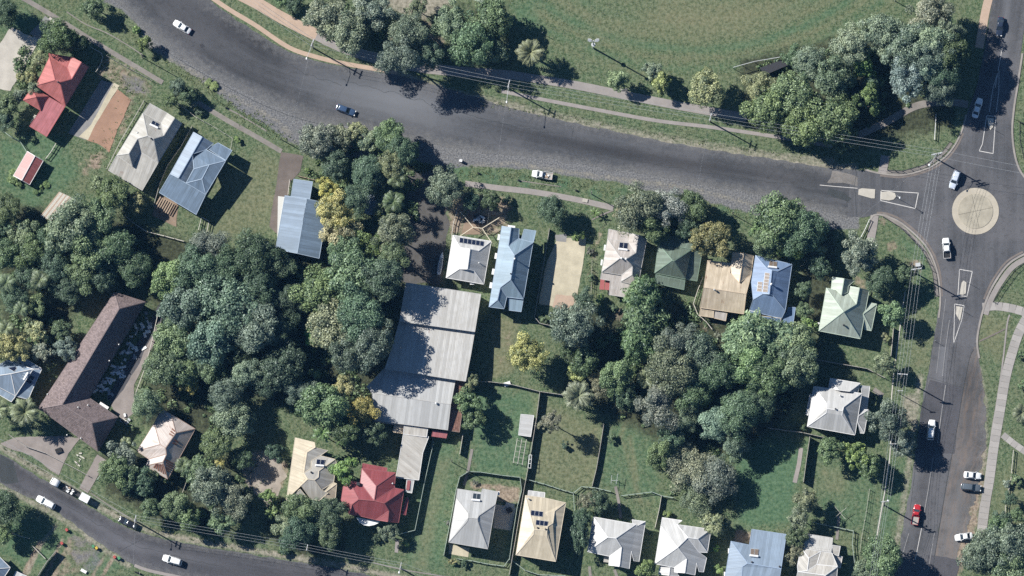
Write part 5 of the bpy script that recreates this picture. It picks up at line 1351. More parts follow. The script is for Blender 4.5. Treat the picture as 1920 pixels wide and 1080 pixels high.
# --- big stepped workshop
Z = (670, 510, 3.483)
r, b = house('workshop', 'large pale workshop of three stepped corrugated roofs, half in tree shade', 'workshop', (790, 670), 'sheds and garages')
roof_wing(r, b, Z, dict(a=(318, 70, 4.6), b=(807, 145, 4.6), c=(767, 390, 5.9), d=(275, 322, 5.9)), [('a', 'b', 'c', 'd')], RF['zinc'], TR['grey'], M['block'], windows=False, over=0.2)
roof_wing(r, b, Z, dict(a=(275, 318, 4.5), b=(767, 386, 4.5), m2=(740, 545, 5.2), m1=(235, 470, 5.2), c=(707, 714, 5.7), d=(180, 632, 5.7)), [('a', 'b', 'm2', 'm1'), ('m1', 'm2', 'c', 'd')], RF['zinc'], TR['grey'], M['block'], windows=False, over=0.2)
roof_wing(r, b, Z, dict(a=(180, 628, 4.1), b=(640, 708, 4.1), r2=(610, 864, 5.0), r1=(95, 790, 5.0), c=(590, 1032, 4.2), d=(115, 970, 4.2), w=(60, 750, 4.7)), [('a', 'b', 'r2', 'r1', 'w'), ('r1', 'r2', 'c', 'd')], RF['pewter'], TR['grey'], M['block'], windows=False, over=0.2)
roof_wing(r, b, Z, dict(a=(642, 712, 3.6), b=(708, 722, 3.0), c=(666, 1046, 3.0), d=(593, 1034, 3.6)), [('a', 'b', 'c', 'd')], RF['terra'], TR['rust'], M['block'], windows=False, over=0.2)
vent(r, b, Z, (515, 858), 5.0, 0.25, 0.7)
MB().prism([p - b for p in on_plane(Z, [(110, 962), (245, 985), (240, 998), (105, 978)], 3.4)], 3.3, 3.4).build('awning', RF['zinc'], r)
# small outbuildings between the workshop and the garage
r, b = house('shed', 'small tan roofed lean to beside the off white garage, below the workshop', 'shed', (747, 803), 'sheds and garages')
roof_wing(r, b, Z, dict(a=(245, 990, 2.6), b=(305, 998, 2.6), c=(295, 1055, 2.4), d=(232, 1045, 2.4)), [('a', 'b', 'c', 'd')], RF['sand'], TR['sand'], M['block'], windows=False, over=0.15)
r, b = house('shed', 'small dull red roofed shed at the foot of the terracotta tile strip', 'shed', (828, 812), 'sheds and garages')
roof_wing(r, b, Z, dict(a=(495, 1035, 2.7), b=(590, 1045, 2.7), c=(580, 1085, 2.4), d=(485, 1072, 2.4)), [('a', 'b', 'c', 'd')], RF['rose'], TR['crimson'], M['block'], windows=False, over=0.15)

# --- small sheds
Z = (0, 270, 4)
r, b = house('shed', 'small red gabled shed on the far left lawn', 'shed', (53, 318), 'sheds and garages')
roof_wing(r, b, Z, dict(a=(205, 55, 2.5), t=(262, 90, 3.3), t2=(163, 272, 3.3), d=(100, 238, 2.5), b=(325, 125, 2.5), c=(222, 306, 2.5)), [('a', 't', 't2', 'd'), ('t', 'b', 'c', 't2')], RF['red'], TR['white'], M['cream'], windows=False, over=0.2)
Z = (480, 270, 4)
r, b = house('shed', 'pale blue shed roof peeping out between the palms', 'shed', (700, 385), 'sheds and garages')
roof_wing(r, b, Z, dict(a=(835, 370, 2.7), t=(908, 378, 3.3), t2=(882, 535, 3.3), d=(812, 520, 2.7), b=(965, 392, 2.7), c=(940, 550, 2.7)), [('a', 't', 't2', 'd'), ('t', 'b', 'c', 't2')], RF['sky'], TR['white'], M['block'], windows=False, over=0.2)
Z = (940, 720, 4.5)
r, b = house('shed', 'small white flat roofed garden shed above the vegetable frame', 'shed', (985, 798), 'sheds and garages')
roof_wing(r, b, Z, dict(a=(165, 255, 2.3), b=(275, 265, 2.2), c=(248, 445, 2.2), d=(145, 430, 2.3)), [('a', 'b', 'c', 'd')], RF['white'], TR['white'], M['block'], windows=False, over=0.12)
Z = (0, 810, 4)
r, b = house('weatherboard_house', 'grey blue roof corner of the house in the bottom left corner', 'house', (2, 1068))
roof_wing(r, b, Z, dict(a=(-60, 880, 4.2), b=(78, 1018, 4.2), c=(-30, 1180, 4.2), d=(-220, 1080, 4.2), t=(-70, 1030, 5.6)), [('a', 'b', 't'), ('b', 'c', 't'), ('c', 'd', 't'), ('d', 'a', 't')], RF['sky'], TR['white'], M['weather'])
roof_wing(r, b, Z, dict(a=(120, 1045, 2.8), b=(200, 1080, 2.8), c=(170, 1130, 2.6), d=(95, 1095, 2.6)), [('a', 'b', 'c', 'd')], RF['white'], TR['white'], M['weather'], windows=False, over=0.15)
Z = (480, 0, 4)
r, b = house('park_shelter', 'teal roof edge of the park shelter at the top of the picture', 'shelter', (895, 0), 'sheds and garages')
roof_wing(r, b, Z, dict(a=(1630, -120, 2.9), b=(1760, -80, 2.9), c=(1690, 20, 2.6), d=(1615, -10, 2.6)), [('a', 'b', 'c', 'd')], RF['mint'], TR['mint'], M['block'], windows=False, over=0.3)
# ------------------------------------------------------------------ vegetation
def crown_mesh(name, seed, n_blob, n_leaf, leaf, blob=(0.22, 0.36), gap=0.0, spread=0.72, lobes=0.16, tone_blob=0.5, zlow=-0.45, long=1.5, droop=0.0, inner=0.15, spiky=0.0, majors=5):
    """unit crown: leaf-sized faces on many clumps spread through a dome (radius 1, centre 0)"""
    r = np.random.RandomState(seed)
    th = r.uniform(0, 2 * np.pi, n_blob)
    zc = r.uniform(zlow, 1.0, n_blob) ** 1.0
    rad = spread * (0.75 + 0.4 * r.rand(n_blob))
    k1, k2 = r.uniform(0, 6.28, 2)
    rad *= 1 + lobes * np.sin(3 * th + k1) + lobes * 0.7 * np.sin(5 * th + k2)
    ins = r.rand(n_blob) < inner
    rad[ins] *= r.uniform(0.2, 0.7, ins.sum())
    hz = np.sqrt(np.clip(1 - zc ** 2, 0, 1))
    C = np.stack([rad * hz * np.cos(th), rad * hz * np.sin(th), rad * zc], -1)
    # a few main boughs, each with its own share of clumps, give the crown an uneven outline
    ma = np.arange(majors) * 2 * np.pi / majors + r.uniform(-0.5, 0.5, majors)
    md = r.uniform(0.26, 0.50, majors); mr = r.uniform(0.50, 0.78, majors)
    MC = np.stack([md * np.cos(ma), md * np.sin(ma), r.uniform(-0.05, 0.30, majors)], -1)
    MC[0] = (0, 0, 0.25); mr[0] = 0.8
    mi = r.choice(majors, n_blob, p=mr ** 2 / (mr ** 2).sum())
    C = MC[mi] + C * mr[mi][:, None]
    R = r.uniform(blob[0], blob[1], n_blob) * r.choice([0.75, 1.0, 1.15], n_blob)
    tb = r.rand(n_blob)
    w = R ** 2; w /= w.sum()
    b = r.choice(n_blob, n_leaf, p=w)
    d = r.normal(size=(n_leaf, 3)); d[:, 2] += 0.45
    d /= np.linalg.norm(d, axis=1)[:, None]
    rr = R[b] * (0.62 + 0.45 * r.rand(n_leaf) ** 0.6)
    if spiky > 0:
        ph = r.uniform(0, 6.28, n_blob)
        az = np.arctan2(d[:, 1], d[:, 0])
        rr *= 1 + spiky * (np.abs(np.sin(2.5 * az + ph[b])) ** 3 - 0.2)
    p = C[b] + d * rr[:, None]
    p[:, 2] -= droop * (p[:, 0] ** 2 + p[:, 1] ** 2)
    out = p / (np.linalg.norm(p, axis=1)[:, None] + 1e-6)
    nrm = d * 0.75 + out * 0.3 + r.normal(size=(n_leaf, 3)) * 0.55
    nrm /= np.linalg.norm(nrm, axis=1)[:, None]
    t = np.cross(nrm, r.normal(size=(n_leaf, 3))); t /= np.linalg.norm(t, axis=1)[:, None] + 1e-9
    s = np.cross(nrm, t)
    sz = leaf * (0.55 + 0.9 * r.rand(n_leaf))
    a = t * (sz * long * 0.5)[:, None]; c = s * (sz * 0.5)[:, None]
    V = np.stack([p - a, p - c * 0.9 + a * 0.1, p + a, p + c * 0.9 + a * 0.1], 1).reshape(-1, 3)
    tone = np.clip(0.5 + (tb[b] - 0.5) * tone_blob + r.normal(0, 0.24, n_leaf), 0, 1)
    me = bpy.data.meshes.new(name)
    n = n_leaf
    me.vertices.add(4 * n); me.vertices.foreach_set('co', V.astype(np.float32).ravel())
    me.loops.add(4 * n); me.loops.foreach_set('vertex_index', np.arange(4 * n))
    me.polygons.add(n); me.polygons.foreach_set('loop_start', np.arange(0, 4 * n, 4)); me.polygons.foreach_set('loop_total', np.full(n, 4))
    me.update(calc_edges=True)
    at = me.attributes.new('tone', 'FLOAT', 'POINT')
    at.data.foreach_set('value', np.repeat(tone, 4).astype(np.float32))
    me.materials.append(M['leaf'])
    return me
def trunk_mesh(name, seed, mat, limbs=7, spread=0.55, thick=0.06):
    """unit trunk: stands from z=0 to the crown centre at z=1, limbs reach into a crown of radius 1 (x,y) / 0.6 (z)"""
    r = random.Random(seed)
    mb = MB()
    lean = Vector((r.uniform(-0.05, 0.05), r.uniform(-0.05, 0.05), 0))
    fork = Vector((0, 0, 0.62)) + lean
    mb.tube([(0, 0, -0.05), (0, 0, 0.05), lean * 0.6 + Vector((0, 0, 0.35)), fork], [thick * 1.5, thick, thick * 0.8, thick * 0.7], 7)
    for k in range(limbs):
        a = 2 * math.pi * k / limbs + r.uniform(-0.3, 0.3)
        q = spread * r.uniform(0.6, 1.15)
        tip = Vector((math.cos(a) * q, math.sin(a) * q, 1.0 + r.uniform(-0.05, 0.35)))
        mid = fork.lerp(tip, 0.5) + Vector((r.uniform(-0.06, 0.06), r.uniform(-0.06, 0.06), 0.06))
        mb.tube([fork - Vector((0, 0, 0.08)), mid, tip], [thick * 0.5, thick * 0.32, thick * 0.1], 5)
        t2 = mid + Vector((math.cos(a + 0.8) * q * 0.4, math.sin(a + 0.8) * q * 0.4, 0.22))
        mb.tube([mid, t2], [thick * 0.25, thick * 0.07], 4)
    return mesh(name, mb.v, mb.f, mat, smooth=True)
# species: (crown builds for large / medium / small trees, height factor, vertical squash, trunk)
XS = 1.25
SPEC = {
    'B': dict(blob=(0.15, 0.30), n=(80, 44, 18), leaves=(12000, 4200, 1500), leaf=(0.062, 0.085, 0.14)),                               # dense broadleaf
    'D': dict(blob=(0.13, 0.26), n=(110, 54, 18), leaves=(13000, 4600, 1500), leaf=(0.050, 0.075, 0.13), tone_blob=0.35),              # dark fine leaved
    'O': dict(blob=(0.13, 0.27), n=(95, 48, 18), leaves=(11500, 4800, 1500), leaf=(0.050, 0.072, 0.12), long=1.9, lobes=0.2, inner=0.3, tone_blob=0.6, spread=0.74),   # gum, open
    'Y': dict(blob=(0.13, 0.24), n=(90, 46, 18), leaves=(9500, 4600, 1500), leaf=(0.055, 0.08, 0.13), tone_blob=0.75, lobes=0.12),    # golden
    'F': dict(blob=(0.16, 0.30), n=(64, 34, 14), leaves=(9500, 4600, 1500), leaf=(0.060, 0.085, 0.13), long=3.4, spiky=0.7, lobes=0.12, droop=0.25, tone_blob=0.6),    # feathery
    'S': dict(blob=(0.14, 0.28), n=(80, 40, 14), leaves=(9500, 4200, 1300), leaf=(0.042, 0.062, 0.10), long=2.2, lobes=0.2, tone_blob=0.55, spread=0.74, inner=0.25),     # thin twiggy
    'L': dict(blob=(0.16, 0.30), n=(60, 30, 14), leaves=(8500, 4000, 1400), leaf=(0.062, 0.09, 0.15), tone_blob=0.6),                 # lime
}
PROTO = {}
def crown_for(sp, r):
    size = 0 if r > 4.3 else (1 if r > 2.1 else 2)
    var = rnd.randrange(3 if size < 2 else 2)
    key = (sp, size, var)
    if key not in PROTO:
        d = dict(SPEC[sp])
        n, lv, lf = d.pop('n')[size], int(d.pop('leaves')[size] * 1.6), d.pop('leaf')[size] * 0.77
        PROTO[key] = crown_mesh('crown', 100 + len(PROTO) * 7, n, lv, lf, **d)
    return PROTO[key]
TRUNKS = [trunk_mesh('trunk', k, M['bark'] if k < 3 else M['bark_pale'], limbs=6 + k % 3) for k in range(5)]
TINT = {'B': (0.082, 0.112, 0.050), 'D': (0.057, 0.084, 0.045), 'O': (0.125, 0.135, 0.085), 'Y': (0.26, 0.225, 0.075), 'F': (0.090, 0.128, 0.060), 'S': (0.140, 0.128, 0.098), 'L': (0.130, 0.172, 0.055)}
KIND = {'B': 'broadleaf_tree', 'D': 'dark_leaved_tree', 'O': 'gum_tree', 'Y': 'golden_tree', 'F': 'feathery_tree', 'S': 'sparse_tree', 'L': 'lime_green_tree'}
ALL_LABELS = []
LEAFK = (1.72, 1.78, 2.02)
GROW = {'B': 1.20, 'D': 1.22, 'O': 1.22, 'Y': 1.12, 'F': 1.16, 'S': 1.18, 'L': 1.14}
def tree(px, py, rpx, sp, label, col=None, hk=None, sx=1.0, sy=1.0, rz=None, group='trees among the houses', k=1.0):
    """a tree whose crown centre shows at the pixel; rpx is the crown radius in pixels"""
    r = rpx / PPM * GROW[sp]
    shrub = r < 2.2
    H = hk if hk else (1.35 * r if shrub else min(13.5, 1.4 + 1.7 * r))      # total height
    vs = min(r * 0.85, H * 0.5)
    hc = max(H - vs, vs * 0.5)
    base = P(px, py, hc); base.z = 0
    name = ('shrub' if shrub else KIND[sp])
    root = empty(name, base)
    tag(root, label, 'shrub' if shrub else 'tree', 'shrubs and bushes' if shrub else group)
    ALL_LABELS.append(label)
    o = link('crown', crown_for(sp, r), root)
    o.location = (0, 0, hc)
    o.rotation_euler = (0, 0, rnd.uniform(0, 6.28) if rz is None else rz)
    o.scale = (r * sx * rnd.uniform(0.97, 1.05), r * sy * rnd.uniform(0.97, 1.05), vs)
    c = col or TINT[sp]
    if sp in 'OS': c = (c[0] * 0.86, c[1] * 0.98, c[2] * 0.92)
    if sp == 'Y': c = (c[0] * 0.69, c[1] * 0.79, c[2] * 1.12)
    j = rnd.uniform(0.88, 1.14) * k
    o.color = (c[0] * j * LEAFK[0] * rnd.uniform(0.94, 1.08), c[1] * j * LEAFK[1], c[2] * j * LEAFK[2] * rnd.uniform(0.9, 1.12), 1)
    t = link('trunk', TRUNKS[3 + rnd.randrange(2)] if sp in 'OS' else TRUNKS[rnd.randrange(3)], root)
    t.scale = (r * 0.9, r * 0.9, hc)
    t.rotation_euler = (0, 0, rnd.uniform(0, 6.28))
    return root

# palms: a trunk and a rosette of fronds, every frond its own piece
def frond_mesh(name, L, width, n, droop, leafw, lift=0.35, seed=0):
    r = random.Random(seed)
    vs, fs, tn = [], [], []
    pts = []
    for i in range(n + 1):
        t = i / n
        x = L * (t * (1 - 0.18 * droop * t))
        z = L * (lift * t - droop * t * t * 0.75)
        pts.append(Vector((x, 0, z)))
    def quad(a, b, c, d, tone):
        k = len(vs)
        vs.extend([a, b, c, d]); fs.append((k, k + 1, k + 2, k + 3)); tn.extend([tone] * 4)
    for i in range(n):
        a, b = pts[i], pts[i + 1]
        w = 0.045 * (1 - i / n) + 0.012
        quad(a + Vector((0, -w, 0.01)), b + Vector((0, -w, 0.01)), b + Vector((0, w, 0.01)), a + Vector((0, w, 0.01)), 0.75)
        t = (i + 0.5) / n
        wl = width * (math.sin(math.pi * min(1, t * 0.92 + 0.1)) ** 0.6) * r.uniform(0.85, 1.1)
        d = (b - a).normalized()
        for s in (-1, 1):
            m = a.lerp(b, 0.5)
            tip = m + d * wl * 0.55 + Vector((0, s * wl, -wl * 0.28))
            q = d * leafw
            quad(m - q, m + q, tip + q * 0.25, tip - q * 0.25, r.uniform(0.3, 0.9))
    me = mesh(name, vs, fs, M['leaf'])
    at = me.attributes.new('tone', 'FLOAT', 'POINT')
    at.data.foreach_set('value', tn)
    return me
FR_DATE = [frond_mesh('frond', 1.0, 0.20, 9, d, 0.045, l, k) for k, (d, l) in enumerate(((0.55, 0.45), (0.75, 0.55), (0.95, 0.3)))]
FR_COCO = [frond_mesh('frond', 1.0, 0.26, 8, d, 0.050, l, k + 5) for k, (d, l) in enumerate(((0.8, 0.6), (1.0, 0.45)))]
FR_BROAD = [frond_mesh('frond', 1.0, 0.17, 4, d, 0.13, l, k + 9) for k, (d, l) in enumerate(((0.7, 0.6), (0.95, 0.5)))]
def palm(px, py, rpx, label, kind='date', h=6.0, n=34, col=(0.17, 0.19, 0.11), group='palms'):
    r = rpx / PPM
    base = P(px, py, h); base.z = 0
    root = empty({'date': 'date_palm', 'coco': 'feather_palm', 'broad': 'banana_plant'}[kind], base)
    tag(root, label, 'palm' if kind != 'broad' else 'plant', group)
    ALL_LABELS.append(label)
    mb = MB()
    tr = 0.32 if kind == 'date' else 0.14
    mb.tube([(0, 0, -0.1), (0, 0, h * 0.5), (0, 0, h)], [tr * 1.15, tr, tr * 1.1], 8)
    mb.build('trunk', M['bark'], root)
    src = {'date': FR_DATE, 'coco': FR_COCO, 'broad': FR_BROAD}[kind]
    for k in range(n):
        f = link('frond', src[k % len(src)], root)
        ring = k / n
        a = k * 2.39996
        f.location = (math.cos(a) * tr * 0.6, math.sin(a) * tr * 0.6, h - 0.05 + 0.25 * (1 - ring))
        f.rotation_euler = (rnd.uniform(-0.25, 0.25), math.radians(-35 + 55 * ring) if kind == 'date' else math.radians(-28 + 45 * ring), a + rnd.uniform(-0.12, 0.12))
        s = r * rnd.uniform(0.9, 1.12) * (0.82 + 0.22 * ring)
        f.scale = (s, s, s)
        j = rnd.uniform(0.75, 1.2)
        f.color = (col[0] * j, col[1] * j, col[2] * j, 1)
    return root

GREY = (0.132, 0.142, 0.088); SILV = (0.185, 0.20, 0.14); GOLD = (0.31, 0.235, 0.05); OLIVE = (0.155, 0.155, 0.075); DKO = (0.090, 0.098, 0.072); BRN = (0.155, 0.13, 0.085); BLUISH = (0.075, 0.105, 0.072)
# --- top left
T = tree
T(8, 22, 26, 'D', 'dark tree in the top left corner beside the footpath')
T(175, 12, 21, 'B', 'round green street tree standing beside the main road at top left', k=0.85)
T(255, 58, 9, 'L', 'small bright bush on the verge just below the round street tree')
T(270, 84, 14, 'L', 'low rough weeds bush on the verge above the lone timber pole', k=0.75)
T(394, 160, 13, 'L', 'tufted round bush on the verge beside the gravel shoulder', k=0.8, hk=0.9)
T(110, 68, 31, 'B', 'leafy tree shading the north end of the red roofed house', k=0.75)
T(140, 82, 20, 'D', 'dark tree overhanging the verandah of the red roofed house')
T(70, 112, 16, 'L', 'yellowish shrub between the pale slab and the red roofed house', col=OLIVE)
T(52, 140, 18, 'L', 'olive shrub on the west side of the red roofed house', col=OLIVE)
T(65, 163, 17, 'S', 'thin grey shrub touching the red turret roof', col=GREY)
T(38, 180, 15, 'Y', 'yellow green shrub west of the red turret roof', col=OLIVE)
T(14, 195, 20, 'B', 'dense tree at the left edge beside the red turret roof')
T(10, 228, 18, 'D', 'dark tree at the left edge above the clothes line')
T(330, 165, 17, 'S', 'scrubby dark tree above the pale grey roofed house', col=DKO)
T(352, 178, 15, 'D', 'dark bushy shrub casting shade over the footpath gap')
T(318, 190, 14, 'B', 'small green tree against the front of the pale grey house')
T(363, 197, 7, 'S', 'tiny pale flowering bush beside the front path')
T(375, 210, 8, 'D', 'low dark hedge bush near the blue roofed house gate')
T(30, 335, 16, 'L', 'pale overgrown bush behind the small red shed', k=0.85, hk=1.6)
T(75, 350, 15, 'L', 'weedy low bush beside the stacked pale boards', k=0.8, hk=0.8)
# --- left groves
T(210, 368, 30, 'B', 'broad tree behind the pale grey roofed house')
T(185, 350, 16, 'L', 'light green shrub at the corner of the rear skillion roof', col=(0.13, 0.145, 0.07))
T(258, 378, 19, 'F', 'bamboo like feathery shrub between the grey and the blue houses', col=OLIVE)
T(130, 425, 48, 'O', 'large pale leaved tree in the left grove', col=(0.15, 0.165, 0.10), hk=15)
T(175, 410, 36, 'B', 'tall tree right behind the large pale leaved tree', k=1.1)
T(165, 468, 40, 'B', 'dense green tree below the large pale leaved tree')
T(215, 465, 38, 'D', 'dark spreading tree left of the wire fence paddock')
T(250, 505, 32, 'D', 'dark tree north of the brown tiled building')
T(12, 395, 26, 'B', 'leafy tree at the left edge below the small red shed', k=0.8)
T(42, 440, 25, 'O', 'grey green tree at the left edge of the left grove', col=GREY)
T(10, 480, 28, 'B', 'tree at the left edge beside the fern palms')
T(105, 500, 30, 'D', 'dark tree filling the middle of the left grove')
T(25, 560, 26, 'D', 'dark tree above the yellow flowering trees')
T(125, 545, 26, 'D', 'dark tree beside the top end of the brown tiled roof')
T(70, 575, 20, 'B', 'green tree between two feather palms at the left')
T(60, 470, 30, 'B', 'green tree left of the large pale leaved tree', k=0.9)
T(95, 455, 28, 'D', 'dark tree under the large pale leaved tree')
T(55, 520, 26, 'D', 'dark tree between the two left feather palms')
T(150, 515, 30, 'B', 'green tree above the top end of the brown roof', k=0.9)
T(195, 520, 28, 'D', 'dark tree over the north west edge of the brown roof')
T(5, 435, 22, 'D', 'dark tree at the left edge above the tree by the palms')
T(455, 650, 30, 'D', 'dark tree in the hollow of the middle grove', k=0.8)
T(390, 690, 30, 'B', 'green tree above the grey green tree by the rust streaked house', k=0.85)
T(520, 620, 34, 'D', 'dark tree on the east flank of the middle grove', k=0.8)
T(545, 560, 30, 'D', 'dark tree below the long blue house', k=0.8)
T(500, 720, 26, 'D', 'dark low tree on the grass gap of the middle grove', k=0.8)
T(390, 462, 32, 'S', 'grey twiggy tree at the end of the wire fence paddock', col=(0.125, 0.125, 0.095))
T(318, 520, 34, 'B', 'rounded bright green tree beside the top corner of the brown roof', k=1.2)
T(365, 505, 40, 'D', 'deep green tree below the grey twiggy tree', k=1.15)
T(420, 510, 34, 'D', 'dark green tree south of the open lawn')
T(480, 475, 42, 'D', 'blackish tree south of the long blue house driveway', k=0.7)
T(520, 500, 32, 'D', 'blackish tree beside the lower end of the long blue house', k=0.85)
T(485, 540, 38, 'D', 'dark tree in the middle grove gap', k=0.9)
T(345, 575, 42, 'B', 'dense tree along the fence of the brown tiled building', col=BLUISH)
T(430, 575, 62, 'D', 'largest dome shaped tree of the middle grove', col=(0.078, 0.105, 0.060), hk=15)
T(395, 640, 44, 'B', 'broad crowned tree below the largest dome tree', col=BLUISH)
T(480, 615, 46, 'B', 'wide tree at the east side of the largest dome tree', col=(0.075, 0.098, 0.062), hk=15)
T(320, 640, 34, 'B', 'green tree overhanging the rubbish strewn driveway', k=1.1)
T(300, 690, 32, 'B', 'bushy tree at the lower half of the rubbish strewn driveway', k=1.05)
T(345, 695, 30, 'F', 'feathery crowned tree above the rust streaked house', k=0.9)
T(355, 722, 19, 'Y', 'small golden tree in the grove above the rust streaked house', col=GOLD)
T(275, 760, 30, 'S', 'grey leaved tree north west of the rust streaked house', col=GREY)
T(425, 745, 34, 'S', 'grey green tree right of the rust streaked house', col=(0.12, 0.13, 0.095))
T(465, 700, 30, 'O', 'open gum at the edge of the dark middle grove', col=GREY)
T(435, 790, 34, 'B', 'pale crowned tree beside the bare dirt yard', col=(0.115, 0.135, 0.085))
T(405, 830, 28, 'B', 'green tree above the small yellow palm')
T(530, 690, 40, 'D', 'dark tree in the shady gap left of the workshop', k=0.8)
T(500, 560, 30, 'D', 'dark tree between the two large groves', k=0.8)
# --- central grove
T(645, 470, 30, 'B', 'green tree below the golden tree by the long blue house')
T(690, 460, 30, 'L', 'light leaved tree between the golden tree and the grey tree', k=0.72)
T(600, 550, 42, 'B', 'big tree on the west flank of the central grove', k=1.05)
T(660, 525, 46, 'B', 'big dome tree in the middle of the central grove', k=1.15, hk=15)
T(715, 525, 38, 'D', 'dark tree beside the top workshop roof', k=1.1, hk=17)
T(620, 610, 44, 'B', 'tall crown in the lower central grove', col=(0.115, 0.13, 0.075))
T(680, 590, 44, 'D', 'dense dark crown touching the workshop shade', k=1.2, hk=18)
T(700, 645, 40, 'O', 'dark grey green tree leaning over the middle workshop roof', col=DKO, hk=17)
T(655, 670, 34, 'O', 'dark thin leaved tree above the golden tree by the workshop', col=DKO, hk=16)
T(590, 630, 18, 'L', 'bright vine covered tree on the dark edge of the central grove', col=(0.10, 0.19, 0.055))
T(588, 702, 12, 'L', 'small bright round shrub in the dark gap', col=(0.12, 0.17, 0.07))
T(560, 735, 28, 'S', 'grey shrubby tree left of the lower central trees', col=(0.12, 0.13, 0.09))
T(610, 760, 44, 'B', 'wide green tree above the cream roofed house')
T(645, 728, 26, 'Y', 'yellow flowering tree next to the bottom workshop roof', hk=11)
T(680, 770, 32, 'Y', 'deep golden tree at the corner of the bottom workshop roof', col=GOLD)
T(650, 800, 28, 'B', 'green tree between the golden tree and the cream roofed house', k=0.8)
T(700, 815, 24, 'D', 'dark tree north of the crimson roof', k=0.8)
# --- the row by the main road
T(598, 268, 33, 'O', 'grey flowering gum at the mouth of the brown driveway', col=(0.165, 0.155, 0.115))
T(640, 255, 22, 'O', 'thin grey gum beside the yellow roadside tree', col=(0.15, 0.15, 0.10))
T(668, 250, 22, 'Y', 'yellow roadside tree overhanging the main road', col=(0.25, 0.235, 0.09))
T(695, 262, 26, 'Y', 'yellow green roadside tree right of the yellow roadside tree', col=(0.19, 0.195, 0.085))
T(732, 255, 28, 'B', 'green tree at the kerb right of the yellow roadside trees', k=1.1, hk=10)
T(630, 312, 28, 'D', 'dark tree between the gum and the golden tree')
T(690, 325, 34, 'D', 'dark tree in front of the palm clump')
T(755, 285, 28, 'D', 'dark tree throwing its shade on the main road', hk=12)
T(735, 308, 26, 'O', 'grey olive tree above the upper feather palm', col=OLIVE, hk=12)
T(612, 350, 20, 'Y', 'bright gold small crown at the top of the golden tree', col=(0.36, 0.29, 0.06))
T(625, 395, 38, 'Y', 'big golden tree over the long blue house', col=(0.33, 0.26, 0.07), sx=0.95, sy=1.0)
T(632, 432, 34, 'Y', 'lower golden crown beside the long blue house', col=(0.27, 0.225, 0.08))
T(735, 435, 33, 'O', 'olive grey round tree right of the pale blue shed', col=(0.125, 0.122, 0.085), hk=14)
T(735, 480, 26, 'B', 'green tree below the olive grey round tree', k=0.8, hk=14)
T(838, 350, 32, 'O', 'pale grey green tree at the front of the junk yard', col=(0.115, 0.13, 0.088))
T(885, 380, 17, 'D', 'dark small tree above the yard junk')
T(920, 374, 18, 'B', 'dark green small tree by the footpath, above the long pale blue house', k=0.6)
T(948, 372, 10, 'D', 'tiny dark bush by the front wall of the long pale blue house')
T(672, 372, 26, 'D', 'dark tree left of the pale blue shed', hk=11)
T(722, 402, 20, 'B', 'green tree right of the pale blue shed', k=0.8)
T(700, 345, 24, 'D', 'dark tree above the pale blue shed', hk=9)
# --- park, top
T(615, 30, 40, 'O', 'large olive gum at the park edge near the tan path', col=(0.165, 0.15, 0.105), hk=14)
T(660, 60, 40, 'O', 'large gum overhanging the grey path', col=(0.15, 0.14, 0.10), hk=16)
T(700, 25, 38, 'O', 'large gum beside the sandy clearing', col=(0.155, 0.15, 0.11), hk=15)
T(765, 60, 38, 'S', 'thin gum with see through crown beside the sandy clearing', col=GREY, hk=15)
T(848, 45, 34, 'O', 'pale barked gum right of the sandy clearing', col=(0.13, 0.145, 0.085))
T(885, 75, 42, 'O', 'big green gum above the main road bend', col=(0.10, 0.125, 0.062), hk=14)
T(925, 35, 36, 'B', 'broad green tree beside the park shelter')
T(920, 90, 28, 'O', 'gum at the right of the big green gum', col=(0.105, 0.12, 0.07))
T(780, 15, 20, 'S', 'small thin tree in the sandy clearing', col=GREY)
T(555, 8, 18, 'D', 'dark hedge tree at the top by the tan path')
T(530, -2, 14, 'B', 'low hedge bush at the top edge by the tan path')
T(1160, 150, 19, 'O', 'olive bush on the park path, leftmost of the path bushes', col=(0.17, 0.175, 0.095))
T(1222, 132, 18, 'Y', 'olive yellow bush under the floodlight mast shadow', col=(0.20, 0.205, 0.09))
T(1240, 160, 19, 'L', 'yellow green bush, right of the olive yellow bush on the park path', col=(0.175, 0.19, 0.07))
T(1328, 168, 37, 'Y', 'round yellow green tree beside the park path', col=(0.25, 0.245, 0.08))
T(1425, 165, 30, 'L', 'pale lime tree at the left end of the park grove', col=(0.165, 0.18, 0.085))
T(1440, 205, 38, 'B', 'green tree at the lower left end of the park grove', k=1.1)
T(1480, 175, 36, 'B', 'mid green tree below the goal frame', k=1.15)
T(1490, 108, 20, 'D', 'dark small tree at the top left corner of the park grove', k=1.2)
T(1520, 120, 34, 'S', 'grey twiggy tree at the top of the park grove', col=GREY)
T(1555, 150, 38, 'O', 'gum in the middle left of the park grove', col=(0.10, 0.115, 0.072))
T(1505, 238, 38, 'B', 'green tree at the foot of the park grove beside the wires', k=1.1, hk=12)
T(1565, 225, 42, 'B', 'big green tree at the foot of the park grove', k=1.1, hk=13)
T(1600, 85, 36, 'O', 'pale gum on the top side of the park grove', col=(0.15, 0.158, 0.105))
T(1622, 128, 22, 'L', 'bright green tree in the heart of the park grove', col=(0.125, 0.19, 0.06))
T(1632, 160, 16, 'D', 'small deep green tree below the bright green tree', k=1.2)
T(1625, 190, 26, 'L', 'light green tree at the dark gap of the park grove', k=0.7)
T(1655, 60, 38, 'O', 'gum high on the right of the park grove', col=(0.165, 0.165, 0.11))
T(1700, 90, 42, 'O', 'grey gum at the right of the park grove', col=(0.145, 0.152, 0.11), hk=15)
T(1745, 75, 34, 'O', 'silvery gum at the far right of the park grove', col=SILV, hk=15)
T(1740, 120, 30, 'S', 'silver flowering gum overhanging the shaded path', col=SILV, hk=14)
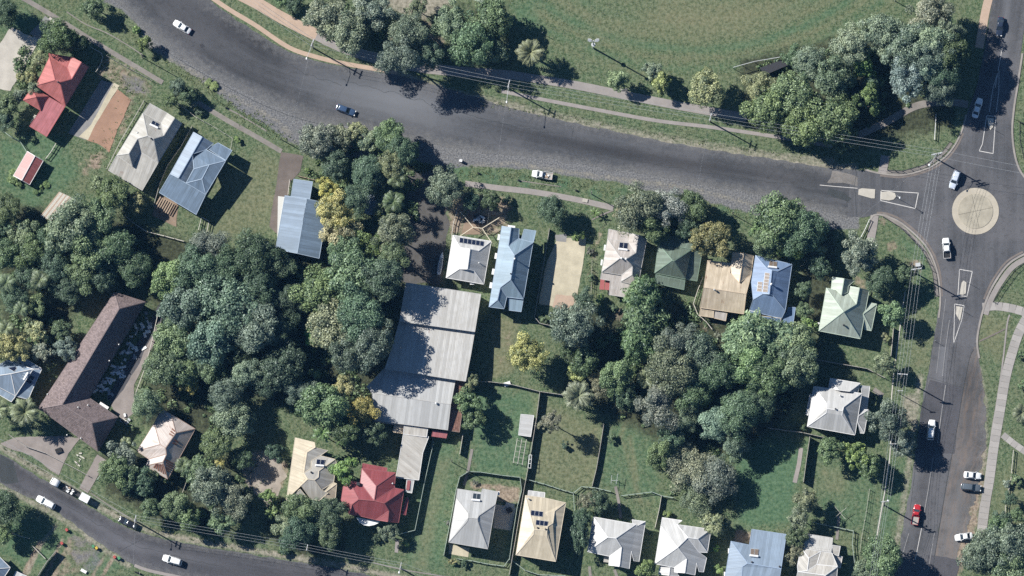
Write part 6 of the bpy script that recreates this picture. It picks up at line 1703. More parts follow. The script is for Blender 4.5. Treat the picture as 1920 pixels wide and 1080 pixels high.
T(1700, 145, 38, 'O', 'silver grey gum at the lower right of the park grove', col=(0.18, 0.185, 0.15), hk=14)
T(1745, 25, 38, 'O', 'tall thin gum at the top near the north road', col=(0.175, 0.165, 0.11), hk=14)
T(1780, 60, 24, 'S', 'thin gum casting shade across the north road', col=(0.12, 0.13, 0.08), hk=14)
T(1760, 165, 30, 'O', 'spreading gum by the north road verge', col=(0.12, 0.13, 0.09), k=0.9, hk=12)
T(1585, 262, 24, 'B', 'low bush at the bottom of the park grove', k=0.7)
T(1782, 100, 32, 'B', 'dark tree at the right edge of the park grove beside the north road', k=0.7, hk=14)
T(1768, 140, 34, 'D', 'dark tree over the shaded path near the north road', hk=13)
T(1745, 105, 34, 'O', 'gum in the heart of the right end of the park grove', col=(0.11, 0.125, 0.085), hk=15)
T(748, 106, 36, 'S', 'thin gum leaning over the footpath and shading the road bend', col=(0.12, 0.125, 0.09), hk=17.5)
T(800, 100, 26, 'O', 'small gum between the footpath and the sandy clearing', col=(0.10, 0.115, 0.07), hk=12)
# --- middle right gardens
T(1035, 393, 26, 'D', 'dark round tree in the front yard beside the sandy slab')
T(1085, 440, 12, 'L', 'small green shrub at the top edge of the sandy slab', k=0.8)
T(1195, 388, 42, 'S', 'large brown grey roadside bush, left one of the pair', col=(0.145, 0.135, 0.088))
T(1255, 390, 36, 'S', 'large pale flowering roadside bush, right one of the pair', col=(0.19, 0.175, 0.15))
T(1300, 390, 30, 'B', 'green bush at the right end of the roadside thicket', k=0.85)
T(1225, 428, 28, 'B', 'dark green thicket behind the roadside bushes', k=0.8)
T(1290, 425, 24, 'D', 'dark tree above the dark green roof')
T(1165, 395, 16, 'S', 'small brown bush at the left end of the roadside thicket', col=BRN)
T(1338, 448, 37, 'Y', 'golden brown tree between the green and sand roofs', col=(0.24, 0.185, 0.055))
T(1465, 408, 46, 'B', 'large green tree at the front of the blue solar house', k=1.05)
T(1505, 432, 38, 'D', 'dark tree beside the large green tree near the junction', k=1.2)
T(1435, 455, 26, 'B', 'green crown over the front of the blue solar house', k=1.1)
T(1480, 460, 28, 'L', 'light green crown at the corner of the blue solar roof', k=0.8)
T(1425, 430, 20, 'L', 'bright leafy crown left of the large green tree', col=(0.13, 0.18, 0.075))
T(1506, 545, 16, 'D', 'dark narrow tree east of the blue solar house, upper one')
T(1508, 580, 16, 'B', 'narrow green tree east of the blue solar house, lower one')
T(1518, 615, 18, 'L', 'light green shrub tree west of the mint green house')
T(1540, 500, 22, 'D', 'dark tree north west of the mint green house', k=0.9)
T(1610, 480, 35, 'O', 'grey olive tree on the corner beside the footpath stub', col=(0.165, 0.155, 0.11))
T(1650, 525, 28, 'D', 'dark tree in the shade of the corner tree')
T(1690, 520, 20, 'D', 'dark tree under the power lines on the corner')
T(1672, 593, 25, 'B', 'green street tree east of the mint green house', k=1.25)
T(1658, 632, 10, 'Y', 'small orange tinged shrub below the green street tree', col=(0.20, 0.17, 0.07))
T(1660, 684, 20, 'O', 'pale round street tree at the fence corner', col=(0.15, 0.16, 0.10))
T(1668, 795, 36, 'O', 'street gum under the wires beside the white corner house', col=(0.11, 0.122, 0.085))
T(1700, 830, 26, 'S', 'thin gum overhanging the south road', col=(0.13, 0.14, 0.10), hk=9)
T(1560, 845, 24, 'B', 'leafy shrub tree below the white corner house')
T(1600, 850, 26, 'L', 'light green tree below the white corner house', k=0.8)
T(1625, 868, 22, 'B', 'rounded tree below the light green tree near the wires')
T(1658, 1048, 36, 'B', 'tree under the wires at the bottom of the south road')
T(1630, 1065, 22, 'O', 'grey tree at the bottom edge beside the off white house', col=GREY)
T(1845, 1045, 40, 'O', 'broad street tree at the bottom right beside the half hidden car', col=(0.115, 0.13, 0.082))
T(1890, 1030, 42, 'O', 'large tree in the bottom right corner', col=(0.12, 0.135, 0.088))
T(1905, 1075, 40, 'B', 'tree at the very bottom right')
T(1868, 990, 20, 'B', 'small tree at the end of the slab footpath')
T(1905, 900, 12, 'B', 'hedge bush in the right hand garden bed, upper one')
T(1895, 935, 13, 'D', 'hedge bush in the right hand garden bed, middle one')
T(1908, 965, 14, 'B', 'hedge bush in the right hand garden bed, lower one')
T(1888, 905, 9, 'S', 'pale flowering bush beside the slab footpath', col=SILV)
T(1880, 972, 16, 'D', 'dark bush where the slab footpath meets the corner tree')
T(1915, 665, 10, 'B', 'garden bush at the right edge beside the curved footpath')
T(1918, 725, 10, 'B', 'garden bush at the right edge above the spiky palm')
# --- back gardens
T(985, 664, 37, 'Y', 'bright golden round tree in the back garden beside the workshop', col=(0.33, 0.27, 0.065))
T(885, 718, 17, 'Y', 'yellow green tree top at the terracotta roof strip', col=(0.19, 0.19, 0.07))
T(882, 755, 24, 'B', 'green tree beside the terracotta roof strip')
T(885, 790, 20, 'B', 'green tree at the foot of the terracotta roof strip', k=0.9)
T(1080, 612, 40, 'O', 'grey green tree below the sandy slab', col=(0.105, 0.12, 0.082))
T(1098, 560, 18, 'D', 'dark small tree at the lower corner of the sandy slab')
T(1095, 672, 25, 'B', 'green tree below the grey green garden tree', k=0.8)
T(1080, 700, 18, 'Y', 'yellow flowering shrub above the big date palm', col=(0.32, 0.29, 0.075))
T(1065, 660, 18, 'B', 'dark shrub right of the bright golden tree', k=0.6)
T(1125, 725, 22, 'S', 'brownish thin tree beside the big date palm', col=BRN)
T(1155, 705, 32, 'B', 'round green tree in the middle of the back gardens', k=1.2)
T(1175, 740, 24, 'D', 'dark tree below the round green tree in the back gardens')
T(1205, 555, 36, 'F', 'feathery conifer behind the beige house, top one', hk=10)
T(1205, 600, 38, 'F', 'feathery conifer behind the beige house, middle one', hk=10, k=1.1)
T(1195, 645, 32, 'F', 'feathery conifer behind the beige house, lowest one', hk=9)
T(1268, 645, 36, 'O', 'pale crowned tree at the top of the big garden grove', col=(0.115, 0.118, 0.080))
T(1262, 695, 46, 'D', 'largest rounded tree of the big garden grove', col=(0.088, 0.105, 0.066))
T(1310, 665, 36, 'D', 'dark rounded tree right of the largest garden tree', col=(0.075, 0.092, 0.060))
T(1340, 700, 36, 'D', 'dark tree between the grove and the lime feathery tree')
T(1300, 735, 32, 'B', 'green tree low in the big garden grove')
T(1230, 765, 38, 'S', 'grey twiggy tree at the lower left of the big garden grove', col=(0.135, 0.128, 0.105))
T(1285, 785, 28, 'S', 'thin tree beside the grey twiggy tree', col=GREY)
T(1340, 795, 32, 'S', 'silver leaved tree at the bottom of the big garden grove', col=(0.17, 0.19, 0.135))
T(1385, 775, 40, 'D', 'dark green tree right of the silver leaved tree', k=1.2)
T(1380, 640, 30, 'F', 'lime feathery tree behind the sand roofed house', col=(0.115, 0.16, 0.075))
T(1415, 625, 38, 'F', 'lime feathery tree behind the blue solar house', col=(0.13, 0.165, 0.085))
T(1405, 690, 40, 'L', 'lime green tree in the middle of the right grove', col=(0.115, 0.155, 0.07))
T(1455, 640, 34, 'F', 'feathery tree left of the clumpy green tree', col=(0.105, 0.135, 0.07))
T(1490, 640, 34, 'B', 'clumpy light green tree west of the mint green house', col=(0.13, 0.155, 0.075))
T(1495, 690, 36, 'B', 'clumpy green tree west of the white corner house', col=(0.105, 0.135, 0.065))
T(1445, 710, 38, 'B', 'green tree in the lower right grove', k=0.95)
T(1425, 755, 30, 'D', 'dark tree at the lower end of the right grove')
T(1295, 885, 48, 'S', 'big brownish twiggy tree in the lower garden, left crown', col=(0.145, 0.132, 0.088), hk=8)
T(1340, 900, 42, 'S', 'big brownish twiggy tree in the lower garden, right crown', col=(0.145, 0.138, 0.098), hk=8)
T(1305, 925, 36, 'S', 'grey twiggy tree in the lower garden', col=GREY, hk=6)
T(1238, 850, 26, 'B', 'green shrub tree on the left of the brownish twiggy tree')
T(1245, 880, 18, 'L', 'light green shrub left of the brownish twiggy tree', col=(0.14, 0.16, 0.075))
T(1260, 820, 24, 'D', 'dark shrub tree above the brownish twiggy tree')
T(1375, 835, 26, 'O', 'gum above the lower right lawn', col=(0.115, 0.125, 0.085))
T(1035, 790, 19, 'S', 'tall nearly bare tree casting a long branchy shadow on the lawn', col=BRN, hk=10.5)
T(1012, 800, 10, 'S', 'brown dry bush right of the white garden shed', col=BRN)
T(1147, 822, 9, 'B', 'small dark bush alone on the lawn', k=0.7)
T(1060, 835, 8, 'D', 'tiny weed clump on the lawn')
T(1125, 942, 20, 'D', 'blackish round bush by the back fence of the white house', k=0.8)
T(1102, 940, 17, 'S', 'brown bush left of the blackish round bush', col=(0.14, 0.115, 0.075))
T(1090, 1000, 24, 'D', 'tall dark green bush between the cream and white houses', sy=1.35, sx=0.8, rz=0.0, k=0.9)
T(1093, 970, 17, 'D', 'dark green top of the bush between the cream and white houses', k=0.9)
T(1340, 988, 22, 'F', 'tufted grassy bush above the light blue house', col=(0.125, 0.135, 0.075))
T(1342, 1027, 7, 'L', 'tiny bright lime shrub beside the crossed hip white house', col=(0.16, 0.24, 0.06))
T(1206, 1068, 20, 'L', 'round leafy bush at the bottom between the two white houses', k=0.75)
T(1345, 1068, 10, 'L', 'pale shrub at the bottom beside the light blue house')
T(1508, 935, 24, 'S', 'olive bushy tree beside the lower right lawn', col=(0.155, 0.15, 0.095))
T(1500, 970, 22, 'S', 'olive bush continuing below the olive bushy tree', col=(0.14, 0.14, 0.085))
T(1492, 1005, 20, 'B', 'green bush touching the light blue roof', k=0.8)
T(1488, 1040, 17, 'O', 'brownish bush between the light blue and off white houses', col=(0.13, 0.12, 0.075))
T(850, 1052, 9, 'Y', 'small yellow shrub by the front fence of the grey hipped house', col=(0.25, 0.22, 0.07))
T(870, 1058, 8, 'D', 'dark little shrub by the front fence of the grey hipped house')
# --- lower left gardens
T(20, 650, 32, 'Y', 'yellow flowering tree beside the blue roof at the left edge', col=(0.33, 0.27, 0.09))
T(68, 620, 24, 'Y', 'yellow tree beside the brown tiled roof', col=(0.30, 0.255, 0.095))
T(80, 660, 22, 'Y', 'pale yellow bush between the blue roof and the brown roof', col=(0.22, 0.21, 0.105))
T(118, 620, 20, 'B', 'rounded green bush beside the brown tiled roof', k=0.85)
T(122, 655, 22, 'S', 'grey bush overhanging the brown tiled roof', col=(0.135, 0.14, 0.115))
T(232, 856, 25, 'O', 'olive tree between the driveway and the rust streaked house', col=(0.125, 0.125, 0.085))
T(215, 880, 28, 'B', 'green tree right of the concrete driveway')
T(238, 900, 24, 'B', 'dark green garden tree above the parked black car', k=0.85)
T(268, 905, 22, 'D', 'dark tree below the rust streaked house')
T(265, 922, 12, 'S', 'cream flowering shrub below the rust streaked house', col=(0.24, 0.25, 0.15))
T(285, 955, 20, 'B', 'green bush near the lower road power pole', k=0.9)
T(330, 945, 26, 'B', 'bright green bush left of the big roadside tree', k=1.15)
T(355, 970, 24, 'B', 'green bush by the lower road below the big roadside tree')
T(395, 920, 38, 'O', 'big grey green roadside tree on the lower road', col=(0.12, 0.13, 0.088))
T(375, 880, 24, 'F', 'light feathery tree above the big roadside tree', k=0.95)
T(440, 940, 32, 'S', 'brown grey tree right of the big roadside tree', col=(0.125, 0.122, 0.092))
T(420, 980, 22, 'B', 'green bush at the kerb of the lower road')
T(8, 958, 32, 'D', 'dark tree at the left edge below the lower road')
T(5, 1000, 18, 'B', 'green tree at the left edge below the dark tree')
T(455, 860, 20, 'D', 'dark tree at the left of the bare dirt yard', k=0.9)
T(515, 850, 17, 'D', 'dark tree on the upper right of the bare dirt yard', k=0.8)
T(500, 930, 14, 'L', 'light green shrub west of the cream roofed house', k=0.9)
T(530, 985, 26, 'S', 'yellow tinged grey shrub by the lower road', col=(0.135, 0.135, 0.085))
T(565, 955, 30, 'B', 'dense green tree below the cream roofed house')
T(555, 1000, 32, 'D', 'dark dense tree by the lower road below the cream house', k=1.1)
T(615, 960, 30, 'D', 'dark upright tree between the cream and crimson houses', k=0.95)
T(618, 1000, 26, 'O', 'olive dark tree below the dark upright tree', col=(0.08, 0.092, 0.05))
T(650, 884, 24, 'L', 'round lime green bush between the cream and crimson houses', col=(0.125, 0.18, 0.05))
T(727, 998, 17, 'S', 'grey leaved shrub beside the round white awning', col=SILV, k=0.75)
T(530, 1035, 12, 'L', 'low roadside weeds at the lower road', k=0.8)

for x, y, r, sp, lab in ((62, 262, 6, 'B', 'small shrub at the foot of the timber stair of the red house'), (446, 262, 7, 'L', 'small shrub at the front corner of the blue valley roofed house'), (577, 322, 7, 'L', 'small shrub on the grass right of the brown driveway'), (868, 525, 7, 'D', 'small shrub behind the white solar house'),
                        (1018, 600, 8, 'B', 'small shrub at the lower end of the timber fence by the sandy slab'), (1126, 562, 9, 'L', 'shrub at the rear corner of the beige house'), (1150, 578, 8, 'B', 'low shrub below the beige house skillion'), (1232, 548, 9, 'D', 'dark shrub beside the green skillion roof'),
                        (1105, 470, 8, 'S', 'brown shrub in the strip right of the sandy slab'), (1108, 520, 8, 'B', 'green shrub in the strip right of the sandy slab'), (1645, 552, 8, 'L', 'small shrub by the mint green house side porch'), (1538, 640, 9, 'B', 'shrub at the south west corner of the mint green house'),
                        (1640, 745, 7, 'D', 'small dark shrub at the verandah of the white corner house'), (1505, 800, 8, 'B', 'shrub at the lower left corner of the white corner house'), (838, 980, 6, 'S', 'dry shrub beside the fence of the grey hipped house'), (1068, 1040, 7, 'L', 'small shrub at the front of the cream solar house'),
                        (1222, 1000, 6, 'B', 'small shrub between the two white houses'), (1250, 965, 8, 'L', 'shrub at the back door of the crossed hip white house'), (630, 860, 8, 'B', 'small shrub beside the round lime green bush'), (705, 1010, 9, 'D', 'dark shrub below the crimson house'),
                        (760, 1020, 7, 'L', 'small shrub beside the front path of the crimson house'), (890, 905, 6, 'S', 'dry weedy shrub in the bare yard behind the grey hipped house'), (205, 815, 8, 'L', 'light shrub at the lower corner of the brown tiled roof'), (245, 800, 9, 'B', 'green shrub between the brown tiled roof and the rust streaked house')):
    T(x, y, r, sp, lab, k=0.85)
# --- palms
palm(995, 98, 30, 'big date palm beside the park path', 'date', 7.0, 52, (0.155, 0.17, 0.10))
palm(46, 773, 31, 'big date palm beside the blue roof at the left edge', 'date', 6.5, 52, (0.15, 0.175, 0.10))
palm(-4, 768, 24, 'date palm cut by the left edge of the picture', 'date', 5.5, 36, (0.15, 0.18, 0.10))
palm(1085, 742, 32, 'big drooping date palm on the back lawn', 'date', 6.0, 52, (0.15, 0.17, 0.11))
palm(1210, 710, 20, 'small date palm in the big garden grove', 'date', 5.5, 30, (0.19, 0.22, 0.13))
palm(1915, 775, 20, 'spiky palm at the right edge beside the slab footpath', 'date', 1.8, 30, (0.14, 0.16, 0.10))
palm(745, 335, 22, 'upper feather palm beside the main road grove', 'coco', 9.5, 16, (0.13, 0.165, 0.085))
palm(738, 378, 26, 'lower feather palm beside the pale blue shed', 'coco', 8.5, 18, (0.10, 0.14, 0.07))
palm(1540, 470, 13, 'small bright palm in the shade near the junction', 'coco', 5.5, 12, (0.22, 0.25, 0.13))
palm(40, 580, 18, 'feather palm above the yellow flowering tree at left', 'coco', 8.5, 14, (0.12, 0.16, 0.09))
palm(12, 615, 20, 'feather palm at the left edge in the yellow trees', 'coco', 8.5, 14, (0.15, 0.18, 0.10))
palm(75, 525, 24, 'feather palm in the left grove, right one', 'coco', 9.0, 16, (0.12, 0.15, 0.085))
palm(12, 530, 24, 'feather palm in the left grove, left one', 'coco', 9.0, 16, (0.12, 0.16, 0.09))
palm(413, 865, 14, 'small yellow palm left of the bare dirt yard', 'coco', 6.5, 12, (0.34, 0.31, 0.11))
palm(343, 872, 20, 'feather palm at the lower right of the rust streaked roof', 'coco', 5.0, 14, (0.13, 0.17, 0.09))
palm(285, 892, 17, 'feather palm below the rust streaked roof', 'coco', 4.0, 12, (0.12, 0.16, 0.08))
palm(236, 830, 14, 'feather palm beside the brown tiled roof end', 'coco', 5.0, 12, (0.17, 0.20, 0.11))
palm(605, 812, 24, 'tall palm clump above the cream roofed house, left one', 'broad', 7.5, 13, (0.11, 0.175, 0.065), 'banana plants and palms')
palm(640, 822, 20, 'tall palm clump above the cream roofed house, right one', 'broad', 6.5, 11, (0.10, 0.16, 0.06), 'banana plants and palms')
palm(1116, 400, 13, 'young banana plant by the garden edging near the footpath', 'broad', 1.8, 9, (0.13, 0.20, 0.07), 'banana plants and palms')
palm(508, 962, 15, 'banana plant below the light green shrub west of the cream house', 'broad', 3.0, 10, (0.16, 0.22, 0.08), 'banana plants and palms')
palm(1345, 628, 8, 'slim grey palm at the back step of the sand roofed house', 'coco', 4.5, 10, (0.13, 0.14, 0.10))
palm(1665, 635, 6, 'small shrub palm beside the green street tree', 'coco', 2.0, 8, (0.16, 0.18, 0.08))
# ------------------------------------------------------------------ undergrowth: one uncountable mass below the groves
def undergrowth():
    r = np.random.RandomState(5)
    areas = [([(0, 385), (60, 420), (200, 400), (300, 440), (270, 530), (60, 560), (0, 560)], 120), ([(270, 540), (430, 470), (560, 450), (560, 560), (540, 740), (440, 720), (430, 830), (330, 760), (260, 760), (310, 620)], 190),
             ([(560, 480), (745, 480), (750, 540), (690, 700), (690, 800), (560, 800), (540, 640)], 150), ([(580, 250), (790, 260), (780, 440), (650, 450), (580, 330)], 130), ([(1050, 590), (1120, 580), (1240, 520), (1360, 640), (1540, 620), (1480, 770), (1380, 830), (1230, 820), (1080, 740)], 190),
             ([(1400, 130), (1600, 70), (1760, 30), (1790, 150), (1620, 250), (1480, 260), (1400, 220)], 130), ([(200, 850), (270, 890), (400, 860), (460, 900), (440, 1000), (340, 985), (220, 920)], 70), ([(1160, 380), (1310, 390), (1310, 440), (1170, 430)], 40),
             ([(580, 10), (740, 20), (740, 90), (620, 70)], 40), ([(500, 930), (640, 930), (640, 1020), (540, 1020)], 45), ([(1420, 400), (1540, 400), (1540, 480), (1440, 480)], 35), ([(1240, 850), (1380, 830), (1370, 950), (1250, 930)], 45), ([(0, 600), (130, 590), (90, 690), (0, 690)], 40), ([(30, 100), (90, 60), (160, 80), (80, 110), (40, 190)], 25)]
    Vs, tones = [], []
    for poly, n in areas:
        xs, ys = [p[0] for p in poly], [p[1] for p in poly]
        k = 0
        while k < n:
            x, y = r.uniform(min(xs), max(xs)), r.uniform(min(ys), max(ys))
            ins = False
            for (ax, ay), (bx, by) in zip(poly, poly[1:] + poly[:1]):
                if (ay > y) != (by > y) and x < (bx - ax) * (y - ay) / (by - ay + 1e-9) + ax: ins = not ins
            if not ins: continue
            k += 1
            c = np.array(P(x, y)); R = r.uniform(0.5, 1.7); m = int(60 * R)
            d = r.normal(size=(m, 3)); d[:, 2] = np.abs(d[:, 2]); d /= np.linalg.norm(d, axis=1)[:, None]
            p = c + d * R * np.array([1, 1, 0.8]) * (0.6 + 0.4 * r.rand(m))[:, None]
            nr = d + r.normal(size=(m, 3)) * 0.6; nr /= np.linalg.norm(nr, axis=1)[:, None]
            t = np.cross(nr, r.normal(size=(m, 3))); t /= np.linalg.norm(t, axis=1)[:, None]
            s = np.cross(nr, t); z = r.uniform(0.15, 0.4, m)[:, None]
            Vs.append(np.stack([p - t * z, p - s * z * 0.6, p + t * z, p + s * z * 0.6], 1).reshape(-1, 3))
            tones.append(np.repeat(np.clip(r.normal(0.5, 0.22, m) + r.uniform(-0.2, 0.2), 0, 1), 4))
    V = np.concatenate(Vs); n = len(V) // 4
    me = bpy.data.meshes.new('undergrowth')
    me.vertices.add(4 * n); me.vertices.foreach_set('co', V.astype(np.float32).ravel())
    me.loops.add(4 * n); me.loops.foreach_set('vertex_index', np.arange(4 * n))
    me.polygons.add(n); me.polygons.foreach_set('loop_start', np.arange(0, 4 * n, 4)); me.polygons.foreach_set('loop_total', np.full(n, 4))
    me.update(calc_edges=True)
    me.attributes.new('tone', 'FLOAT', 'POINT').data.foreach_set('value', np.concatenate(tones).astype(np.float32))
    me.materials.append(M['leaf'])
    o = link('undergrowth', me)
    o.color = (0.085 * LEAFK[0], 0.115 * LEAFK[1], 0.052 * LEAFK[2], 1)
    tag(o, 'low leafy undergrowth filling the ground below the groves', 'undergrowth', kind='stuff')
undergrowth()
def tufts():
    """rough grass tussocks along the verges and yards: one uncountable mass"""
    r = np.random.RandomState(8)
    lines = [([(210, 30), (270, 90), (330, 130), (420, 190), (500, 240), (560, 270)], 10, 160), ([(860, 322), (960, 330), (1080, 346), (1200, 370), (1330, 392), (1440, 415)], 8, 200), ([(900, 196), (1050, 217), (1250, 256), (1450, 285), (1600, 300)], 5, 90),
             ([(0, 835), (80, 885), (180, 945), (280, 990), (400, 1015), (560, 1040), (720, 1070)], 5, 120), ([(190, 130), (250, 170), (230, 230), (180, 300)], 22, 130), ([(400, 170), (470, 220), (520, 260)], 14, 80), ([(470, 850), (470, 950), (520, 930)], 20, 80), ([(1110, 450), (1108, 560)], 8, 60)]
    Vs, tn = [], []
    for ln, w, n in lines:
        pts = resample(W(ln), 60)
        for _ in range(n):
            i = r.randint(0, 59)
            q = pts[i].lerp(pts[min(i + 1, 59)], r.rand()) + Vector((r.normal() * w / PPM * 0.6, r.normal() * w / PPM * 0.6, 0))
            m = r.randint(7, 16); R = r.uniform(0.12, 0.45)
            a = r.uniform(0, 6.28, m); hh = r.uniform(0.05, 0.25, m) 
            b = np.stack([q.x + np.cos(a) * R * r.rand(m), q.y + np.sin(a) * R * r.rand(m), np.full(m, 0.01)], -1)
            t = b + np.stack([np.cos(a) * hh * 0.9, np.sin(a) * hh * 0.9, hh], -1)
            s = np.stack([-np.sin(a), np.cos(a), a * 0], -1) * r.uniform(0.04, 0.1, m)[:, None]
            Vs.append(np.stack([b - s, b + s, t + s * 0.5, t - s * 0.5], 1).reshape(-1, 3))
            tn.append(np.repeat(np.clip(r.normal(0.5, 0.3, m), 0, 1), 4))
    V = np.concatenate(Vs); n = len(V) // 4
    me = bpy.data.meshes.new('grass')
    me.vertices.add(4 * n); me.vertices.foreach_set('co', V.astype(np.float32).ravel())
    me.loops.add(4 * n); me.loops.foreach_set('vertex_index', np.arange(4 * n))
    me.polygons.add(n); me.polygons.foreach_set('loop_start', np.arange(0, 4 * n, 4)); me.polygons.foreach_set('loop_total', np.full(n, 4))
    me.update(calc_edges=True)
    me.attributes.new('tone', 'FLOAT', 'POINT').data.foreach_set('value', np.concatenate(tn).astype(np.float32))
    me.materials.append(M['leaf'])
    o = link('grass', me); o.color = (0.15, 0.18, 0.09, 1)
    tag(o, 'rough grass tussocks on the verges and yards', 'grass', kind='stuff')
tufts()

# ------------------------------------------------------------------ vehicles (built pointing along +x, wheels on z=0)
PAINT = {}
def car_paint(name, c, rough=0.25):
    if name not in PAINT:
        t = NT('car_paint_' + name)
        t.b.inputs['Coat Weight'].default_value = 0.5; t.b.inputs['Coat Roughness'].default_value = 0.08
        PAINT[name] = t.done(t.mix(t.noise(t.pos(), 0.8, 2), tuple(x * 0.94 for x in c), c), rough, 0.0, 0.5)
    return PAINT[name]
def shell(sections, n=10):
    """lofted closed body: sections = (x, half width, z low, z high, corner roundness)"""
    vs, fs = [], []
    for x, w, z0, z1, rr in sections:
        ring = []
        for k in range(n):
            a = 2 * math.pi * (k + 0.5) / n
            cx, cz = math.cos(a), math.sin(a)
            e = rr
            sx = math.copysign(abs(cx) ** e, cx); sz = math.copysign(abs(cz) ** e, cz)
            ring.append((x, w * sx, (z0 + z1) / 2 + (z1 - z0) / 2 * sz))
        vs += ring
    m = len(sections)
    for i in range(m - 1):
        for k in range(n):
            q = i * n
            fs.append((q + k, q + n + k, q + n + (k + 1) % n, q + (k + 1) % n))
    fs.append(tuple(range(n))); fs.append(tuple(range((m - 1) * n, m * n))[::-1])
    return vs, fs
def vehicle(kind, paint, name, label, a, b, group='cars on the road', cat='car'):
    """a, b: photo pixels of the front and the rear end"""
    A, B = P(*a, 0.5), P(*b, 0.5)
    L = max(3.9, min(5.4, (A - B).length))
    mid = (A + B) / 2; mid.z = 0.05
    d = A - B
    root = empty(name, mid, math.atan2(d.y, d.x))
    tag(root, label, cat, group)
    h = L / 2
    wid = 0.90 if kind in ('sedan', 'hatch') else 0.95
    ute = kind in ('ute', 'dualcab')
    roof_z = {'sedan': 1.44, 'hatch': 1.52, 'suv': 1.70, 'ute': 1.72, 'dualcab': 1.78}[kind]
    belt = 0.92 if kind in ('sedan', 'hatch') else 1.05
    body = [(-h, wid * 0.72, 0.42, belt * 0.80, 0.5), (-h + 0.12, wid * 0.92, 0.30, belt * 0.94, 0.45), (-h * 0.6, wid, 0.26, belt, 0.42), (0, wid, 0.25, belt, 0.42), (h * 0.5, wid, 0.26, belt * 0.97, 0.42), (h * 0.82, wid * 0.93, 0.30, belt * 0.84, 0.46), (h - 0.03, wid * 0.66, 0.40, belt * 0.70, 0.5)]
    if ute:      # low tray floor behind the cab
        body = [(-h, wid * 0.9, 0.5, 0.78, 0.35), (-h * 0.05 - 0.3, wid * 0.95, 0.45, 0.80, 0.35), (-h * 0.05 - 0.25, wid, 0.28, belt, 0.42), (h * 0.5, wid, 0.28, belt, 0.42), (h * 0.82, wid * 0.95, 0.32, belt * 0.88, 0.45), (h - 0.03, wid * 0.78, 0.42, belt * 0.76, 0.5)]
        if kind == 'dualcab':
            body = [(-h, wid * 0.9, 0.5, 0.80, 0.35), (-h * 0.35, wid * 0.95, 0.45, 0.82, 0.35), (-h * 0.34, wid, 0.28, belt, 0.42)] + body[3:]
    v, f = shell(body, 14)
    bo = link('body', mesh('body', v, f, paint, smooth=True), root)
    # cabin: glass house with painted roof panel
    c0, c1 = {'sedan': (-h * 0.70, h * 0.40), 'hatch': (-h * 0.92, h * 0.42), 'suv': (-h * 0.93, h * 0.42), 'ute': (-h * 0.10, h * 0.52), 'dualcab': (-h * 0.36, h * 0.50)}[kind]
    r0, r1 = {'sedan': (-h * 0.40, h * 0.06), 'hatch': (-h * 0.70, h * 0.08), 'suv': (-h * 0.80, h * 0.12), 'ute': (-h * 0.05, h * 0.22), 'dualcab': (-h * 0.30, h * 0.20)}[kind]
    wr, wb = wid * 0.74, wid * 0.90
    z0, z1 = belt - 0.06, roof_z - 0.05
    gv = [(c0, -wb, z0), (c1, -wb, z0), (c1, wb, z0), (c0, wb, z0), (r0, -wr, z1), (r1, -wr, z1), (r1, wr, z1), (r0, wr, z1)]
    link('side_window', mesh('side_window', gv, [(0, 1, 5, 4), (2, 3, 7, 6)], M['glass']), root)
    link('windscreen', mesh('windscreen', gv, [(1, 2, 6, 5)], M['glass']), root)
    link('rear_window', mesh('rear_window', gv, [(3, 0, 4, 7)], M['glass']), root)
    rv, rf = shell([(r0 - 0.06, wr * 0.86, z1 - 0.06, z1 + 0.03, 0.6), (r0 + 0.15, wr * 1.02, z1 - 0.05, z1 + 0.06, 0.5), ((r0 + r1) / 2, wr * 1.04, z1 - 0.05, z1 + 0.08, 0.5), (r1 - 0.15, wr * 1.02, z1 - 0.05, z1 + 0.06, 0.5), (r1 + 0.06, wr * 0.88, z1 - 0.07, z1 + 0.02, 0.6)], 10)
    link('roof_panel', mesh('roof_panel', rv, rf, paint, smooth=True), root)
    pil = MB()
    for s in (-1, 1):
        pil.bar((c1, s * wb, z0), (r1, s * wr, z1), 0.08, 0.08); pil.bar((c0, s * wb, z0), (r0, s * wr, z1), 0.10, 0.10)
        pil.bar(((c0 + c1) / 2, s * wb, z0), ((r0 + r1) / 2, s * wr, z1), 0.07, 0.07)
    pil.build('pillar', paint, root)
    for s in (-1, 1):
        MB().box((c1 - 0.12, s * (wb + 0.16), belt + 0.02), (0.14, 0.2, 0.14)).build('mirror', paint, root)
        MB().box((h - 0.16, s * wid * 0.62, belt * 0.70), (0.22, 0.34, 0.13)).build('headlight', M['lamp_clear'], root)
        MB().box((-h + 0.08, s * wid * 0.72, belt * 0.78), (0.12, 0.26, 0.16)).build('tail_light', M['lamp_red'], root)
        for x in (-h * 0.60, h * 0.60):
            w = MB(); w.tube([(x, s * (wid - 0.20), 0.27), (x, s * (wid + 0.01), 0.27)], 0.32, 14)
            wo_ = w.build('wheel', M['rubber'], root)
            MB().tube([(x, s * (wid - 0.1), 0.27), (x, s * (wid + 0.025), 0.27)], 0.19, 10).build('rim', M['rim'], wo_)
    if ute:
        x0, x1 = -h, (-h * 0.05 - 0.32 if kind == 'ute' else -h * 0.35 - 0.05)
        zt = 0.80
        tray = MB()
        for s in (-1, 1): tray.box(((x0 + x1) / 2, s * (wid - 0.04), zt + 0.18), (x1 - x0, 0.06, 0.36))
        tray.box((x0 + 0.03, 0, zt + 0.18), (0.06, wid * 2 - 0.14, 0.36)); tray.box((x1 - 0.03, 0, zt + 0.18), (0.06, wid * 2 - 0.14, 0.36))
        tray.build('tray_side', paint, root)
        MB().box(((x0 + x1) / 2, 0, zt + 0.03), (x1 - x0 - 0.1, wid * 2 - 0.14, 0.05)).build('tray_floor', M['black'] if kind == 'dualcab' else M['timber'], root)
    return root
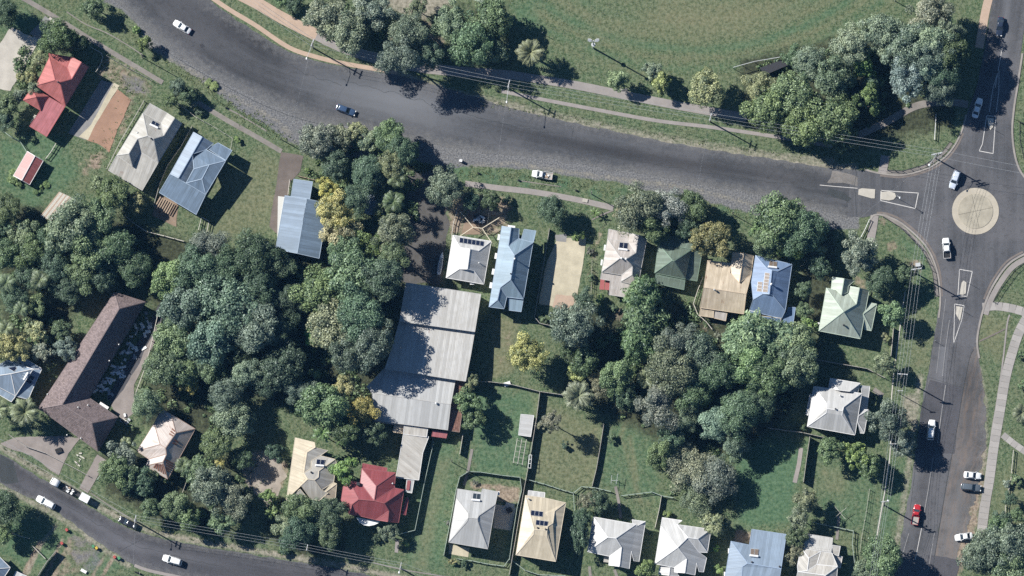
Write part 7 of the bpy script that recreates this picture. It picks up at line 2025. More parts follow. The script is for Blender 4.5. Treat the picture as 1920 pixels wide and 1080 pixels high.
white = car_paint('white', (0.78, 0.78, 0.77)); silver = car_paint('silver', (0.55, 0.60, 0.68)); blue = car_paint('blue', (0.045, 0.08, 0.15)); black = car_paint('black', (0.015, 0.017, 0.022)); red = car_paint('red', (0.42, 0.025, 0.03)); grey = car_paint('grey', (0.10, 0.12, 0.14)); navy = car_paint('navy', (0.025, 0.035, 0.06))
vehicle('sedan', white, 'car', 'white sedan driving on the main road at top left', (326, 41), (357, 60))
vehicle('hatch', blue, 'car', 'dark blue hatchback driving on the main road beside the yellow roadside tree', (669, 214), (628, 199))
u = vehicle('ute', white, 'utility_truck', 'white utility with cluttered tray parked on the grass verge', (997, 325), (1036, 331), 'parked cars')
vehicle('sedan', navy, 'car', 'black sedan driving down the north road', (1873, 68), (1877, 32))
vehicle('sedan', white, 'car', 'white sedan leaving the roundabout on the north road', (1838, 184), (1827, 221))
vehicle('suv', silver, 'car', 'silver blue car entering the roundabout', (1784, 354), (1796, 320))
vehicle('dualcab', white, 'utility_truck', 'white dual cab utility with a black tray beside the roundabout', (1773, 446), (1776, 485))
vehicle('suv', white, 'car', 'white car driving on the south road beside the white corner house', (1748, 787), (1744, 825))
vehicle('ute', red, 'utility_truck', 'red utility driving on the south road under a pole shadow', (1721, 945), (1714, 985))
vehicle('sedan', white, 'car', 'white sedan parked nose in beside the dark grey car', (1840, 893), (1807, 890), 'parked cars')
vehicle('suv', grey, 'car', 'dark grey car parked nose in beside the white sedan', (1840, 916), (1801, 912), 'parked cars')
vehicle('sedan', white, 'car', 'white car half hidden under the bottom right tree', (1790, 1009), (1824, 1004), 'parked cars')
vehicle('suv', white, 'car', 'white wagon driving on the lower road at left', (69, 933), (103, 951))
vehicle('hatch', black, 'car', 'black car parked on the verge of the lower road', (223, 972), (258, 989), 'parked cars')
vehicle('suv', white, 'car', 'white car driving on the lower road at the bottom', (305, 1045), (341, 1056))
# load in the parked utility's tray
for k in range(7):
    x_ = -1.6 + 0.2 * k
    MB().box((x_, rnd.uniform(-0.5, 0.5), 1.0), (rnd.uniform(0.2, 0.5), rnd.uniform(0.2, 0.5), rnd.uniform(0.15, 0.4)), rnd.uniform(0, 3)).build('tray_load', rnd.choice((M['galv'], M['deck'], M['white'])), u)
# removal truck with a laden trailer
def truck():
    A, B = P(96, 901), P(167, 939)
    d = A - B; mid = (A + B) / 2
    root = empty('tipper_truck', Vector((mid.x, mid.y, 0.05)), math.atan2(d.y, d.x))
    tag(root, 'small white truck with a junk laden tray parked on the lower road', 'truck', 'parked cars')
    h = d.length / 2
    v, f = shell([(h - 2.4, 0.98, 0.5, 2.1, 0.35), (h - 1.2, 1.0, 0.45, 2.2, 0.35), (h - 0.5, 0.98, 0.42, 2.0, 0.38), (h, 0.85, 0.45, 1.3, 0.4)], 14)
    link('cab', mesh('cab', v, f, white, smooth=True), root)
    MB().box((h - 0.42, 0, 1.65), (0.35, 1.6, 0.55)).build('windscreen', M['glass'], root)
    MB().box((-0.2, 0, 0.6), (2 * h - 1.0, 0.8, 0.18)).build('chassis', M['dark_metal'], root)
    MB().box((0.3, 0, 0.8), (3.6, 1.9, 0.12)).build('tray', M['dark_metal'], root)
    mb = MB()
    for s in (-1, 1): mb.box((0.3, s * 0.93, 1.05), (3.6, 0.06, 0.45))
    mb.build('tray_side', M['dark_metal'], root)
    MB().box((-h + 1.25, 0, 1.45), (2.5, 2.0, 1.5)).build('box_body', M['tank'], root)
    for k in range(16):
        MB().box((rnd.uniform(-1.3, 1.9), rnd.uniform(-0.7, 0.7), rnd.uniform(0.95, 1.35)), (rnd.uniform(0.2, 0.7), rnd.uniform(0.2, 0.6), rnd.uniform(0.1, 0.5)), rnd.uniform(0, 3)).build('junk', rnd.choice((M['galv'], M['white'], M['deck'], M['black'], M['weather_grey'])), root)
    for x in (h - 0.9, -h + 1.0, -h + 1.9):
        for s in (-1, 1): MB().tube([(x, s * 0.75, 0.36), (x, s * 0.98, 0.36)], 0.38, 12).build('wheel', M['rubber'], root)
truck()
# motorbike at the bottom left driveway
def motorbike():
    root = empty('motorbike', P(258, 1074), math.radians(-15)); tag(root, 'black motorbike standing on the lower driveway crossing', 'motorbike', 'parked cars')
    for x in (-0.7, 0.7): MB().tube([(x, -0.07, 0.32), (x, 0.07, 0.32)], 0.32, 14).build('wheel', M['rubber'], root)
    MB().tube([(-0.6, 0, 0.5), (-0.2, 0, 0.75), (0.3, 0, 0.85), (0.55, 0, 0.95)], [0.1, 0.16, 0.2, 0.08], 8).build('frame', M['black'], root)
    MB().tube([(-0.75, 0, 0.78), (-0.3, 0, 0.82), (0.0, 0, 0.8)], [0.1, 0.15, 0.1], 8).build('seat', M['rubber'], root)
    MB().bar((0.55, -0.4, 1.0), (0.55, 0.4, 1.0), 0.05, 0.05).build('handlebar', M['galv'], root)
    MB().bar((0.55, 0, 1.0), (0.72, 0, 0.3), 0.1, 0.1).build('fork', M['dark_metal'], root)
motorbike()

# ------------------------------------------------------------------ power poles and wires
def power_pole(px, py, h, label, arms=(), arm_dir=0.0, lamp=None, mat='pole', r=0.21, group='power poles', name='power_pole'):
    """px,py: foot of the pole; arms: (height below top, half length); lamp: (dx,dy) of the lamp arm in pixels"""
    b = P(px, py)
    root = empty(name, b); tag(root, label, 'pole', group)
    MB().tube([(0, 0, -0.2), (0, 0, h)], [r, r * 0.72], 8).build('post', M[mat], root)
    c, s = math.cos(arm_dir), math.sin(arm_dir)
    for dz, half in arms:
        a = MB().bar((-c * half, -s * half, h - dz), (c * half, s * half, h - dz), 0.20, 0.16).build('crossarm', M['galv'], root)
        for k in (-0.92, -0.4, 0.4, 0.92):
            MB().lathe([(0.05, 0.06), (0.09, 0.12), (0.05, 0.26)], (c * half * k, s * half * k, h - dz), 8).build('insulator', M['insulator'], a)
    if lamp:
        e = P(px + lamp[0], py + lamp[1]) - b
        hz = h * 0.78
        MB().tube([(0, 0, hz - 0.4), (e.x * 0.3, e.y * 0.3, hz + 0.2), (e.x, e.y, hz + 0.35)], 0.05, 6).build('lamp_arm', M['galv'], root)
        MB().lathe([(0.05, 0.08), (0.16, 0.02), (0.22, -0.1), (0.1, -0.14)], (e.x, e.y, hz + 0.35), 10, 1.0, 1.6).build('lamp_head', M['tank'], root)
    return b, h
PL = {}
ang = math.radians(72)
PL['a'] = power_pole(587, 90, 11.5, 'timber power pole with street lamp on the north kerb of the road bend', ((0.3, 1.1), (1.6, 1.0)), math.radians(68), (-11, 28))
PL['b'] = power_pole(954, 166, 11.0, 'timber power pole with street lamp near the big date palm in the park', ((0.3, 1.0), (1.5, 1.0)), math.radians(75), (-4, 33))
PL['c'] = power_pole(1331, 228, 11.0, 'timber power pole below the round yellow green park tree', ((0.3, 1.0), (1.5, 1.0)), math.radians(75))
PL['d'] = power_pole(1754, 297, 11.5, 'tall power pole with double crossarms at the junction corner', ((0.25, 1.5), (0.9, 1.2), (2.0, 1.2)), math.radians(12), (-14, 20))
PL['n'] = power_pole(1716, 512, 11.0, 'power pole at the south west junction corner with a concrete pad', ((0.3, 1.4), (1.4, 1.2)), math.radians(8))
PL['e'] = power_pole(1690, 709, 11.0, 'power pole with wide white crossarm beside the pale round street tree', ((0.2, 1.35), (0.7, 1.35)), math.radians(-4))
PL['f'] = power_pole(1657, 947, 11.5, 'power pole on the south road verge opposite the red utility', ((0.3, 1.0), (1.2, 0.9)), math.radians(5), (6, -2))
PL['g'] = power_pole(256, 978, 10.5, 'power pole on the lower road beside the parked black car', ((0.3, 0.9), (1.2, 0.8)), math.radians(75), (-3, 14))
PL['h'] = power_pole(577, 1032, 9.5, 'power pole on the lower road below the dark dense tree', ((0.3, 0.8),), math.radians(78))
PL['i'] = power_pole(752, 1066, 10.0, 'power pole on the lower road below the crimson house', ((0.3, 0.9),), math.radians(78), (-3, 12))
power_pole(267, 108, 8.5, 'lone bare timber pole on the verge at top left', r=0.13)
power_pole(528, 262, 6.5, 'short bare timber pole at the mouth of the brown driveway', r=0.13)
power_pole(1109, 364, 7.0, 'bare timber pole on the footpath left of the roadside thicket', r=0.13)
power_pole(1374, 402, 7.5, 'bare timber pole behind the golden brown tree', r=0.12)
power_pole(847, 866, 8.0, 'bare timber pole on the grass strip above the grey hipped house', r=0.11)
power_pole(1686, 738, 8.0, 'short service pole under the wires above the street gum', ((0.2, 0.7),), math.radians(0), r=0.12)
power_pole(1672, 838, 9.0, 'power pole under the wires below the street gum', ((0.3, 0.9),), math.radians(0))
power_pole(1680, 370, 6.5, 'slim street lamp post on the western splitter island', r=0.06, mat='galv', lamp=(6, 5), name='street_lamp', group='street lamps and sign posts')
power_pole(1696, 467, 5.5, 'slim sign post with pale top on the south west junction corner', r=0.05, mat='galv', name='sign_post', group='street lamps and sign posts')
power_pole(1814, 530, 3.0, 'keep left sign post on the upper southern splitter island', r=0.05, mat='galv', name='sign_post', group='street lamps and sign posts')
power_pole(1805, 583, 2.6, 'keep left sign post on the lower southern splitter island', r=0.05, mat='galv', name='sign_post', group='street lamps and sign posts')
power_pole(1858, 240, 3.2, 'keep left sign post on the northern splitter island', r=0.05, mat='galv', name='sign_post', group='street lamps and sign posts')
power_pole(1017, 63, 2.8, 'short bollard like post in the park beside the date palm', r=0.07, mat='galv', name='sign_post', group='street lamps and sign posts')
power_pole(1753, 640, 2.2, 'short white marker post on the south road verge', r=0.06, mat='white', name='sign_post', group='street lamps and sign posts')
power_pole(1756, 292, 1.6, 'small sign post at the foot of the junction power pole', r=0.05, mat='galv', name='sign_post', group='street lamps and sign posts')
# floodlight mast in the park
def mast():
    b = P(1112, 90); root = empty('floodlight_mast', b); tag(root, 'steel floodlight mast with four lamps in the park', 'floodlight', 'street lamps and sign posts')
    MB().tube([(0, 0, -0.2), (0, 0, 15)], [0.24, 0.14], 10).build('post', M['galv'], root)
    MB().bar((-1.3, 0, 14.6), (1.3, 0, 14.6), 0.12, 0.12).bar((-1.0, 0.1, 13.2), (1.0, 0.1, 13.2), 0.12, 0.12).build('crossarm', M['galv'], root)
    for x, z in ((-1.1, 14.8), (1.1, 14.8), (-0.8, 13.4), (0.8, 13.4)):
        MB().box((x, 0.25, z), (0.75, 0.55, 0.5), 0, 0.5).build('floodlight', M['galv'], root)
    MB().lathe([(0.55, 7.0), (0.55, 7.2)], (0, 0, 0), 12).build('platform', M['galv'], root)
mast()
# a second mast whose top stands beyond the top edge
power_pole(1678, 2, 7.0, 'park pole at the top edge beside the thin gum', r=0.12, mat='galv')
# wires: each span hangs between two poles
def wire(a, b, sag, label, group='overhead wires', r=0.022):
    a, b = Vector(a), Vector(b)
    n = max(6, int((b - a).length / 6))
    pts = []
    for i in range(n + 1):
        t = i / n
        p = a.lerp(b, t); p.z -= sag * 4 * t * (1 - t)
        pts.append(p - a)
    o = MB().tube(pts, r, 4).build('overhead_wire', M['wire']); o.location = a
    tag(o, label, 'wire', group)
STR = {(2, True): ('lower', 'upper'), (3, True): ('lower', 'middle', 'upper'), (4, False): ('leftmost', 'second', 'third', 'rightmost'), (4, True): ('leftmost', 'second', 'third', 'rightmost')}
def run(k1, k2, offs, d1, d2, what, zs=0.15):
    (b1, h1), (b2, h2) = PL[k1], PL[k2]
    for i, q in enumerate(offs):
        o1 = Vector((math.cos(d1) * q, math.sin(d1) * q, h1 - zs + 0.05)); o2 = Vector((math.cos(d2) * q, math.sin(d2) * q, h2 - zs + 0.05))
        wire(b1 + o1, b2 + o2, 0.9, what + ', ' + STR[(len(offs), abs(math.sin(d1)) > 0.5)][i] + ' strand')
PL['z0'] = (P(395, -40), 11.5); PL['z1'] = (P(2010, 345), 11.0); PL['z2'] = (P(1625, 1150), 11.0); PL['z3'] = (P(-60, 800), 10.5); PL['z4'] = (P(930, 1130), 10.0); PL['z5'] = (P(1790, -160), 11.0)
d = math.radians
run('z0', 'a', (-0.9, 0, 0.9), d(60), d(68), 'overhead wire along the park kerb at top left')
run('a', 'b', (-0.9, 0, 0.9), d(68), d(75), 'overhead wire between the road bend pole and the date palm pole')
run('b', 'c', (-0.9, 0, 0.9), d(75), d(75), 'overhead wire along the park path')
run('c', 'd', (-0.9, 0, 0.9), d(75), d(80), 'overhead wire over the foot of the park grove')
run('d', 'z1', (-0.9, 0.9), d(80), d(80), 'overhead wire over the roundabout')
run('d', 'n', (-1.35, -0.5, 0.5, 1.35), d(12), d(8), 'overhead wire across the western junction arm')
run('n', 'e', (-1.3, -0.5, 0.5, 1.3), d(8), d(-4), 'overhead wire past the mint green house')
run('e', 'f', (-1.2, -0.5, 0.5, 1.2), d(-4), d(5), 'overhead wire past the white corner house')
run('f', 'z2', (-0.9, -0.3, 0.3, 0.9), d(5), d(5), 'overhead wire above the lowest verge of the south road')
run('z3', 'g', (-0.7, 0.7), d(60), d(75), 'overhead wire above the concrete driveway')
run('g', 'h', (-0.75, 0, 0.75), d(75), d(78), 'overhead wire over the lower road bushes')
run('h', 'i', (-0.7, 0, 0.7), d(78), d(78), 'overhead wire in front of the crimson house')
run('i', 'z4', (-0.7, 0.7), d(78), d(78), 'overhead wire leaving over the bottom edge')
def drop(k, px, py, h, label):
    b, hh = PL[k]; e = P(px, py, h); wire(b + Vector((0, 0, hh - 1.5)), e, 0.8, label, 'service wires', 0.008)
drop('a', 545, 240, 6, 'service wire crossing the main road to the short driveway pole'); drop('b', 912, 430, 5, 'service wire to the white solar house'); drop('c', 1290, 440, 5, 'service wire to the dark green house')
drop('g', 250, 1060, 6, 'service wire crossing the lower road'); drop('d', 1500, 500, 5, 'service wire to the blue solar house')

# ------------------------------------------------------------------ fences
def fence(pts, label, kind='paling', h=1.5, step=2.4, mat='timber', group='fences', name='fence'):
    """posts, and between them panels of palings or rails; every panel is a part"""
    w = W(pts)
    root = empty(name, w[0].copy()); tag(root, label, 'fence', group)
    b = w[0]
    q = []
    for a, c in zip(w, w[1:]):
        k = max(1, round((c - a).length / step))
        q += [a.lerp(c, i / k) for i in range(k)]
    q.append(w[-1])
    pw = 0.14 if kind == 'rail' else 0.12
    for p in q:
        MB().box(p - b + Vector((0, 0, (h + 0.1) / 2)), (pw, pw, h + 0.1)).build('fence_post', M[mat], root)
    for a, c in zip(q, q[1:]):
        a, c = a - b, c - b
        mb = MB()
        if kind == 'paling':
            mb.bar(a + Vector((0, 0, h * 0.52)), c + Vector((0, 0, h * 0.52)), 0.05, h * 0.92)
            mb.bar(a + Vector((0, 0, h * 0.98)), c + Vector((0, 0, h * 0.98)), 0.12, 0.06)
        elif kind == 'rail':
            for z in (h * 0.95, h * 0.5): mb.bar(a + Vector((0, 0, z)), c + Vector((0, 0, z)), 0.12, 0.12)
        elif kind == 'wire':
            for z in (h * 0.95, h * 0.6, h * 0.25): mb.bar(a + Vector((0, 0, z)), c + Vector((0, 0, z)), 0.04, 0.04)
        elif kind == 'pool':
            for z in (h * 0.97, h * 0.12): mb.bar(a + Vector((0, 0, z)), c + Vector((0, 0, z)), 0.07, 0.07)
            n = max(2, int((c - a).length / 0.3))
            for i in range(1, n): p = a.lerp(c, i / n); mb.bar(p + Vector((0, 0, 0.1)), p + Vector((0, 0, h)), 0.03, 0.03)
        mb.build('fence_panel', M[mat], root)
    return root
fence([(1664, 319), (1692, 321), (1735, 309), (1763, 289), (1781, 266)], 'steel guard rail along the north west junction kerb', 'pool', 1.1, 1.8, 'dark_metal')
fence([(1656, 407), (1690, 428), (1728, 468), (1748, 508), (1753, 552)], 'steel guard rail along the south west junction kerb', 'pool', 1.1, 1.8, 'dark_metal')
fence([(1925, 490), (1902, 508), (1878, 540), (1862, 566)], 'steel guard rail along the south east junction kerb', 'pool', 1.1, 1.8, 'dark_metal')
fence([(1912, 230), (1912, 262), (1920, 300)], 'steel guard rail along the north east junction kerb', 'pool', 1.1, 1.8, 'dark_metal')
fence([(1910, 228), (1925, 234)], 'short cross rail of the north east guard rail', 'pool', 1.1, 1.8, 'dark_metal')
fence([(172, 90), (190, 100), (193, 108), (187, 125), (180, 135)], 'low pale gate fence in front of the red roofed house', 'rail', 1.0, 1.6, 'timber_pale')
fence([(200, 105), (240, 128), (260, 138), (285, 152)], 'front fence between the footpath and the weedy block', 'wire', 1.1, 2.4, 'timber')
fence([(270, 190), (250, 225), (228, 262), (200, 318)], 'side fence along the orange slab', 'rail', 1.3, 2.4, 'timber')
fence([(325, 188), (345, 203), (370, 222), (395, 235), (436, 260), (432, 282)], 'front fence of the blue valley roofed house', 'wire', 1.1, 2.4, 'timber_pale')
fence([(360, 238), (340, 275), (315, 310), (300, 345), (288, 388)], 'fence between the grey and the blue houses', 'paling', 1.5, 2.4, 'timber')
fence([(235, 405), (252, 420), (275, 435), (308, 443), (345, 453)], 'leaning pale rail fence below the blue valley roofed house', 'rail', 1.2, 2.2, 'timber_pale')
fence([(372, 432), (378, 408), (392, 415), (388, 435)], 'small pen of pale rails below the blue house', 'rail', 1.2, 2.2, 'timber_pale')
fence([(296, 590), (285, 640), (272, 690), (252, 745), (250, 775)], 'pale fence along the rubbish strewn driveway', 'rail', 1.4, 2.4, 'timber_pale')
fence([(16, 815), (50, 838), (85, 850), (120, 868), (165, 892)], 'front rail fence across the concrete forecourt', 'rail', 1.0, 2.6, 'timber')
fence([(204, 872), (192, 888), (182, 900)], 'short pale fence right of the concrete driveway', 'rail', 1.2, 2.0, 'fence_green')
fence([(365, 862), (355, 890), (342, 924)], 'wire fence right of the rust streaked house', 'wire', 1.3, 2.2, 'timber_pale')
fence([(811, 800), (812, 835), (805, 865), (795, 910), (785, 960), (778, 995), (745, 1003)], 'pale green side fence right of the crimson house', 'paling', 1.6, 2.4, 'fence_green')
fence([(868, 815), (862, 852)], 'short fence beside the grass strip', 'paling', 1.8, 2.4, 'timber_pale')
fence([(877, 886), (862, 895), (855, 920), (848, 960), (838, 1010), (832, 1042)], 'pale green fence left of the grey hipped house', 'paling', 1.6, 2.4, 'fence_green')
fence([(878, 885), (900, 886), (940, 892), (975, 896), (978, 920), (970, 950), (962, 1000), (955, 1050)], 'pale green fence around the yard of the grey hipped house', 'paling', 1.6, 2.4, 'fence_green')
fence([(857, 1048), (885, 1052), (915, 1058), (945, 1062), (955, 1048)], 'low pale front fence of the grey hipped house', 'rail', 1.0, 2.0, 'fence_green')
fence([(958, 1050), (985, 1070), (1010, 1078), (1060, 1080)], 'low pale front fence of the cream solar house', 'rail', 1.0, 2.0, 'fence_green')
fence([(1012, 736), (1005, 790), (995, 850), (985, 905), (975, 960), (965, 1020), (955, 1078)], 'tall timber fence down the middle of the back lawns', 'paling', 1.9, 2.4, 'timber')
fence([(990, 900), (1020, 908), (1050, 918), (1075, 925), (1090, 913), (1115, 915), (1145, 922)], 'pale green wire fence behind the cream solar house', 'rail', 1.2, 2.2, 'fence_green')
fence([(1075, 925), (1077, 960)], 'short pale green fence stub behind the cream solar house', 'rail', 1.2, 2.2, 'fence_green')
fence([(1165, 930), (1190, 927), (1222, 923), (1240, 930), (1262, 934)], 'pale green fence behind the crossed hip white house', 'rail', 1.2, 2.2, 'fence_green')
fence([(1240, 930), (1236, 955), (1228, 990)], 'side fence between the two white houses', 'paling', 1.4, 2.4, 'timber_pale')
fence([(1132, 795), (1125, 840), (1118, 880), (1110, 912)], 'timber fence across the lawn under the bare tree shadow', 'paling', 1.4, 2.4, 'timber')
fence([(880, 715), (920, 717), (960, 722), (1012, 735), (1060, 742)], 'long fence between the golden tree garden and the lawns', 'paling', 1.5, 2.4, 'timber')
fence([(1110, 490), (1108, 555)], 'short wire fence right of the sandy slab', 'wire', 1.3, 2.4, 'timber_pale')
fence([(1030, 430), (1022, 480), (1008, 560), (1002, 595), (1012, 607), (1035, 612)], 'timber fence between the pale blue house and the sandy slab', 'paling', 1.5, 2.4, 'timber')
fence([(1318, 520), (1308, 545), (1300, 570), (1308, 590), (1325, 605), (1335, 618)], 'pale wire fence left of the sand roofed house', 'rail', 1.2, 2.2, 'timber_pale')
fence([(1530, 675), (1580, 684), (1625, 692), (1660, 710)], 'fence between the mint green and white corner houses', 'paling', 1.6, 2.4, 'timber')
fence([(1675, 615), (1672, 650), (1670, 668)], 'short pale fence beside the green street tree', 'paling', 1.4, 2.4, 'timber_pale')
fence([(1505, 812), (1460, 806), (1440, 803)], 'fence behind the white corner house, left piece', 'paling', 1.5, 2.4, 'timber')
fence([(1505, 812), (1540, 820), (1565, 825)], 'fence behind the white corner house, right piece', 'paling', 1.5, 2.4, 'timber')
fence([(1518, 820), (1512, 860), (1506, 905)], 'tall fence casting a dark band on the lower right lawn', 'paling', 2.3, 2.4, 'timber')
fence([(1630, 918), (1624, 960), (1615, 1010), (1612, 1035)], 'side fence of the lawn beside the south road', 'wire', 1.3, 2.4, 'timber_pale')
fence([(1525, 980), (1545, 985), (1572, 990), (1600, 996), (1598, 1020), (1602, 1055)], 'pale rail fence behind the off white house', 'rail', 1.2, 2.2, 'fence_green')
fence([(55, 1010), (35, 1005), (0, 990)], 'fence on the lawn below the lower road, far left', 'wire', 1.2, 2.4, 'timber_pale')
fence([(62, 1025), (85, 1048)], 'short leaning fence on the lawn below the lower road', 'rail', 1.2, 2.4, 'timber_pale')
fence([(105, 1035), (88, 1055), (72, 1080)], 'tall fence beside the twin wheel tracks', 'paling', 2.2, 2.4, 'timber')
fence([(8, 248), (22, 258), (38, 266), (50, 285), (75, 298)], 'crooked pale fence above the small red shed', 'rail', 1.2, 2.2, 'fence_green')
fence([(105, 270), (96, 285), (86, 298)], 'white rail gate beside the small red shed', 'rail', 1.2, 1.6, 'timber_pale')
fence([(525, 0), (545, 15), (562, 22)], 'pale rail fence by the hedge at the top', 'rail', 1.1, 2.0, 'timber_pale')
fence([(1900, 845), (1895, 900), (1885, 950), (1884, 985)], 'garden fence in the right hand garden', 'rail', 1.0, 2.2, 'timber_pale')
fence([(860, 385), (850, 420), (846, 450)], 'pale timber fence left of the junk yard', 'rail', 1.3, 2.0, 'timber_pale')
fence([(1755, 215), (1752, 262)], 'thin white rail on the shaded verge near the junction', 'rail', 1.0, 3.0, 'white')
fence([(1630, 412), (1622, 430), (1614, 445)], 'pale handrail beside the southern footpath stub', 'rail', 1.0, 2.0, 'white')
fence([(558, 330), (590, 338)], 'low brick red edging wall above the long blue house', 'paling', 0.7, 2.4, 'deck')
fence([(543, 338), (540, 365)], 'short white fence beside the long blue house', 'rail', 1.0, 2.0, 'timber_pale')

# ------------------------------------------------------------------ small things
BIN = {}
def wheelie_bin(px, py, lid, label, rz=0.5):
    key = lid
    if key not in BIN:
        m = mat_plain('bin_lid_' + lid, {'red': (0.38, 0.08, 0.07), 'yellow': (0.50, 0.36, 0.06), 'green': (0.08, 0.24, 0.12)}[lid], 0.5)
        b = MB()
        b.add([(-0.24, -0.26, 0.06), (0.24, -0.26, 0.06), (0.24, 0.26, 0.06), (-0.24, 0.26, 0.06), (-0.29, -0.36, 0.95), (0.29, -0.36, 0.95), (0.29, 0.36, 0.95), (-0.29, 0.36, 0.95)], [(3, 2, 1, 0), (0, 1, 5, 4), (1, 2, 6, 5), (2, 3, 7, 6), (3, 0, 4, 7), (4, 5, 6, 7)])
        body = mesh('body', b.v, b.f, M['black'])
        l = MB(); l.box((0, 0, 0.99), (0.64, 0.80, 0.07)).box((0, -0.30, 1.04), (0.5, 0.12, 0.06))
        BIN[key] = (body, mesh('lid', l.v, l.f, m))
    root = empty('wheelie_bin', P(px, py), rz); tag(root, label, 'bin', 'wheelie bins along the lower road')
    link('body', BIN[key][0], root); link('lid', BIN[key][1], root)
    for s in (-1, 1): MB().tube([(s * 0.2, 0.3, 0.12), (s * 0.27, 0.3, 0.12)], 0.12, 10).build('wheel', M['rubber'], root)
wheelie_bin(125, 994, 'red', 'red lidded wheelie bin at the kerb, uppermost of the bins')
wheelie_bin(116, 1019, 'red', 'red lidded wheelie bin standing on the lawn')
wheelie_bin(181, 1028, 'yellow', 'yellow lidded wheelie bin beside the wheel tracks')
wheelie_bin(215, 1045, 'red', 'red lidded wheelie bin beside the green lidded one')
wheelie_bin(223, 1047, 'green', 'green lidded wheelie bin at the lower road')
wheelie_bin(175, 1025, 'green', 'dark lidded wheelie bin touching the yellow one')
def crate(px, py, size, rz, mat, label, cat='box', z=0.0, name='packing_box', group='odds and ends in the yards'):
    root = empty(name, P(px, py) + Vector((0, 0, z)), rz); tag(root, label, cat, group)
    MB().box((0, 0, size[2] / 2), size).build('body', M[mat], root)
    MB().box((0, 0, size[2] + 0.02), (size[0] * 1.05, size[1] * 1.05, 0.04)).build('lid', M[mat], root)
crate(157, 1071, (1.5, 0.7, 0.5), -0.5, 'tank', 'white pallet box on the lawn below the bins')
crate(864, 302, (0.7, 0.6, 1.2), -0.2, 'tank', 'small white cabinet on the verge right of the pale tree', 'cabinet', name='utility_cabinet')
crate(1097, 376, (1.3, 0.9, 0.25), -0.2, 'slab', 'pale concrete pit lid beside the footpath', 'pit lid', name='pit_lid')
crate(956, 948, (2.2, 1.2, 0.5), -0.2, 'weather_grey', 'grey tarp covered heap in the yard behind the grey hipped house', 'heap', name='tarp_heap')
crate(955, 957, (1.3, 1.3, 0.9), 0.5, 'black', 'black box on the pale concrete yard', 'box')
crate(951, 720, (1.6, 1.0, 0.4), 0.3, 'white', 'pale sheet of canvas on the ground below the golden tree', 'sheet', name='canvas_sheet')
crate(1721, 497, (1.2, 0.9, 1.1), 0.1, 'galv', 'grey cabinet on the concrete pad at the junction corner', 'cabinet', name='utility_cabinet')
crate(110, 845, (1.6, 1.2, 0.5), 0.4, 'black', 'black box on the concrete forecourt', 'box')
crate(1898, 1, (1.2, 1.0, 0.4), 0.1, 'tank', 'white block at the north road edge', 'block') if False else None
# stacks of boards on the left lawn
r_ = empty('board_stack', P(108, 388)); tag(r_, 'stack of pale weathered boards on the left lawn', 'boards', 'odds and ends in the yards')
for k in range(12):
    a_, c_ = P(112 + k * 2.1, 360 + k * 1.0) - r_.location, P(76 + k * 2.4, 406 + k * 0.9) - r_.location
    MB().bar(a_ + Vector((0, 0, 0.12)), c_ + Vector((0, 0, 0.12)), 0.30, 0.12).build('board', M['timber_pale'] if k % 3 else M['path_tan'], r_)
# rubbish strewn along the shaded driveway
NEAR = ('top', 'upper', 'lower', 'bottom')
for g, (cx, cy) in enumerate(((262, 612), (250, 658), (222, 696), (200, 725))):
    for k in range(16):
        x, y = cx + rnd.gauss(0, 9), cy + rnd.gauss(0, 9)
        o = MB().box((0, 0, rnd.uniform(0.05, 0.3)), (rnd.uniform(0.5, 1.9), rnd.uniform(0.35, 0.9), rnd.uniform(0.05, 0.25)), rnd.uniform(0, 3.1), rnd.uniform(-0.15, 0.15)).build('discarded_board', rnd.choice((M['tank'], M['tank'], M['galv'], M['white'], M['weather_grey'])))
        o.location = P(x, y, 0.06)
        tag(o, 'pale discarded board in the ' + NEAR[g] + ' rubbish heap on the shaded driveway', 'board', 'discarded boards in the ' + NEAR[g] + ' heap')
for k in range(7):
    o = MB().box((0, 0, 0.1), (rnd.uniform(0.3, 1.6), rnd.uniform(0.2, 0.4), 0.12), rnd.uniform(-1, 0.2)).build('timber_offcut', M['timber_pale'])
    o.location = P(143 + rnd.uniform(0, 18), 850 + k * 3.6, 0.05); tag(o, 'pale timber offcut on the small lawn between the concrete drives', 'timber', 'timber offcuts on the small lawn')
for k in range(8):
    o = MB().box((0, 0, 0.25), (rnd.uniform(0.4, 1.1), rnd.uniform(0.3, 0.8), 0.5), rnd.uniform(0, 3)).build('yard_junk', rnd.choice((M['galv'], M['tank'], M['weather_grey'], M['timber_pale'])))
    o.location = P(232 + rnd.gauss(0, 6), 788 + rnd.gauss(0, 5), 0); tag(o, 'piece of grey junk piled beside the brown tiled roof corner', 'junk', 'junk beside the brown tiled building')
# junk heap on a trailer in the yard
t_ = empty('box_trailer', P(900, 412), math.radians(-10)); tag(t_, 'trailer heaped with silver scrap in the front yard', 'trailer', 'odds and ends in the yards')
MB().box((0, 0, 0.6), (3.4, 2.2, 0.15)).build('tray', M['dark_metal'], t_)
for s in (-1, 1): MB().tube([(0, s * 1.1, 0.35), (0, s * 1.3, 0.35)], 0.35, 12).build('wheel', M['rubber'], t_)
for k in range(22):
    MB().box((rnd.uniform(-1.5, 1.5), rnd.uniform(-0.9, 0.9), rnd.uniform(0.8, 1.3)), (rnd.uniform(0.2, 0.8), rnd.uniform(0.2, 0.6), rnd.uniform(0.1, 0.5)), rnd.uniform(0, 3)).build('scrap', rnd.choice((M['galv'], M['tank'], M['white'], M['weather_grey'])), t_)
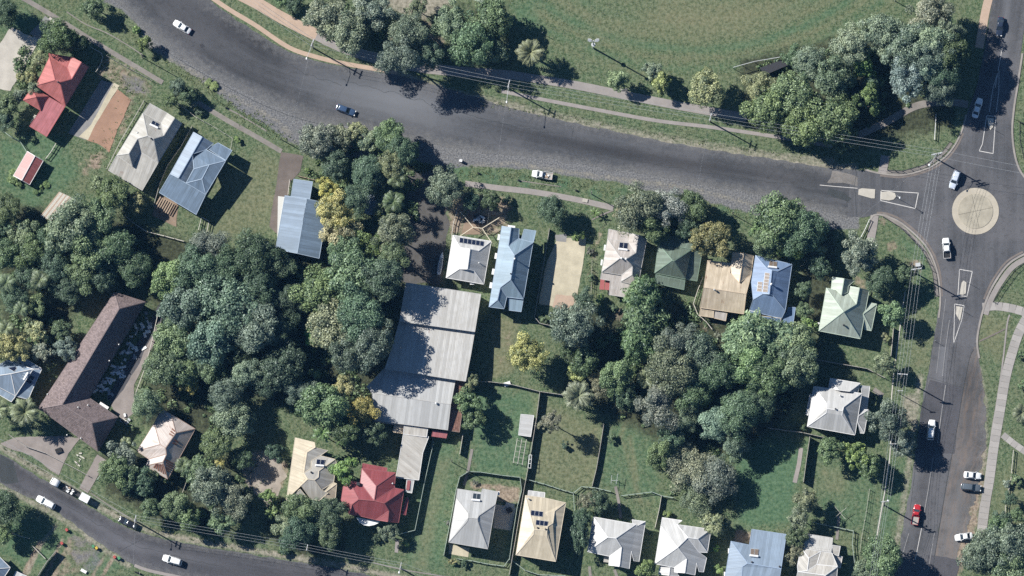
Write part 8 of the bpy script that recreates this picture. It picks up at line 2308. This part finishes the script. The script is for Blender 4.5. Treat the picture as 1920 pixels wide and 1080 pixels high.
# pale poles of the yard frame in front of the white solar house
fr = empty('timber_trellis', P(888, 440)); tag(fr, 'crossed pale timber poles framing the front yard of the white solar house', 'frame', 'odds and ends in the yards')
for a_, c_ in (((863, 397), (887, 426)), ((887, 426), (862, 443)), ((887, 426), (904, 428)), ((904, 428), (936, 408)), ((904, 428), (925, 460))):
    MB().bar(P(*a_, 2.6) - fr.location, P(*c_, 2.6) - fr.location, 0.16, 0.12).build('rail', M['cream'], fr)
for a_ in ((863, 397), (862, 443), (936, 408), (925, 460), (887, 426), (904, 428)):
    p_ = P(*a_, 2.6) - fr.location; MB().box((p_.x, p_.y, 1.3), (0.12, 0.12, 2.6)).build('post', M['cream'], fr)
# stacked pipes and a long trailer left of the white solar house
for k in range(4):
    o = MB().bar((0, 0, 0.25 + 0.02 * k), P(838 + k * 4, 520) - P(845 + k * 4, 470) + Vector((0, 0, 0.25)), 0.22, 0.2).build('timber_beam', M['timber_pale'])
    o.location = P(845 + k * 4, 470); tag(o, 'long pale beam lying left of the white solar house, ' + ('first', 'second', 'third', 'fourth')[k] + ' from the left', 'beam', 'beams left of the white solar house')
t_ = empty('boat_trailer', P(826, 495), math.radians(80)); tag(t_, 'narrow white boat on the shaded ground left of the white solar house', 'boat', 'odds and ends in the yards')
v, f = shell([(-3, 0.35, 0.5, 0.9, 0.5), (-2.5, 0.55, 0.4, 1.0, 0.5), (0, 0.6, 0.35, 1.0, 0.5), (2, 0.45, 0.4, 1.0, 0.5), (3, 0.1, 0.6, 1.0, 0.6)], 12)
link('hull', mesh('hull', v, f, M['tank'], smooth=True), t_); MB().box((-0.4, 0, 1.0), (3.8, 0.7, 0.08)).build('deck', M['weather_grey'], t_); MB().box((0, 0, 0.25), (5, 0.5, 0.1)).build('trailer_frame', M['galv'], t_)
# vegetable frame and ladder on the lawn
vf = empty('garden_frame', P(972, 850)); tag(vf, 'pale timber garden frame of three rails on the lawn', 'frame', 'odds and ends in the yards')
for i in range(3):
    MB().bar(P(970 + i * 8.5, 822 + i * 1.0, 1.0) - vf.location, P(962 + i * 8.5, 868 + i * 2, 1.0) - vf.location, 0.12, 0.1).build('rail', M['timber_pale'], vf)
for k in range(5):
    MB().bar(P(969 - k * 1.7, 826 + k * 10, 0.95) - vf.location, P(986 - k * 1.7, 828 + k * 10.4, 0.95) - vf.location, 0.08, 0.08).build('rung', M['timber'], vf)
for a_ in ((970, 822), (987, 824), (962, 868), (979, 872)):
    p_ = P(*a_, 1.0) - vf.location; MB().box((p_.x, p_.y, 0.5), (0.09, 0.09, 1.0)).build('post', M['timber'], vf)
ld = empty('ladder_frame', P(994, 866)); tag(ld, 'white open frame against the tall timber fence', 'frame', 'odds and ends in the yards')
for a_, c_ in (((992, 853), (990, 877)), ((997, 853), (995, 878)), ((992, 853), (997, 853)), ((991, 861), (996, 861)), ((990, 869), (995, 869)), ((990, 877), (995, 878))):
    MB().bar(P(*a_, 1.9) - ld.location, P(*c_, 1.9) - ld.location, 0.1, 0.08).build('rail', M['white'], ld)
for a_ in ((992, 853), (997, 853), (990, 877), (995, 878)):
    p_ = P(*a_, 1.9) - ld.location; MB().box((p_.x, p_.y, 0.95), (0.07, 0.07, 1.9)).build('post', M['white'], ld)
cf = empty('clothes_line', P(1575, 963)); tag(cf, 'rotary clothes line with crossed pale arms behind the off white house', 'clothes line', 'clothes lines')
MB().tube([(0, 0, 0), (0, 0, 2.1)], 0.05).build('post', M['galv'], cf)
for a_ in (0.7, 2.27, 3.84, 5.41): MB().bar((0, 0, 2.0), (math.cos(a_) * 2.1, math.sin(a_) * 2.1, 2.2), 0.07, 0.07).build('arm', M['timber_pale'], cf)
cf = empty('clothes_line', P(1152, 902)); tag(cf, 'pale folding clothes line on the lawn beside the garden path', 'clothes line', 'clothes lines')
for x in (-0.8, 0.8): MB().tube([(x, 0, 0), (x, 0, 1.9)], 0.05).build('post', M['galv'], cf)
MB().bar((-0.9, -0.8, 1.9), (-0.7, 1.4, 1.9), 0.08, 0.06).bar((0.4, -1.0, 1.9), (0.9, 1.8, 1.9), 0.08, 0.06).bar((-0.9, 0, 1.9), (0.9, 0, 1.9), 0.08, 0.06).build('arm', M['galv'], cf)
# goal frames in the park
gf = empty('playground_frame', P(1430, 128)); tag(gf, 'long white goal frame with a dark net beside the park grove', 'goal', 'goal frames')
top = [(1375, 126), (1415, 115), (1468, 106), (1478, 120)]
for a_, c_ in zip(top, top[1:]): MB().bar(P(*a_, 2.6) - gf.location, P(*c_, 2.6) - gf.location, 0.12, 0.12).build('rail', M['galv'], gf)
for a_ in top + [(1392, 121), (1440, 111)]:
    p_ = P(*a_, 2.6) - gf.location; MB().box((p_.x, p_.y, 1.3), (0.11, 0.11, 2.6)).build('post', M['galv'], gf)
MB().prism([P(*p_, 1.5) - gf.location for p_ in ((1424, 128), (1466, 112), (1478, 122), (1436, 140))], 1.5, 1.56).build('shade_cloth', M['dark_metal'], gf)
bn = empty('park_bench', P(1170, 168)); tag(bn, 'low park bench by the leftmost path bush', 'bench', 'odds and ends in the yards')
MB().box((0, 0, 0.45), (1.8, 0.45, 0.06)).build('seat', M['timber'], bn); MB().box((0, 0.25, 0.8), (1.8, 0.05, 0.4)).build('backrest', M['timber'], bn)
for s in (-0.8, 0.8): MB().box((s, 0, 0.22), (0.08, 0.4, 0.44)).build('leg', M['dark_metal'], bn)
# drain cover, verge markers
mh = MB().prism([P(*p_) - P(379, 86) for p_ in ((374, 84), (380, 82), (384, 87), (378, 90))], 0.04, 0.062).build('drain_cover', M['dark_metal']); mh.location = P(379, 86); tag(mh, 'dark iron drain cover in the main road at top left', 'drain cover')
for k, (x, y, w_) in enumerate(((268, 104, 'beside the lone bare pole'), (424, 202, 'at the head of the concrete edging'), (972, 338, 'left of the parked utility'), (1080, 357, 'right of the parked utility'), (897, 325, 'right of the small white cabinet'), (1418, 412, 'by the golden brown tree verge'))):
    o = MB().box((0, 0, 0.35), (0.45, 0.3, 0.7), 0.4).build('verge_post_box', M['black']); o.location = P(x, y); tag(o, 'small dark drain headwall ' + w_, 'headwall', 'drain headwalls on the verge')

# ------------------------------------------------------------------ the air between the aircraft and the ground
hz = NT('air')
hz.t.nodes.remove(hz.b)
pv = hz.n('ShaderNodeVolumePrincipled')
pv.inputs['Color'].default_value = (0.20, 0.50, 1.0, 1)
pv.inputs['Density'].default_value = 0.7e-5
pv.inputs['Anisotropy'].default_value = 0.0
hz.t.links.new(pv.outputs[0], hz.out.inputs['Volume'])
hb = MB().box((0, 0, (DIST + 40) / 2), (9000, 9000, DIST + 44)).build('haze', hz.m)
tag(hb, 'thin blue aerial haze over the whole neighbourhood', 'haze', kind='stuff')
